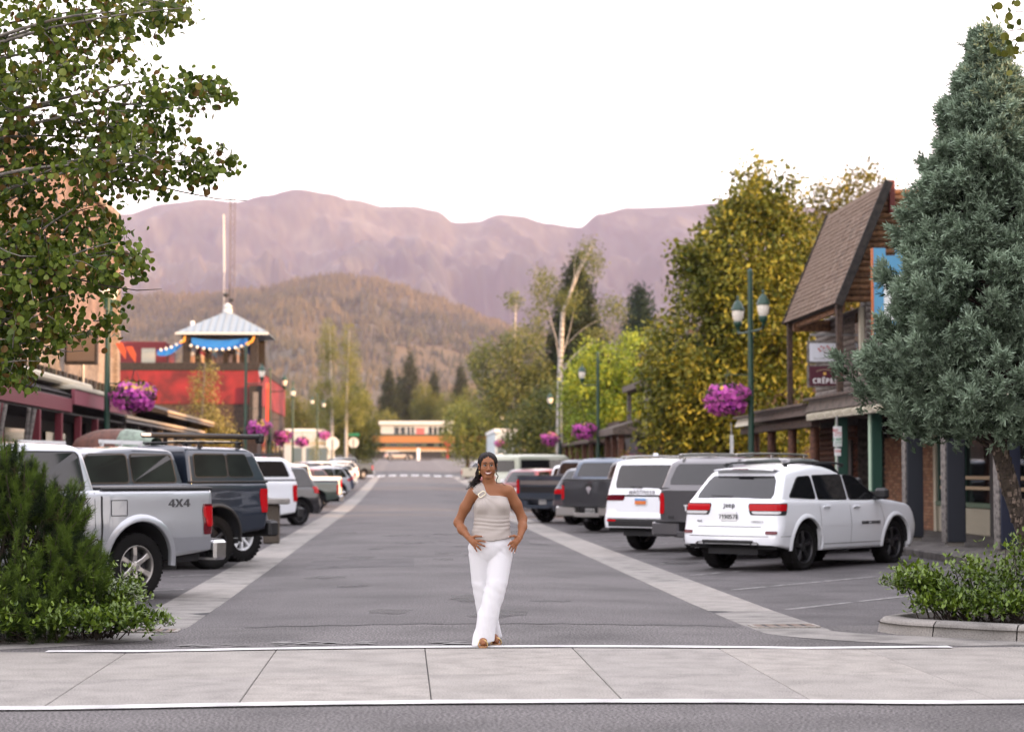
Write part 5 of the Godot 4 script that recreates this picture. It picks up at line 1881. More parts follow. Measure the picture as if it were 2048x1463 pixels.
	letters("CRÊPES", 0.135, M.white_plastic, t, at3(Vector3(0.0, -0.13, 0.041)))
	for i in 11:
		mb = MB.new()
		var a = (i - 5) * 0.085
		mb.box(Vector3(sin(a) * 0.52, -0.35 + cos(a) * 0.52, 0.042), Vector3(0.026, 0.032, 0.004), Basis(Vector3.BACK, -a))
		part("lettering", mb, M.ink_tan, t)
	mb = MB.new()
	mb.ball(Vector3(0, 0.06, 0.042), Vector3(0.045, 0.045, 0.006), 10, 4)
	part("emblem", mb, mat(lin(0.6, 0.35, 0.08), 0.6), t)
	# blue board on the mint wall, cut like battlements
	t = thing("shop_sign", "blue board with orange edge cut like battlements on the mint building", "sign", Vector3(11.95, 5.95, -47.6))
	var bp = PackedVector2Array([Vector2(-0.6, -1.1), Vector2(0.75, -1.1), Vector2(0.75, 1.0), Vector2(0.45, 1.0), Vector2(0.45, 0.82), Vector2(0.2, 0.82), Vector2(0.2, 1.0), Vector2(-0.05, 1.0), Vector2(-0.05, 0.82), Vector2(-0.3, 0.82), Vector2(-0.3, 1.0), Vector2(-0.6, 1.0)])
	mb = MB.new()
	mb.prism(bp, func(p, s): return Vector3(p.x, p.y, 0.04 - 0.08 * s))
	part("sign_board", mb, mat(lin(0.10, 0.30, 0.50), 0.6), t)
	mb = MB.new()
	mb.box(Vector3(-0.62, -0.05, 0), Vector3(0.04, 2.1, 0.1))
	part("sign_edge", mb, mat(lin(0.5, 0.14, 0.04), 0.6), t)
	part("sign_panel", wall_box(-0.35, 0.6, -0.75, 0.35, 0.042, 0.05), M.white_plastic, t)
	# carved figure and hanging orange shade in the porch
	t = thing("carved_figure", "carved wooden bear in the shade of the log porch", "statue", on(11.2, -53.0, 0.17))
	mb = MB.new()
	mb.ball(Vector3(0, 0.5, 0), Vector3(0.26, 0.5, 0.24), 12, 8)
	mb.ball(Vector3(0, 1.1, 0), Vector3(0.19, 0.2, 0.19), 12, 8)
	mb.ball(Vector3(-0.17, 0.1, 0.1), Vector3(0.13, 0.1, 0.18), 8, 6)
	mb.ball(Vector3(0.17, 0.1, 0.1), Vector3(0.13, 0.1, 0.18), 8, 6)
	part("body", mb, M.timber, t)
	mb = MB.new()
	mb.ball(Vector3(0, 1.06, 0.16), Vector3(0.08, 0.07, 0.1), 8, 6)
	part("muzzle", mb, M.timber, t)
	for s in [-1, 1]:
		mb = MB.new()
		mb.ball(Vector3(s * 0.15, 1.28, 0), Vector3(0.06, 0.06, 0.04), 8, 6)
		part("ear", mb, M.timber, t)
		mb = MB.new()
		mb.tube([Vector3(s * 0.22, 0.8, 0.05), Vector3(s * 0.3, 0.55, 0.2), Vector3(s * 0.12, 0.45, 0.28)], [0.09, 0.08, 0.07], 8)
		part("arm", mb, M.timber, t)
	# --- farther boardwalk shops under the golden tree
	t = thing("shop_building", "low wooden shop with a gabled porch beyond the golden tree", "building", on(0, -100.0))
	part("wall", wall_box(11.5, 20.0, 0.0, 4.2, -6.0, -24.0), M.timber, t)
	part("porch_roof", wall_box(9.7, 12.5, 3.0, 3.2, -4.0, -26.0, 0.02), M.fascia_b, t)
	mb = MB.new()
	mb.prism(PackedVector2Array([Vector2(9.6, 3.2), Vector2(13.4, 3.2), Vector2(13.4, 3.7), Vector2(12.2, 4.3), Vector2(9.6, 3.5)]), func(p, s): return Vector3(p.x, p.y, 9.0 - 8.0 * s))
	part("porch_gable", mb, M.fascia, t)
	for z in [8.4, 5.4, 2.4, -6.0, -10.0, -14.0, -18.0, -22.0]: part("porch_post", wall_box(9.9, 10.15, 0.0, 3.2, z - 0.12, z + 0.12, 0.01), M.log_brown, t)
	part("wall", wall_box(11.6, 18.0, 0.0, 3.2, 9.0, -3.9), M.timber_dark, t)
	t = thing("shop_building", "two-storey wooden house with a small balcony roof behind the golden tree", "building", on(0, -92.0))
	part("wall", wall_box(13.0, 24.0, 0.0, 7.4, 5.0, -12.0), M.timber, t)
	part("roof", wall_box(12.4, 24.5, 7.4, 7.75, 5.6, -12.6, 0.03), M.fascia_b, t)
	part("balcony_roof", wall_box(10.8, 13.0, 5.4, 5.7, 2.0, -6.0, 0.02), M.fascia, t)
	for z in [1.6, -5.6]: part("balcony_post", wall_box(11.0, 11.2, 3.4, 5.4, z - 0.1, z + 0.1), M.grey_wood, t)
	for z in [0.0, -4.0]: part("window", wall_box(12.94, 13.0, 5.0, 6.6, z, z - 1.4), M.glass, t)
	# flowering bushes before it
	var lm = leaf_spray(7, 0.3, 0.13, 0.5).mesh()
	for q in [["orange flowering bush before the far wooden porch", 9.9, -90.0, Color(0.06, 0.07, 0.01), Color(0.32, 0.20, 0.03), 1.0], ["purple flowering bush before the far wooden porch", 10.3, -87.0, Color(0.05, 0.02, 0.05), Color(0.14, 0.07, 0.12), 0.9], ["yellow bush at the foot of the golden tree", 10.6, -82.0, Color(0.07, 0.07, 0.01), Color(0.3, 0.24, 0.03), 1.1]]:
		tree("flower_bush", q[0], on(q[1], q[2], 0.15), [[Vector3.ZERO, 0.05], [Vector3(0, 1.5, 0), 0.02]], [[Vector3(0, 1.3, 0), Vector3(0.8, 1.1, 0.8) * q[5]], [Vector3(0.4, 0.8, 0.3), Vector3(0.7, 0.8, 0.7) * q[5]]], lm, 360, q[3], q[4], M.bark, "flowering bushes on the right pavement", 0.9, null, 4)
	t = thing("shop_building", "pale blue store at the far end of the right rank", "building", on(0, -192.0))
	part("wall", wall_box(8.9, 18.0, 0.0, 4.3, 0.0, -20.0), M.pale_blue, t)
	part("cornice", wall_box(8.8, 18.1, 4.3, 4.6, 0.1, -20.1, 0.02), M.white_plastic, t)
	for i in 4:
		var w = part("window", wall_box(9.15 + i * 0.75, 9.75 + i * 0.75, 0.9, 3.6, 0.02, 0.05), M.glass_pale, t)
		part("sash", wall_box(9.15 + i * 0.75, 9.75 + i * 0.75, 2.1, 2.2, 0.055, 0.075), M.white_plastic, w)

func shading_building():  # unseen block added to keep the low sun off the street
	var t = thing("shading_building", "added brick building outside the frame to the right, put there to shade the street", "building", Vector3(0, 0.05, 0))
	part("wall", wall_box(10.5, 60.0, 0.0, 10.5, 50.0, -4.5), M.brick_tan, t)
	part("cornice", wall_box(10.3, 60.2, 10.5, 10.9, 50.2, -4.7, 0.03), M.stone_tan, t)
	for i in 9:
		for y in [1.0, 4.6, 7.6]:
			part("window", wall_box(12.5 + i * 5.0, 14.6 + i * 5.0, y, y + 1.9, -4.49, -4.55), M.glass, t)
			part("window", wall_box(10.49, 10.45, y, y + 1.9, -2.0 + i * 5.0, 0.2 + i * 5.0), M.glass, t)

func left_buildings():
	var t
	var mb
	# tall brick building
	t = thing("brick_building", "tall tan brick building behind the aspen on the left", "building", Vector3(0, 0.1, 0))
	part("wall", wall_box(-10.6, -22.0, 5.6, 10.7, -55.0, -74.0), M.brick_tan, t)
	part("lower_wall", wall_box(-10.56, -22.0, 0.0, 5.596, -55.0, -74.0), M.stone_tan, t)
	part("parapet", wall_box(-10.42, -11.0, 10.7, 11.0, -55.0, -74.1, 0.03), M.stone_tan, t)
	part("rear_wall", wall_box(-10.6, -22.0, 0.0, 4.2, -30.0, -54.9), M.timber_dark, t)
	for i in 9:
		var z = -55.5 - i * 2.05
		var w = part("window", wall_box(-10.50, -10.56, 3.95, 4.55, z, z - 1.6), M.glass, t)
		part("sash", wall_box(-10.47, -10.50, 3.95, 4.55, z - 0.75, z - 0.85), M.timber_dark, w)
	for z in [-57.0, -66.0]:
		mb = MB.new()
		mb.tube([Vector3(-10.45, 3.6, z), Vector3(-10.45, 5.6, z), Vector3(-10.55, 5.7, z)], [0.05], 6)
		part("drain_pipe", mb, M.steel, t)
	part("corner_strip", wall_box(-10.4, -10.7, 0.0, 10.7, -73.6, -74.2, 0.02), M.stone_tan, t)
	t = thing("wall_sign", "dark boxy sign hanging on the brick building by the lamp post", "sign", Vector3(-9.9, 5.35, -62.0))
	part("sign_box", wall_box(-0.5, 0.5, -0.5, 0.5, 0.0, -0.3, 0.03), M.timber_dark, t)
	part("sign_panel", wall_box(-0.42, 0.42, -0.4, 0.4, 0.005, 0.03), mat(lin(0.10, 0.075, 0.06), 0.8), t)
	# low canopies along the left pavement
	t = thing("canopy", "low dark shingled canopy with a maroon fascia on the left", "canopy", Vector3(0, 0.1, 0))
	mb = MB.new()
	mb.prism(PackedVector2Array([Vector2(-8.7, 3.35), Vector2(-8.75, 3.45), Vector2(-10.5, 4.15), Vector2(-10.5, 3.3)]), func(p, s): return Vector3(p.x, p.y, -34.0 - 19.0 * s))
	part("canopy_roof", mb, M.shingle_dark, t)
	# its shingle courses
	for r in 9:
		mb = MB.new()
		var u = r / 9.0
		mb.box(Vector3(lerpf(-8.78, -10.4, u), lerpf(3.49, 4.14, u), -43.5), Vector3(0.22, 0.03, 19.1), Basis(Vector3.BACK, -0.30), 0.006)
		part("shingle_course", mb, [M.shingle_dark, M.timber_dark][r % 2], t)
	part("fascia", wall_box(-8.66, -8.72, 3.0, 3.36, -34.0, -53.0, 0.01), M.maroon, t)
	part("fascia", wall_box(-8.60, -8.70, 3.22, 3.62, -53.02, -63.0, 0.01), M.maroon_b, t)
	part("fascia_cap", wall_box(-8.55, -10.5, 3.62, 3.74, -53.02, -63.0, 0.02), M.cream, t)
	part("flat_roof", wall_box(-8.9, -10.4, 3.745, 3.95, -40.0, -58.0, 0.06), M.cream, t)
	part("ceiling", wall_box(-8.72, -10.5, 2.95, 3.0, -34.0, -63.0), M.timber_dark, t)
	for z in [-41.0, -44.0, -48.5, -51.6, -54.6, -57.6]: part("canopy_post", wall_box(-8.68, -8.86, 0.06, 2.95, z - 0.09, z + 0.09, 0.012), M.maroon, t)
	for z in [-43.0, -46.4]:
		mb = MB.new()
		mb.tube([Vector3(-8.75, 0.9, z), Vector3(-8.5, 2.9, z + 0.35)], [0.05], 6)
		part("brace", mb, M.grey_wood, t)
		mb = MB.new()
		mb.tube([Vector3(-8.75, 0.9, z), Vector3(-8.5, 2.9, z - 0.35)], [0.05], 6)
		part("brace", mb, M.grey_wood, t)
	part("shop_front", wall_box(-10.3, -10.55, 0.06, 2.95, -34.0, -63.0), M.black, t)
	for z in [-40.0, -46.0, -52.0, -58.0]: part("shop_window", wall_box(-10.22, -10.29, 0.7, 2.6, z, z - 3.4), M.glass, t)
	# dark timber store farther on
	t = thing("timber_store", "dark timber storefront with two lean-to roofs past the brick building", "building", Vector3(0, 0.1, 0))
	part("wall", wall_box(-9.9, -18.0, 0.0, 3.9, -63.2, -95.0), M.timber_dark, t)
	for q in [[-63.2, -88.0, 3.05, 3.5], [-74.5, -97.0, 3.55, 4.2]]:
		mb = MB.new()
		var k = q
		mb.prism(PackedVector2Array([Vector2(-8.7, k[2]), Vector2(-8.7, k[2] + 0.14), Vector2(-12.0, k[3] + 0.5), Vector2(-12.0, k[3])]), func(p, s): return Vector3(p.x, p.y, k[0] + (k[1] - k[0]) * s))
		part("lean_to_roof", mb, M.shingle_dark, t)
		part("eave_board", wall_box(-8.62, -8.69, k[2] + 0.08, k[2] + 0.17, k[0], k[1], 0.01), M.tan_board, t)
		part("eave_board", wall_box(-8.64, -8.69, k[2] - 0.05, k[2] + 0.04, k[0], k[1], 0.01), M.grey_wood, t)
	for i in 8:
		part("porch_post", wall_box(-8.8, -9.0, 0.06, 3.05, -64.0 - i * 3.3, -64.2 - i * 3.3, 0.01), M.grey_wood, t)
	for i in 6:
		part("window", wall_box(-9.82, -9.89, 0.8, 2.5, -64.5 - i * 4.6, -67.8 - i * 4.6), M.glass, t)
	# red building with the roof terrace
	t = thing("red_building", "red two-storey building with a roof terrace under a grey hipped roof", "building", on(0, -115.0, 0.1))
	part("wall", wall_box(-8.3, -24.0, 0.0, 5.15, 0.0, -26.0), M.timber, t)
	part("red_band", wall_box(-8.25, -24.0, 5.15, 7.05, 0.06, -26.0), M.red_wall, t)
	part("parapet_rail", wall_box(-8.2, -24.0, 7.05, 7.5, 0.1, -0.15, 0.02), M.timber_dark, t)
	part("parapet_rail", wall_box(-8.2, -8.45, 7.05, 7.5, -0.16, -26.0, 0.02), M.timber_dark, t)
	part("terrace_floor", wall_box(-8.46, -24.0, 7.052, 7.12, -0.16, -25.9), M.grey_wood, t)
	part("stair_house", wall_box(-13.9, -16.6, 7.5, 8.9, -3.0, -8.0, 0.03), M.red_dark_wall, t)
	part("stair_door", wall_box(-14.5, -15.3, 7.5, 8.5, -2.95, -2.99), M.cream, t)
	for p in [[-12.4, -0.5], [-8.55, -0.5], [-12.4, -6.5], [-8.55, -6.5]]: part("pavilion_post", wall_box(p[0] - 0.22, p[0] + 0.22, 7.12, 9.2, p[1] - 0.22, p[1] + 0.22, 0.02), M.timber_dark, t)
	part("pavilion_beam", wall_box(-12.7, -8.3, 8.95, 9.25, -0.35, -0.65), M.timber_dark, t)
	part("pavilion_back", wall_box(-12.4, -8.6, 7.12, 9.1, -6.6, -6.7), M.timber_dark, t)
	var roof = part("pavilion_roof", MB.new(), M.metal_roof, t) if false else null
	mb = MB.new()
	var c4 = [Vector3(-12.95, 9.25, 0.1), Vector3(-7.75, 9.25, 0.1), Vector3(-7.75, 9.25, -7.1), Vector3(-12.95, 9.25, -7.1)]
	var ap = Vector3(-10.35, 10.75, -3.5)
	for i in 4:
		mb.tri(c4[i], c4[(i + 1) % 4], ap)
	mb.quad(c4[0], c4[1], c4[2], c4[3])
	roof = part("pavilion_roof", mb, M.metal_roof, t)
	for i in 13:
		# standing seams of the front and street slopes
		var u = (i + 0.5) / 13.0
		var a = c4[0].lerp(c4[1], u)
		var k = 1.0 - absf(u - 0.5) * 2.0
		var b = Vector3(a.x, lerpf(9.25, 10.75, k), lerpf(0.1, -3.5, k))
		mb = MB.new()
		mb.tube([a + Vector3(0, 0.02, 0), b + Vector3(0, 0.02, 0)], [0.03], 4)
		part("roof_seam", mb, M.metal_roof, roof)
		var a2 = c4[1].lerp(c4[2], u)
		var b2 = Vector3(lerpf(-7.75, -10.35, k), lerpf(9.25, 10.75, k), a2.z)
		mb = MB.new()
		mb.tube([a2 + Vector3(0, 0.02, 0), b2 + Vector3(0, 0.02, 0)], [0.03], 4)
		part("roof_seam", mb, M.metal_roof, roof)
	part("eave_trim", wall_box(-13.0, -7.7, 9.12, 9.24, 0.14, 0.02), M.steel_pale, t)
	mb = MB.new()
	mb.lathe([Vector2(0.28, 10.6), Vector2(0.28, 10.85), Vector2(0.18, 10.95), Vector2(0.3, 11.0), Vector2(0.001, 11.25)], 10, at3(Vector3(-10.35, 0, -3.5)))
	part("roof_vent", mb, M.steel_pale, t)
	mb = MB.new()
	mb.tube([Vector3(-12.2, 9.3, -1.5), Vector3(-12.2, 10.0, -1.5)], [0.12], 8)
	part("chimney_pipe", mb, M.white_plastic, t)
	mb = MB.new()
	mb.tube([Vector3(-10.3, 11.0, -4), Vector3(-10.3, 12.4, -4)], [0.03], 5)
	mb.ball(Vector3(-10.5, 11.75, -4), Vector3(0.16, 0.14, 0.16), 8, 6)
	mb.ball(Vector3(-10.15, 11.45, -4), Vector3(0.13, 0.12, 0.13), 8, 6)
	part("weather_vane", mb, M.black, t)
	for i in 5:
		var w = part("window", wall_box(-23.0 + i * 3.0, -21.2 + i * 3.0, 1.2, 3.6, 0.02, 0.05), M.glass, t)
		part("sash", wall_box(-22.2 + i * 3.0, -22.1 + i * 3.0, 1.2, 3.6, 0.055, 0.08), M.grey_wood, w)
	for i in 5: part("window", wall_box(-8.24, -8.28, 1.2, 3.2, -3.0 - i * 4.5, -5.6 - i * 4.5), M.glass, t)
	# blue cloth banners and bulbs of the terrace
	var blue = mat(lin(0.012, 0.16, 0.50), 0.7)
	var base = on(0, -115.0, 0.1)
	for q in [["long blue cloth banner under the grey hipped roof", Vector3(-12.1, 8.95, -0.2), Vector3(-8.9, 8.95, -0.2), 0.55, 0.14], ["short blue cloth banner slung from the maroon hut to the pavilion", Vector3(-14.1, 8.25, -0.5), Vector3(-12.6, 8.9, -0.4), 0.42, 0.16]]:
		t = thing("cloth_banner", q[0], "banner", base, 0.0, "blue banners on the roof terrace")
		mb = MB.new()
		var rows = [[], [], [], []]
		for i in 17:
			var u = i / 16.0
			var p = q[1].lerp(q[2], u) - Vector3(0, q[4] * sin(u * PI), 0)
			for j in 4: rows[j].append(p - Vector3(0, q[3] * j / 3.0 * (0.75 + 0.25 * sin(u * PI)), -0.05 * sin(u * 19.0 + j)))
		mb.grid(rows)
		part("cloth", mb, blue, t)
	var n = 0
	for q in [[Vector3(-12.3, 8.6, 0.05), Vector3(-8.7, 8.7, 0.05), 10, 0.55], [Vector3(-14.0, 8.3, -0.2), Vector3(-12.5, 8.9, 0.0), 5, 0.2]]:
		t = thing("light_string", ["string of round white bulbs along the long blue banner", "string of round white bulbs along the short blue banner"][n], "string lights", base, 0.0, "bulb strings on the roof terrace")
		n += 1
		mb = MB.new()
		var pts = []
		for i in 17:
			var u = i / 16.0
			pts.append(q[0].lerp(q[1], u) - Vector3(0, q[3] * sin(u * PI) * 0.6, 0))
		mb.tube(pts, [0.012], 4)
		part("wire", mb, M.black, t)
		for i in q[2]:
			var u = (i + 0.5) / q[2]
			mb = MB.new()
			mb.ball(q[0].lerp(q[1], u) - Vector3(0, q[3] * sin(u * PI) * 0.6 + 0.08, 0), Vector3(0.085, 0.085, 0.085), 8, 6)
			part("bulb", mb, M.bulb, t)
	# warm glowing tube swags at the pavilion corner posts
	for q in [["yellow tube lights curled round the right pavilion post", Vector3(-9.0, 8.55, 0.2), Vector3(-8.5, 9.0, 0.2)], ["yellow tube lights curled round the left pavilion post", Vector3(-12.75, 8.6, 0.2), Vector3(-12.45, 9.0, 0.2)]]:
		t = thing("tube_lights", q[0], "string lights", base, 0.0, "yellow tube lights")
		mb = MB.new()
		mb.tube([q[1], q[1].lerp(q[2], 0.5) + Vector3(0.12, -0.05, 0), q[2]], [0.07, 0.08, 0.05], 7)
		part("tube", mb, mat(lin(0.75, 0.33, 0.04), 0.5), t)
	# blade sign and neon strip on the street side
	t = thing("blade_sign", "narrow vertical dark sign on the red building's street corner", "sign", base + Vector3(-8.0, 0, 0.6))
	part("sign_box", wall_box(-0.75, 0.0, 3.3, 6.2, 0.0, -0.2, 0.02), M.timber_dark, t)
	part("sign_panel", wall_box(-0.52, -0.22, 3.7, 5.8, 0.005, 0.02), M.grey_wood, t)
	t = thing("neon_sign", "thin vertical red neon strip beside the lamp before the red building", "sign", base + Vector3(-7.7, 0, 0.9))
	part("sign_box", wall_box(-0.08, 0.08, 3.4, 6.3, 0.0, -0.1, 0.03), mat(lin(0.65, 0.06, 0.03), 0.4), t)
	part("sign_box", wall_box(-0.08, 0.08, 5.95, 6.3, 0.02, 0.06, 0.03), mat(lin(0.75, 0.10, 0.05), 0.4), t)
	# orange ribbons on the brick corner
	t = thing("ribbon_decoration", "orange red ribbon bows hanging by the nearest left basket", "decoration", Vector3(-7.98, 4.95, -58.0))
	for q in [[-0.12, 0.12], [0.14, 0.02]]:
		mb = MB.new()
		mb.prism(rounded([Vector2(-0.16, 0.18), Vector2(0.04, 0.2), Vector2(0.16, -0.04), Vector2(0.14, -0.3), Vector2(-0.02, -0.08)], 0.03, 2), func(p, s): return Vector3(p.x + q[0] * 1.1, p.y + q[1], 0.02 * s + p.x * 0.2))
		part("bow", mb, mat(lin(0.62, 0.10, 0.035), 0.7), t)
	mb = MB.new()
	mb.tube([Vector3(-0.2, 0.35, 0), Vector3(-0.2, 0.6, 0)], [0.01], 4)
	part("cord", mb, M.black, t)
	# far white store
	t = thing("shop_building", "pale flat-roofed store past the red building on the left", "building", on(0, -240.0))
	part("wall", wall_box(-8.8, -26.0, 0.0, 4.6, 0.0, -20.0), M.pale_store, t)
	part("stripe", wall_box(-8.75, -26.0, 3.0, 3.25, 0.04, 0.0), M.tan_board, t)
	part("cornice", wall_box(-8.7, -26.1, 4.6, 4.85, 0.1, -20.1, 0.02), M.white_plastic, t)
	for i in 3: part("window", wall_box(-13.0 + i * 1.5, -12.0 + i * 1.5, 0.9, 2.6, 0.02, 0.05), M.glass_pale, t)
	# lattice mast
	t = thing("radio_mast", "tall thin lattice radio mast behind the pavilion roof", "mast", on(-19.0, -222.0))
	for a in 3:
		var q = TAU * a / 3
		mb = MB.new()
		mb.tube([Vector3(cos(q) * 0.35, 0, sin(q) * 0.35), Vector3(cos(q) * 0.35, 31.0, sin(q) * 0.35)], [0.045], 5)
		part("mast_leg", mb, M.steel_dark, t)
	for i in 40:
		mb = MB.new()
		for a in 3:
			var q = TAU * a / 3
			var r = TAU * (a + 1) / 3
			mb.tube([Vector3(cos(q) * 0.35, i * 0.77, sin(q) * 0.35), Vector3(cos(r) * 0.35, i * 0.77 + 0.77, sin(r) * 0.35)], [0.025], 3, false)
		tag(part("lattice", mb, M.steel_dark, t), "", "", "", "stuff")
	t = thing("radio_mast", "slim white antenna pole left of the lattice mast", "mast", on(-19.8, -222.0))
	mb = MB.new()
	mb.tube([Vector3.ZERO, Vector3(0, 22.0, 0), Vector3(0, 22.1, 0), Vector3(-0.05, 26.0, 0), Vector3(-0.1, 28.5, 0)], [0.035, 0.035, 0.11, 0.10, 0.09], 7)
	part("pole", mb, M.steel_pale, t)

func train():
	var t
	var mb
	# white hall behind the tracks
	t = thing("station_hall", "white hall with a pale roof rising behind the orange train", "building", on(0, -385.0))
	part("wall", wall_box(-4.2, 9.5, 0.0, 6.0, 0.0, -12.0), M.pale_store, t)
	part("roof", wall_box(-4.6, 9.9, 6.0, 6.7, 0.5, -12.5, 0.05), M.steel_pale, t)
	for q in [[-1.6, 0.5], [0.9, 2.2], [5.0, 6.6], [6.9, 8.6]]:
		var w = part("window", wall_box(q[0], q[1], 3.6, 5.6, 0.02, 0.06), M.glass, t)
		part("sash", wall_box((q[0] + q[1]) / 2 - 0.06, (q[0] + q[1]) / 2 + 0.06, 3.6, 5.6, 0.07, 0.1), M.white_plastic, w)
	part("banner_panel", wall_box(2.6, 4.2, 3.8, 5.4, 0.02, 0.05), mat(lin(0.55, 0.10, 0.10), 0.6), t)
	# orange and green rail car
	for q in [["orange and dark green rail car standing across the street's end", -5.6, 15.0], ["second orange and green rail car, mostly behind the round tree", 10.4, 15.0]]:
		t = thing("rail_car", q[0], "train", on(q[1], -362.0), 0.0, "orange and green train")
		var L = q[2]
		part("body", wall_box(0, L, 1.25, 4.2, 0, -3.0, 0.06), M.train_orange, t)
		part("green_band", wall_box(0.02, L - 0.02, 1.9, 2.75, 0.03, -3.03, 0.02), M.train_green, t)
		part("green_band", wall_box(0.02, L - 0.02, 3.95, 4.35, 0.03, -3.03, 0.05), M.train_green, t)
		part("pale_stripe", wall_box(0.02, L - 0.02, 1.2, 1.42, 0.035, -3.035), M.cream, t)
		for i in 6: part("window", wall_box(1.2 + i * 2.2, 2.4 + i * 2.2, 2.1, 2.6, 0.035, 0.06), M.glass, t)
		part("underframe", wall_box(0.3, L - 0.3, 0.15, 1.2, -0.25, -2.75), M.black, t)
		for k in [1.2, 2.8, L - 2.8, L - 1.2]:
			for z in [-0.35, -2.65]:
				mb = MB.new()
				mb.lathe([Vector2(0.001, -0.07), Vector2(0.48, -0.07), Vector2(0.48, 0.07), Vector2(0.001, 0.07)], 14, Transform3D(Basis(Vector3.RIGHT, PI / 2), Vector3(k, 0.52, z)), true)
				part("wheel", mb, M.black, t)
		part("fuel_tank", wall_box(L * 0.35, L * 0.65, 0.35, 0.9, -0.3, -2.7, 0.08), M.black, t)
	t = thing("signal_post", "red crossing signal post right of the train", "signal", on(7.9, -352.0))
	part("post", wall_box(-0.15, 0.15, 0.0, 3.0, 0.1, -0.1), mat(lin(0.35, 0.02, 0.02), 0.5), t)
	part("signal_head", wall_box(-0.5, 0.5, 2.2, 3.0, 0.25, 0.1, 0.05), mat(lin(0.35, 0.02, 0.02), 0.5), t)
	t = thing("bollard", "white post in the road before the train", "bollard", on(2.6, -330.0))
	part("post", wall_box(-0.25, 0.25, 0.0, 2.0, 0.2, -0.2, 0.05), M.white_plastic, t)
	mb = MB.new()
	mb.box(Vector3(0, 0.2, 0), Vector3(8.0, 0.15, 0.1))
	mb.box(Vector3(0, 0.2, -1.5), Vector3(8.0, 0.15, 0.1))
	for q in [["sand coloured hatchback standing before the train", -2.2, -335.0, lin(0.35, 0.30, 0.25)]]:
		make_vehicle(suv_spec({"paint": paint(q[3]), "H": 1.5, "belt": 0.95, "hood": 0.9}), "parked_suv", q[0], "car", on(q[1], q[2]), 0.1, "cars before the train")
	# old truck cab, rust and green, behind the silver pickup
	var rust = textured(lin(0.17, 0.06, 0.035), 0.7, M.grain, 1.2, M.blotch, 0.8)
	var mintp = textured(lin(0.28, 0.36, 0.28), 0.6, M.grain, 1.2, M.blotch, 0.8)
	t = thing("vintage_truck", "old truck with a rounded rust and pale green cab behind the dark blue pickup", "truck", on(-6.35, -45.2, 0.12), -0.25)
	# stands beyond the kerb, facing along the pavement; only its cab top is seen
	var rows = []
	for i in 11:
		var u = i / 10.0
		var x = lerpf(-0.93, 0.93, u)
		var e = pow(absf(u * 2 - 1), 3.0)
		var row = []
		for p in [[-0.75, 1.35], [-0.78, 1.8], [-0.62, 2.18], [-0.3, 2.36], [0.05, 2.42], [0.35, 2.36], [0.58, 2.18], [0.74, 1.8], [0.82, 1.35]]:
			row.append(Vector3(x * (1.0 - 0.06 * maxf(p[1] - 1.8, 0)), p[1] - 0.20 * e * maxf(p[1] - 1.5, 0) , p[0] * (1.0 - 0.2 * e)))
		rows.append(row)
	mb = MB.new()
	mb.grid(rows.slice(0, 7))
	part("cab_top", mb, rust, t)
	mb = MB.new()
	mb.grid(rows.slice(6, 11))
	part("cab_top", mb, mintp, t)
	part("cab_lower", wall_box(-0.92, 0.92, 0.6, 1.4, 0.8, -0.75, 0.08), mintp, t)
	for s in [-1, 1]:
		var w = part("rear_window", wall_box(s * 0.42 - 0.3, s * 0.42 + 0.3, 1.55, 2.0, 0.77, 0.74), M.glass, t)
	part("load_box", wall_box(-0.95, 0.95, 0.6, 1.15, 0.85, 3.2, 0.04), rust, t)
	for x in [-0.9, 0.9]:
		for z in [1.0, 2.1, 3.1]: part("rack_stake", wall_box(x - 0.03, x + 0.03, 1.1, 2.1, z - 0.03, z + 0.03), M.white_plastic, t)
		part("rack_rail", wall_box(x - 0.03, x + 0.03, 2.05, 2.13, 0.9, 3.2), M.white_plastic, t)
	for x in [-0.85, 0.85]:
		for z in [-1.6, 2.3]: add_wheel(t, Vector3(x, 0.4, z), 1, 0.4, 0.2, 0.22, "five", M.steel)
	for w in t.get_children():
		if String(w.name).begins_with("wheel"): w.rotation.y = PI / 2
	part("hood", wall_box(-0.55, 0.55, 0.6, 1.3, -0.8, -2.3, 0.15), mintp, t)
	for s in [-1, 1]: part("fender", wall_box(s * 0.9 - 0.25, s * 0.9 + 0.25, 0.55, 0.95, -0.9, -2.2, 0.15), mintp, t)

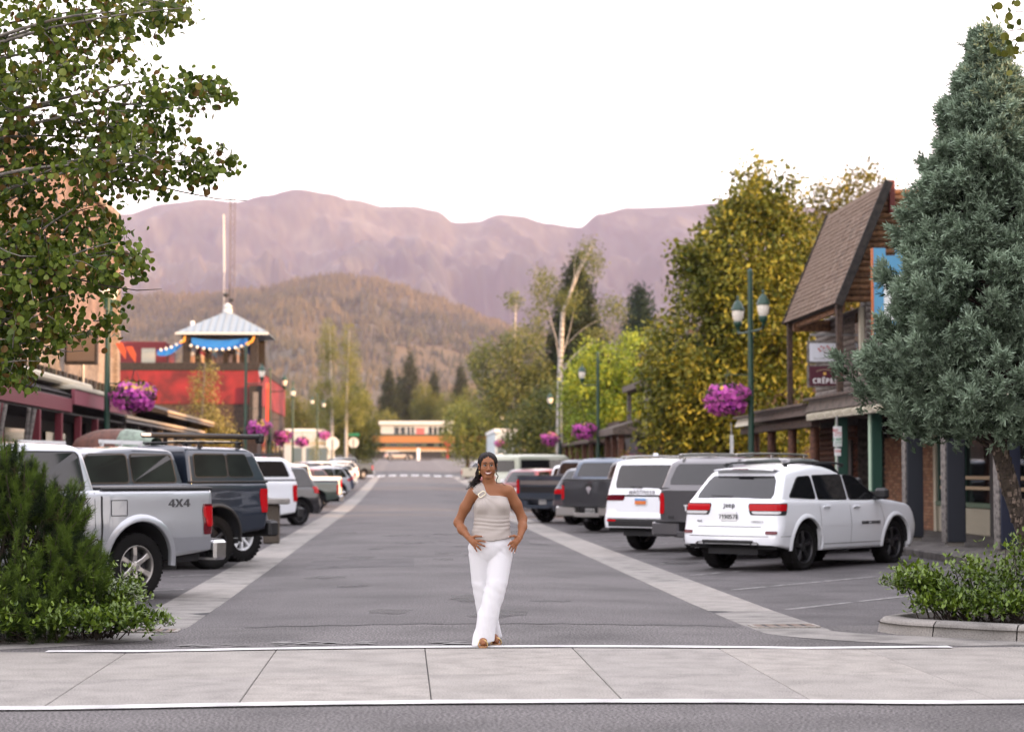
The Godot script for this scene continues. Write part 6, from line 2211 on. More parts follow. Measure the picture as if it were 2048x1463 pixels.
func building_materials():
	M.mint = textured(lin(0.30, 0.44, 0.34), 0.85, M.grain, 0.9, M.blotch, 0.15)
	M.brick_dark = textured(lin(0.10, 0.055, 0.035), 0.9, M.grain, 2.0, M.blotch, 0.4)
	M.mortar = textured(lin(0.16, 0.12, 0.09), 0.95, M.speck, 3.0)
	M.bricks = [mat(lin(0.30, 0.155, 0.085), 0.9), mat(lin(0.25, 0.12, 0.07), 0.9), mat(lin(0.34, 0.19, 0.115), 0.9), mat(lin(0.20, 0.105, 0.065), 0.9)]
	M.timber = textured(lin(0.085, 0.05, 0.034), 0.85, M.streak, 0.8, M.grain, 1.0)
	M.timber_dark = textured(lin(0.028, 0.022, 0.019), 0.85, M.streak, 0.8)
	M.trim_green = mat(lin(0.014, 0.06, 0.042), 0.5)
	M.trim_sage = mat(lin(0.09, 0.14, 0.09), 0.6)
	M.trim_pale = mat(lin(0.32, 0.44, 0.33), 0.6)
	M.cream = textured(lin(0.60, 0.55, 0.43), 0.7, M.grain, 1.5)
	M.shelf = mat(lin(0.45, 0.34, 0.22), 0.7)
	M.fascia = textured(lin(0.15, 0.115, 0.09), 0.85, M.streak, 0.7, M.grain, 1.0)
	M.fascia_b = textured(lin(0.115, 0.075, 0.055), 0.85, M.streak, 0.7, M.grain, 1.0)
	M.navy = mat(lin(0.020, 0.024, 0.034), 0.55)
	M.navy_b = mat(lin(0.016, 0.021, 0.045), 0.55)
	M.grey_wood = textured(lin(0.20, 0.18, 0.165), 0.85, M.streak, 1.3)
	M.log_brown = textured(lin(0.14, 0.055, 0.03), 0.7, M.streak, 1.2)
	M.log_grey_dark = textured(lin(0.08, 0.07, 0.062), 0.9, M.streak, 0.9)
	M.log_grey = []
	for k in [1.0, 0.8, 1.2]: M.log_grey.append(textured(lin(0.22 * k, 0.19 * k, 0.17 * k), 0.9, M.streak, 1.1))
	M.log_warm = []
	for k in [1.0, 0.75, 1.2]: M.log_warm.append(textured(lin(0.25 * k, 0.12 * k, 0.055 * k), 0.85, M.streak, 1.1))
	M.log_red = []
	for k in [1.0, 0.7]: M.log_red.append(textured(lin(0.16 * k, 0.05 * k, 0.022 * k), 0.7, M.streak, 1.1))
	M.shingle = []
	for k in [[0.19, 0.125, 0.085], [0.15, 0.10, 0.072], [0.23, 0.16, 0.115], [0.17, 0.105, 0.07]]: M.shingle.append(textured(lin(k[0], k[1], k[2]), 0.9, M.streak, 2.0))
	M.shingle_dark = textured(lin(0.045, 0.038, 0.038), 0.9, M.streak, 1.6, M.grain, 1.2)
	M.brick_tan = textured(lin(0.31, 0.215, 0.18), 0.9, M.brick_courses, 0.5, M.soft, 0.12)
	M.stone_tan = textured(lin(0.37, 0.30, 0.245), 0.9, M.brick_courses, 0.5, M.soft, 0.12)
	M.maroon = mat(lin(0.13, 0.012, 0.022), 0.55)
	M.maroon_b = mat(lin(0.20, 0.045, 0.065), 0.6)
	M.tan_board = mat(lin(0.42, 0.32, 0.22), 0.8)
	M.red_wall = textured(lin(0.29, 0.013, 0.017), 0.7, M.grain, 0.9, M.blotch, 0.1)
	M.red_dark_wall = textured(lin(0.22, 0.02, 0.022), 0.7, M.grain, 0.9)
	M.metal_roof = textured(lin(0.25, 0.305, 0.345), 0.55, M.grain, 0.7)
	M.steel_pale = mat(lin(0.52, 0.53, 0.52), 0.6)
	M.steel_dark = mat(lin(0.13, 0.11, 0.12), 0.7)
	M.bulb = mat(lin(0.9, 0.85, 0.75), 0.3)
	M.pale_blue = textured(lin(0.50, 0.58, 0.62), 0.8, M.grain, 0.9)
	M.pale_store = textured(lin(0.50, 0.54, 0.55), 0.8, M.grain, 0.9)
	M.glass_pale = mat(lin(0.10, 0.14, 0.16), 0.08)
	M.train_orange = mat(lin(0.30, 0.125, 0.03), 0.5)
	M.train_green = mat(lin(0.03, 0.045, 0.03), 0.5)
	M.ink_pale = mat(lin(0.42, 0.43, 0.46), 0.7)
	M.ink_tan = mat(lin(0.33, 0.24, 0.17), 0.7)
	M.bin = textured(lin(0.13, 0.105, 0.08), 0.9, M.speck, 2.5)

func brick_image() -> ImageTexture:
	# fine courses for far walls, a few pixels each
	var im = Image.create(256, 256, false, Image.FORMAT_RGB8)
	for y in 256:
		for x in 256:
			var row = y / 10
			var sx = (x + (12 if row % 2 else 0)) % 24
			var v = 0.72
			if y % 10 > 1 and sx > 1:
				v = 0.82 + 0.18 * fmod(absf(sin(float(row * 37 + ((x + (12 if row % 2 else 0)) / 24) * 91)) * 43.7), 1.0)
			im.set_pixel(x, y, grey(v))
	return ImageTexture.create_from_image(im)

# ---- plants -------------------------------------------------------------------
func scatter(called: String, parent: Node, mesh: Mesh, m, xf: Array, cols: Array) -> MultiMeshInstance3D:
	var mm = MultiMesh.new()
	mm.transform_format = MultiMesh.TRANSFORM_3D
	mm.use_colors = true
	mm.mesh = mesh
	mm.instance_count = xf.size()
	for i in xf.size():
		mm.set_instance_transform(i, xf[i])
		mm.set_instance_color(i, cols[i])
	var o = MultiMeshInstance3D.new()
	o.name = called
	o.multimesh = mm
	o.material_override = m
	parent.add_child(o, true)
	o.set_meta("kind", "stuff")
	return o

func leaf_mat(shine := 0.5, through := 0.35) -> StandardMaterial3D:
	var m = mat(Color.WHITE, shine)
	m.vertex_color_use_as_albedo = true
	m.metallic_specular = 0.3
	m.backlight_enabled = true
	m.backlight = Color(through, through, through * 0.6)
	return m

func any_turn() -> Basis:
	return Basis(Vector3(rng.randfn(), rng.randfn(), rng.randfn()).normalized(), rng.randf() * TAU)

func ball_point() -> Vector3:
	return Vector3(rng.randfn(), rng.randfn(), rng.randfn()).normalized() * pow(rng.randf(), 0.4)

func leaf_round() -> MB:
	# a heart-round leaf on a short stalk, folded a little along its rib
	var mb = MB.new()
	var pts = []
	for i in 9:
		var a = PI * i / 8.0
		pts.append(Vector2(sin(a) * (0.52 - 0.06 * cos(a)), 0.48 - 0.5 * cos(a)))
	for s in [-1, 1]:
		for i in 8:
			mb.tri(Vector3(0, pts[i].y, 0), Vector3(s * pts[i + 1].x, pts[i + 1].y, absf(pts[i + 1].x) * 0.22), Vector3(s * pts[i].x, pts[i].y, absf(pts[i].x) * 0.22))
			mb.tri(Vector3(0, pts[i].y, 0), Vector3(0, pts[i + 1].y, 0), Vector3(s * pts[i + 1].x, pts[i + 1].y, absf(pts[i + 1].x) * 0.22))
	mb.tri(Vector3(-0.012, 0.0, 0), Vector3(0.012, 0.0, 0), Vector3(0, -0.55, 0.08))
	return mb

func leaf_oval() -> MB:
	var mb = MB.new()
	for s in [-1, 1]:
		mb.tri(Vector3.ZERO, Vector3(s * 0.26, 0.35, 0.07), Vector3(0, 0.42, 0))
		mb.tri(Vector3(0, 0.42, 0), Vector3(s * 0.26, 0.35, 0.07), Vector3(s * 0.22, 0.68, 0.06))
		mb.tri(Vector3(0, 0.42, 0), Vector3(s * 0.22, 0.68, 0.06), Vector3(0, 1.0, -0.05))
	return mb

func leaf_spray(k: int, spread: float, size: float, slim := 0.42) -> MB:
	# k leaves about a twig
	var mb = MB.new()
	for i in k:
		var o = Vector3(rng.randfn(), rng.randfn(), rng.randfn()) * spread * 0.5
		var b = any_turn()
		var s = size * rng.randf_range(0.7, 1.25)
		var w = s * slim
		var a = o + b * Vector3(0, -s * 0.5, 0)
		var c = o + b * Vector3(0, s * 0.5, 0)
		var l = o + b * Vector3(-w * 0.5, 0, s * 0.08)
		var r = o + b * Vector3(w * 0.5, 0, s * 0.08)
		mb.tri(a, r, c)
		mb.tri(a, c, l)
	return mb

func needle_tuft(k: int, len: float, wide: float, open: float) -> MB:
	var mb = MB.new()
	for i in k:
		var a = TAU * i * 0.381966
		var up = rng.randf_range(0.15, 1.0)
		var d = Vector3(cos(a) * open * (1.3 - up), up, sin(a) * open * (1.3 - up)).normalized()
		var o = Vector3(0, rng.randf_range(-0.5, 0.5) * len, 0)
		var sd = d.cross(Vector3(rng.randfn(), rng.randfn(), rng.randfn())).normalized() * wide
		mb.tri(o - sd, o + sd, o + d * len * rng.randf_range(0.75, 1.1))
	return mb

func limb(from: Vector3, to: Vector3, r0: float, r1: float, sag := 0.1, k := 7, wob := 1.0) -> MB:
	var mb = MB.new()
	var pts = []
	var rad = []
	var w = Vector3(rng.randfn(), rng.randfn(), rng.randfn()) * (to - from).length() * 0.035 * wob
	for i in k + 1:
		var t = float(i) / k
		pts.append(from.lerp(to, t) + Vector3.UP * sag * sin(t * PI) + w * sin(t * 5.0) * t)
		rad.append(lerpf(r0, r1, t))
	mb.tube(pts, rad, 6)
	return mb

func tree(called: String, label: String, at: Vector3, trunk: Array, blobs: Array, spray: Mesh, count: int, low: Color, high: Color, bark, group := "", clump := 0.55, lm = null, limbs := 7, size := 1.0) -> Node3D:
	# trunk: [[point, radius] ...]; blobs: [centre, radii]; all relative to the base
	var t = thing(called, label, "tree", at, 0.0, group)
	var mb = MB.new()
	mb.tube(trunk.map(func(a): return a[0]), trunk.map(func(a): return a[1]), 9)
	part("trunk", mb, bark, t)
	var total = 0.0
	for b in blobs: total += b[1].x * b[1].y * b[1].z
	var xf = []
	var cols = []
	var nz = FastNoiseLite.new()
	nz.seed = rng.randi() % 10000
	nz.frequency = clump
	for b in blobs:
		var n = int(count * b[1].x * b[1].y * b[1].z / total)
		var k = 0
		var tries = 0
		while k < n and tries < n * 5:
			tries += 1
			var q = ball_point()
			var p = b[0] + q * b[1]
			var v = nz.get_noise_3dv(p)
			if v < -0.02 - rng.randf() * 0.2: continue
			k += 1
			xf.append(Transform3D(any_turn().scaled(Vector3.ONE * size * rng.randf_range(0.75, 1.3)), p))
			cols.append(low.lerp(high, clampf(0.42 + v * 1.7 + rng.randfn() * 0.22 + q.y * 0.12, 0.0, 1.0)))
	for i in limbs:
		var b = blobs[rng.randi() % blobs.size()]
		var goal = b[0] + ball_point() * b[1] * 0.8
		var h = clampf(goal.y * rng.randf_range(0.6, 0.86), trunk[0][0].y, trunk[-1][0].y)
		var j = 0
		while j < trunk.size() - 2 and trunk[j + 1][0].y < h: j += 1
		var f = clampf((h - trunk[j][0].y) / maxf(trunk[j + 1][0].y - trunk[j][0].y, 0.01), 0, 1)
		var o = trunk[j][0].lerp(trunk[j + 1][0], f)
		part("limb", limb(o, goal, trunk[j + 1][1] * 0.2, 0.010 * size, (goal - o).length() * 0.08), bark, t)
	scatter("crown", t, spray, lm if lm else M.leaf, xf, cols)
	return t

func conifer(called: String, label: String, at: Vector3, h: float, r: float, low: Color, high: Color, count: int, spray: Mesh, group := "", bare := 0.1):
	var t = thing(called, label, "tree", at, 0.0, group)
	var mb = MB.new()
	mb.tube([Vector3.ZERO, Vector3(0, h * 0.6, 0), Vector3(0, h * 0.98, 0)], [h * 0.014, h * 0.008, 0.02], 7)
	part("trunk", mb, M.bark, t)
	var xf = []
	var cols = []
	var tiers = int(h * 1.5)
	for i in count:
		var f = 1.0 - sqrt(rng.randf())
		f = bare + (1.0 - bare) * f
		var tier = round(f * tiers) / tiers
		var a = rng.randf() * TAU
		var lob = 0.8 + 0.25 * sin(a * 3.0 + tier * 47.0) + 0.1 * sin(a * 7 + tier * 21.0)
		var rr = r * pow(1.0 - f, 0.8) * lob * pow(rng.randf(), 0.4) + 0.05
		var y = h * (tier * 0.6 + f * 0.4) - rr * 0.25
		xf.append(Transform3D(any_turn(), Vector3(cos(a) * rr, y, sin(a) * rr)))
		cols.append(low.lerp(high, clampf(0.3 + rng.randfn() * 0.25 + (rr / (r + 0.01)) * 0.4, 0, 1)))
	scatter("crown", t, spray, M.leaf_dull, xf, cols)

func plants():
	M.leaf = leaf_mat(0.5, 0.55)
	M.leaf_dull = leaf_mat(0.8, 0.25)
	M.leaf_gloss = leaf_mat(0.35, 0.3)
	M.leaf_gloss.metallic_specular = 0.45
	M.bark = textured(lin(0.10, 0.075, 0.055), 0.95, M.streak, 2.2, M.speck, 3.0, 2.0)
	M.bark_pale = textured(lin(0.42, 0.38, 0.33), 0.85, M.streak, 1.2, M.speck, 1.0, 0.5)
	M.bark_plate_a = textured(lin(0.19, 0.145, 0.115), 0.95, M.streak, 3.0)
	M.bark_plate_b = textured(lin(0.06, 0.045, 0.036), 0.95, M.streak, 3.0)
	M.bark_birch = textured(lin(0.85, 0.80, 0.73), 0.8, M.streak, 0.6, M.speck, 0.6, 0.5)
	near_aspen()
	near_pine()
	shrub("left", "low green leafy shrub spilling over the left corner kerb beside the pine", Vector3(-3.0, 0, -19.1), [
		[Vector3(0.0, 0.32, 0.0), Vector3(0.62, 0.42, 0.5)], [Vector3(-0.45, 0.55, -0.05), Vector3(0.5, 0.5, 0.5)], [Vector3(0.42, 0.14, 0.12), Vector3(0.46, 0.2, 0.35)], [Vector3(-0.75, 0.3, 0.35), Vector3(0.5, 0.34, 0.4)], [Vector3(0.2, 0.3, -0.25), Vector3(0.4, 0.34, 0.4)], [Vector3(-0.3, 0.14, 0.5), Vector3(0.7, 0.2, 0.3)], [Vector3(0.3, 0.1, 0.35), Vector3(0.5, 0.15, 0.3)], [Vector3(-0.9, 0.12, 0.6), Vector3(0.5, 0.2, 0.25)]], 11000)
	shrub("right", "low green leafy shrub at the foot of the juniper on the right corner", Vector3(5.9, 0, -19.7), [
		[Vector3(-0.35, 0.3, 0.15), Vector3(0.62, 0.34, 0.55)], [Vector3(0.35, 0.48, -0.1), Vector3(0.75, 0.42, 0.6)], [Vector3(0.95, 0.3, 0.5), Vector3(0.6, 0.3, 0.4)], [Vector3(-0.8, 0.36, -0.1), Vector3(0.32, 0.2, 0.3)], [Vector3(1.3, 0.45, -0.1), Vector3(0.7, 0.5, 0.6)], [Vector3(0.1, 0.12, 0.55), Vector3(0.7, 0.2, 0.3)], [Vector3(-0.6, 0.12, 0.2), Vector3(0.4, 0.16, 0.3)], [Vector3(0.9, 0.12, 0.85), Vector3(0.5, 0.15, 0.25)]], 12500)
	juniper()
	corner_branch()
	var sp = leaf_spray(7, 0.34, 0.20, 0.55).mesh()
	var sp2 = leaf_spray(8, 0.5, 0.26, 0.5).mesh()
	var fine = leaf_spray(7, 0.3, 0.15, 0.5).mesh()
	var con = leaf_spray(9, 0.55, 0.42, 0.22).mesh()
	var V = func(x, y, z): return Vector3(x, y, z)
	# the golden tree on the right pavement
	tree("street_tree", "big golden green tree towering over the right canopy", on(11.4, -70.0), [[V.call(0, 0, 0), 0.3], [V.call(0.2, 3, 0), 0.24], [V.call(0.6, 6, 0), 0.17], [V.call(1.0, 10, 0), 0.08]], [
		[V.call(0.9, 7.6, 0), V.call(2.6, 3.6, 2.6)], [V.call(-1.3, 5.0, 0.4), V.call(2.0, 2.4, 2.2)], [V.call(1.3, 11.0, 0), V.call(1.5, 1.7, 1.5)], [V.call(-0.9, 8.4, 0), V.call(1.3, 1.4, 1.4)], [V.call(0.9, 3.6, 0.3), V.call(2.6, 2.0, 2.2)], [V.call(-2.0, 3.0, 0.3), V.call(1.3, 1.5, 1.4)], [V.call(2.6, 9.2, 0), V.call(1.0, 1.6, 1.2)], [V.call(0.2, 10.0, 0), V.call(1.1, 1.1, 1.1)]], sp, 7200, Color(0.030, 0.048, 0.007), Color(0.20, 0.19, 0.024), M.bark, "", 0.42, null, 12)
	tree("street_tree", "yellow green tree top above the shingled roof", on(19.6, -88.0), [[V.call(0, 0, 0), 0.3], [V.call(0, 8, 0), 0.16], [V.call(0.3, 14, 0), 0.04]], [[V.call(-0.6, 12.6, 0), V.call(1.5, 2.0, 1.4)], [V.call(1.1, 13.6, 0), V.call(1.2, 1.9, 1.3)], [V.call(0.2, 10.5, 0), V.call(2.4, 2.2, 2)]], sp, 1500, Color(0.05, 0.05, 0.008), Color(0.19, 0.16, 0.025), M.bark)
	# birch with a bare white trunk, and what stands round it
	tree("birch_tree", "tall birch with a bright white trunk and sparse leaves, right of centre", on(9.7, -124.0), [[V.call(0, 0, 0), 0.23], [V.call(0.02, 4, 0), 0.2], [V.call(0.1, 8, 0), 0.17], [V.call(0.25, 11.2, 0), 0.13], [V.call(1.2, 13.6, 0), 0.08], [V.call(2.2, 15.6, 0), 0.02]], [
		[V.call(-0.9, 12.6, 0), V.call(1.0, 1.6, 1)], [V.call(1.9, 14.5, 0), V.call(0.9, 1.4, 1)], [V.call(3.4, 11.4, 0), V.call(1.1, 0.9, 1)], [V.call(-1.4, 10.4, 0), V.call(0.8, 1.2, 1)], [V.call(2.6, 9.6, 0), V.call(1.2, 0.7, 1)], [V.call(0.7, 12.0, 0), V.call(1, 1, 1)]], fine, 950, Color(0.05, 0.07, 0.02), Color(0.16, 0.17, 0.045), M.bark_birch, "", 0.9, null, 11)
	tree("aspen_tree", "grey green aspen left of the white birch", on(9.2, -150.0), [[V.call(0, 0, 0), 0.24], [V.call(-0.2, 4, 0), 0.2], [V.call(-0.9, 8, 0), 0.13], [V.call(-0.7, 14, 0), 0.05]], [
		[V.call(-2.6, 9.0, 0), V.call(1.9, 2.0, 1.8)], [V.call(-0.4, 9.6, 0), V.call(1.8, 2.6, 1.8)], [V.call(-0.9, 13.9, 0), V.call(0.9, 0.9, 0.9)], [V.call(-1.6, 6.6, 0), V.call(2.4, 1.8, 2)], [V.call(1.2, 7.0, 0), V.call(1.8, 2.6, 1.8)]], sp, 2300, Color(0.045, 0.065, 0.022), Color(0.17, 0.185, 0.06), M.bark_birch, "", 0.6, null, 9)
	conifer("spruce_tree", "tall dark spruce standing behind the white birch", on(13.2, -152.0), 17.6, 4.6, Color(0.018, 0.030, 0.016), Color(0.05, 0.06, 0.028), 8000, con)
	conifer("spruce_tree", "dark flat-topped conifer between the spruce and the golden tree", on(19.6, -165.0), 16.4, 3.6, Color(0.016, 0.034, 0.024), Color(0.04, 0.06, 0.04), 2200, con, "", 0.5)
	tree("maple_tree", "bright lime green tree behind the right-hand lamp post", on(11.6, -114.0), [[V.call(0, 0, 0), 0.22], [V.call(0, 4, 0), 0.17], [V.call(0.2, 8, 0), 0.06]], [[V.call(-0.6, 5.6, 0), V.call(2.1, 3.4, 2)], [V.call(1.6, 6.4, 0), V.call(1.8, 3.0, 2)], [V.call(0.2, 3.8, 0), V.call(2.8, 2.2, 2)]], sp, 2600, Color(0.07, 0.125, 0.012), Color(0.28, 0.33, 0.035), M.bark)
	tree("maple_tree", "second lime green tree, right of the first and nearer the golden one", on(15.6, -122.0), [[V.call(0, 0, 0), 0.22], [V.call(0, 4, 0), 0.17], [V.call(0.2, 9, 0), 0.06]], [[V.call(-0.4, 6.8, 0), V.call(2.4, 3.2, 2)], [V.call(1.8, 7.2, 0), V.call(2.0, 2.8, 2)]], sp, 1800, Color(0.08, 0.12, 0.014), Color(0.27, 0.30, 0.035), M.bark)
	tree("street_tree", "dark green tree filling the gap between birch trunk and boardwalk", on(11.2, -140.0), [[V.call(0, 0, 0), 0.22], [V.call(0, 3, 0), 0.17], [V.call(0.2, 6, 0), 0.06]], [[V.call(-0.4, 4.2, 0), V.call(2.8, 3.4, 2)], [V.call(-2.8, 3.2, 0), V.call(1.8, 2.6, 2)]], sp, 1800, Color(0.03, 0.05, 0.014), Color(0.09, 0.11, 0.03), M.bark)
	tree("street_tree", "round olive green tree by the end of the train, right of centre", on(7.2, -222.0), [[V.call(0, 0, 0), 0.25], [V.call(0, 3, 0), 0.2], [V.call(0.2, 6, 0), 0.06]], [[V.call(-0.6, 4.4, 0), V.call(2.6, 3.6, 2)], [V.call(1.8, 4.2, 0), V.call(2.4, 4.2, 2)], [V.call(3.6, 5.4, 0), V.call(2.2, 4.6, 2)]], sp2, 2000, Color(0.06, 0.095, 0.024), Color(0.2, 0.22, 0.055), M.bark)
	# left side
	tree("birch_tree", "slim pale-stemmed birch, left one of the pair before the far crossing", on(-7.4, -212.0), [[V.call(0, 0, 0), 0.2], [V.call(-0.1, 7, 0), 0.15], [V.call(-0.35, 15.5, 0), 0.04]], [[V.call(-0.5, 12.4, 0), V.call(1.2, 4.2, 1)], [V.call(-1.0, 7.4, 0), V.call(1.8, 2.8, 1.3)]], fine, 1500, Color(0.07, 0.09, 0.02), Color(0.22, 0.22, 0.06), M.bark_birch, "", 0.6, null, 8)
	tree("birch_tree", "slim pale-stemmed birch, right one of the pair before the far crossing", on(-5.9, -210.0), [[V.call(0, 0, 0), 0.2], [V.call(0, 7, 0), 0.15], [V.call(0.3, 15, 0), 0.04]], [[V.call(0.3, 12.0, 0), V.call(1.2, 4.0, 1)], [V.call(0.5, 7.4, 0), V.call(2.0, 3.0, 1.3)]], fine, 1500, Color(0.07, 0.09, 0.02), Color(0.22, 0.22, 0.06), M.bark_birch, "", 0.6, null, 8)
	tree("street_tree", "dark leafy tree behind the pair of slim birches", on(-5.2, -228.0), [[V.call(0, 0, 0), 0.25], [V.call(0, 3, 0), 0.2], [V.call(0.2, 7, 0), 0.06]], [[V.call(-0.2, 6.2, 0), V.call(2.0, 4.0, 2)], [V.call(-2.2, 5.2, 0), V.call(1.8, 3.6, 2)], [V.call(1.0, 3.2, 0), V.call(1.5, 2.8, 2)]], sp2, 1900, Color(0.03, 0.045, 0.012), Color(0.11, 0.12, 0.03), M.bark)
	tree("young_tree", "feathery yellow green young tree before the red building", on(-9.2, -93.0), [[V.call(0, 0, 0), 0.1], [V.call(-0.1, 3, 0), 0.07], [V.call(0.05, 6.6, 0), 0.02]], [[V.call(0, 5.2, 0), V.call(0.7, 1.6, 0.7)], [V.call(-0.2, 3.3, 0), V.call(1.3, 1.6, 1.2)], [V.call(0.7, 2.6, 0), V.call(1.0, 1.5, 1)], [V.call(-0.7, 2.2, 0), V.call(0.8, 1.2, 0.8)]], fine, 1700, Color(0.10, 0.10, 0.025), Color(0.24, 0.21, 0.07), M.bark_pale, "", 0.8, null, 12, 0.75)
	tree("young_tree", "thin yellow green sapling between the far left lamps", on(-6.6, -152.0), [[V.call(0, 0, 0), 0.06], [V.call(0, 2, 0), 0.04], [V.call(0.05, 3.4, 0), 0.01]], [[V.call(0, 2.5, 0), V.call(0.42, 1.4, 0.4)], [V.call(0.1, 1.3, 0), V.call(0.5, 0.8, 0.4)]], fine, 150, Color(0.14, 0.15, 0.02), Color(0.28, 0.25, 0.04), M.bark_pale, "", 0.8, null, 3, 0.7)
	tree("street_tree", "round green tree behind the red building's right edge", on(-17.0, -300.0), [[V.call(0, 0, 0), 0.3], [V.call(0, 3, 0), 0.2], [V.call(0.2, 8, 0), 0.06]], [[V.call(-1, 7.5, 0), V.call(4.0, 3.6, 3)], [V.call(3, 6.5, 0), V.call(3, 3.0, 3)]], sp2, 1500, Color(0.05, 0.06, 0.014), Color(0.14, 0.14, 0.03), M.bark)
	# behind the train
	var N = [["pointed dark spruce, leftmost behind the train", -3.0, -425.0, 19.0, 5.0], ["broad dark spruce, tallest behind the train", 1.4, -432.0, 22.5, 6.5], ["dark spruce between the two taller ones behind the train", -0.6, -440.0, 17.0, 4.8], ["dark spruce right of the tallest one behind the train", 6.6, -430.0, 18.0, 5.2], ["dark spruce at the right end of the row behind the train", 12.6, -436.0, 20.0, 5.6]]
	for q in N: conifer("spruce_tree", q[0], on(q[1], q[2]), q[3], q[4], Color(0.02, 0.032, 0.018), Color(0.05, 0.062, 0.03), 2600, con, "spruces behind the train")
	tree("street_tree", "sunlit green tree between spruces behind the train", on(4.2, -412.0), [[V.call(0, 0, 0), 0.3], [V.call(0, 4, 0), 0.2], [V.call(0.2, 9, 0), 0.06]], [[V.call(0, 9.5, 0), V.call(2.8, 5.5, 3)], [V.call(2.8, 8.0, 0), V.call(2.6, 5.0, 3)]], sp2, 1700, Color(0.06, 0.075, 0.018), Color(0.17, 0.17, 0.04), M.bark)
	tree("street_tree", "low bright tree left of the spruces behind the train", on(-8.6, -408.0), [[V.call(0, 0, 0), 0.3], [V.call(0, 4, 0), 0.2], [V.call(0.2, 8, 0), 0.06]], [[V.call(0, 6.5, 0), V.call(4.2, 5.0, 3)], [V.call(5.2, 5.0, 0), V.call(3.2, 4.4, 3)]], sp2, 1700, Color(0.06, 0.08, 0.018), Color(0.2, 0.2, 0.045), M.bark)
	tree("street_tree", "olive tree at the right behind the train", on(9.4, -405.0), [[V.call(0, 0, 0), 0.3], [V.call(0, 4, 0), 0.2], [V.call(0.2, 9, 0), 0.06]], [[V.call(0, 7.5, 0), V.call(3.2, 5.5, 3)], [V.call(3.8, 8.0, 0), V.call(2.6, 6.0, 3)]], sp2, 1700, Color(0.05, 0.065, 0.016), Color(0.14, 0.15, 0.04), M.bark)
	tree("street_tree", "light green bush tree left of the train", on(-6.8, -372.0), [[V.call(0, 0, 0), 0.2], [V.call(0, 2, 0), 0.2], [V.call(0.2, 5, 0), 0.06]], [[V.call(-0.6, 4.0, 0), V.call(2.2, 4.6, 2)], [V.call(-3.6, 4.6, 0), V.call(2.4, 4.6, 2)]], sp2, 1300, Color(0.06, 0.08, 0.014), Color(0.2, 0.2, 0.04), M.bark)
	# woods on the valley floor, one mass
	var xf = []
	var cols = []
	for i in 9000:
		var d = lerpf(470.0, 1600.0, pow(rng.randf(), 1.3))
		var x = rng.randf_range(-0.26, 0.30) * d
		var h = rng.randf_range(6, 12)
		xf.append(Transform3D(ry(rng.randf() * TAU).scaled(Vector3(h * 1.0, h, h * 1.0)), Vector3(x, gh(x, -420) - 0.5 + (d - 420) * 0.004, -d)))
		cols.append(Color(0.035, 0.045, 0.02).lerp(Color(0.12, 0.10, 0.04), rng.randf()))
	var mb = MB.new()
	for tier in [[0.0, 0.5, 0.26], [0.25, 0.78, 0.2], [0.5, 1.0, 0.13]]:
		for j in 6:
			var a = TAU * j / 6 + tier[0]
			var b = TAU * (j + 1) / 6 + tier[0]
			mb.tri(Vector3(cos(a) * tier[2], tier[0], sin(a) * tier[2]), Vector3(cos(b) * tier[2], tier[0] + 0.03, sin(b) * tier[2]), Vector3(0, tier[1], 0))
	var w = scatter("valley_woods", self, mb.mesh(), M.leaf_dull, xf, cols)
	tag(w, "dark woods on the valley floor below the forested hill", "woods", "", "stuff")

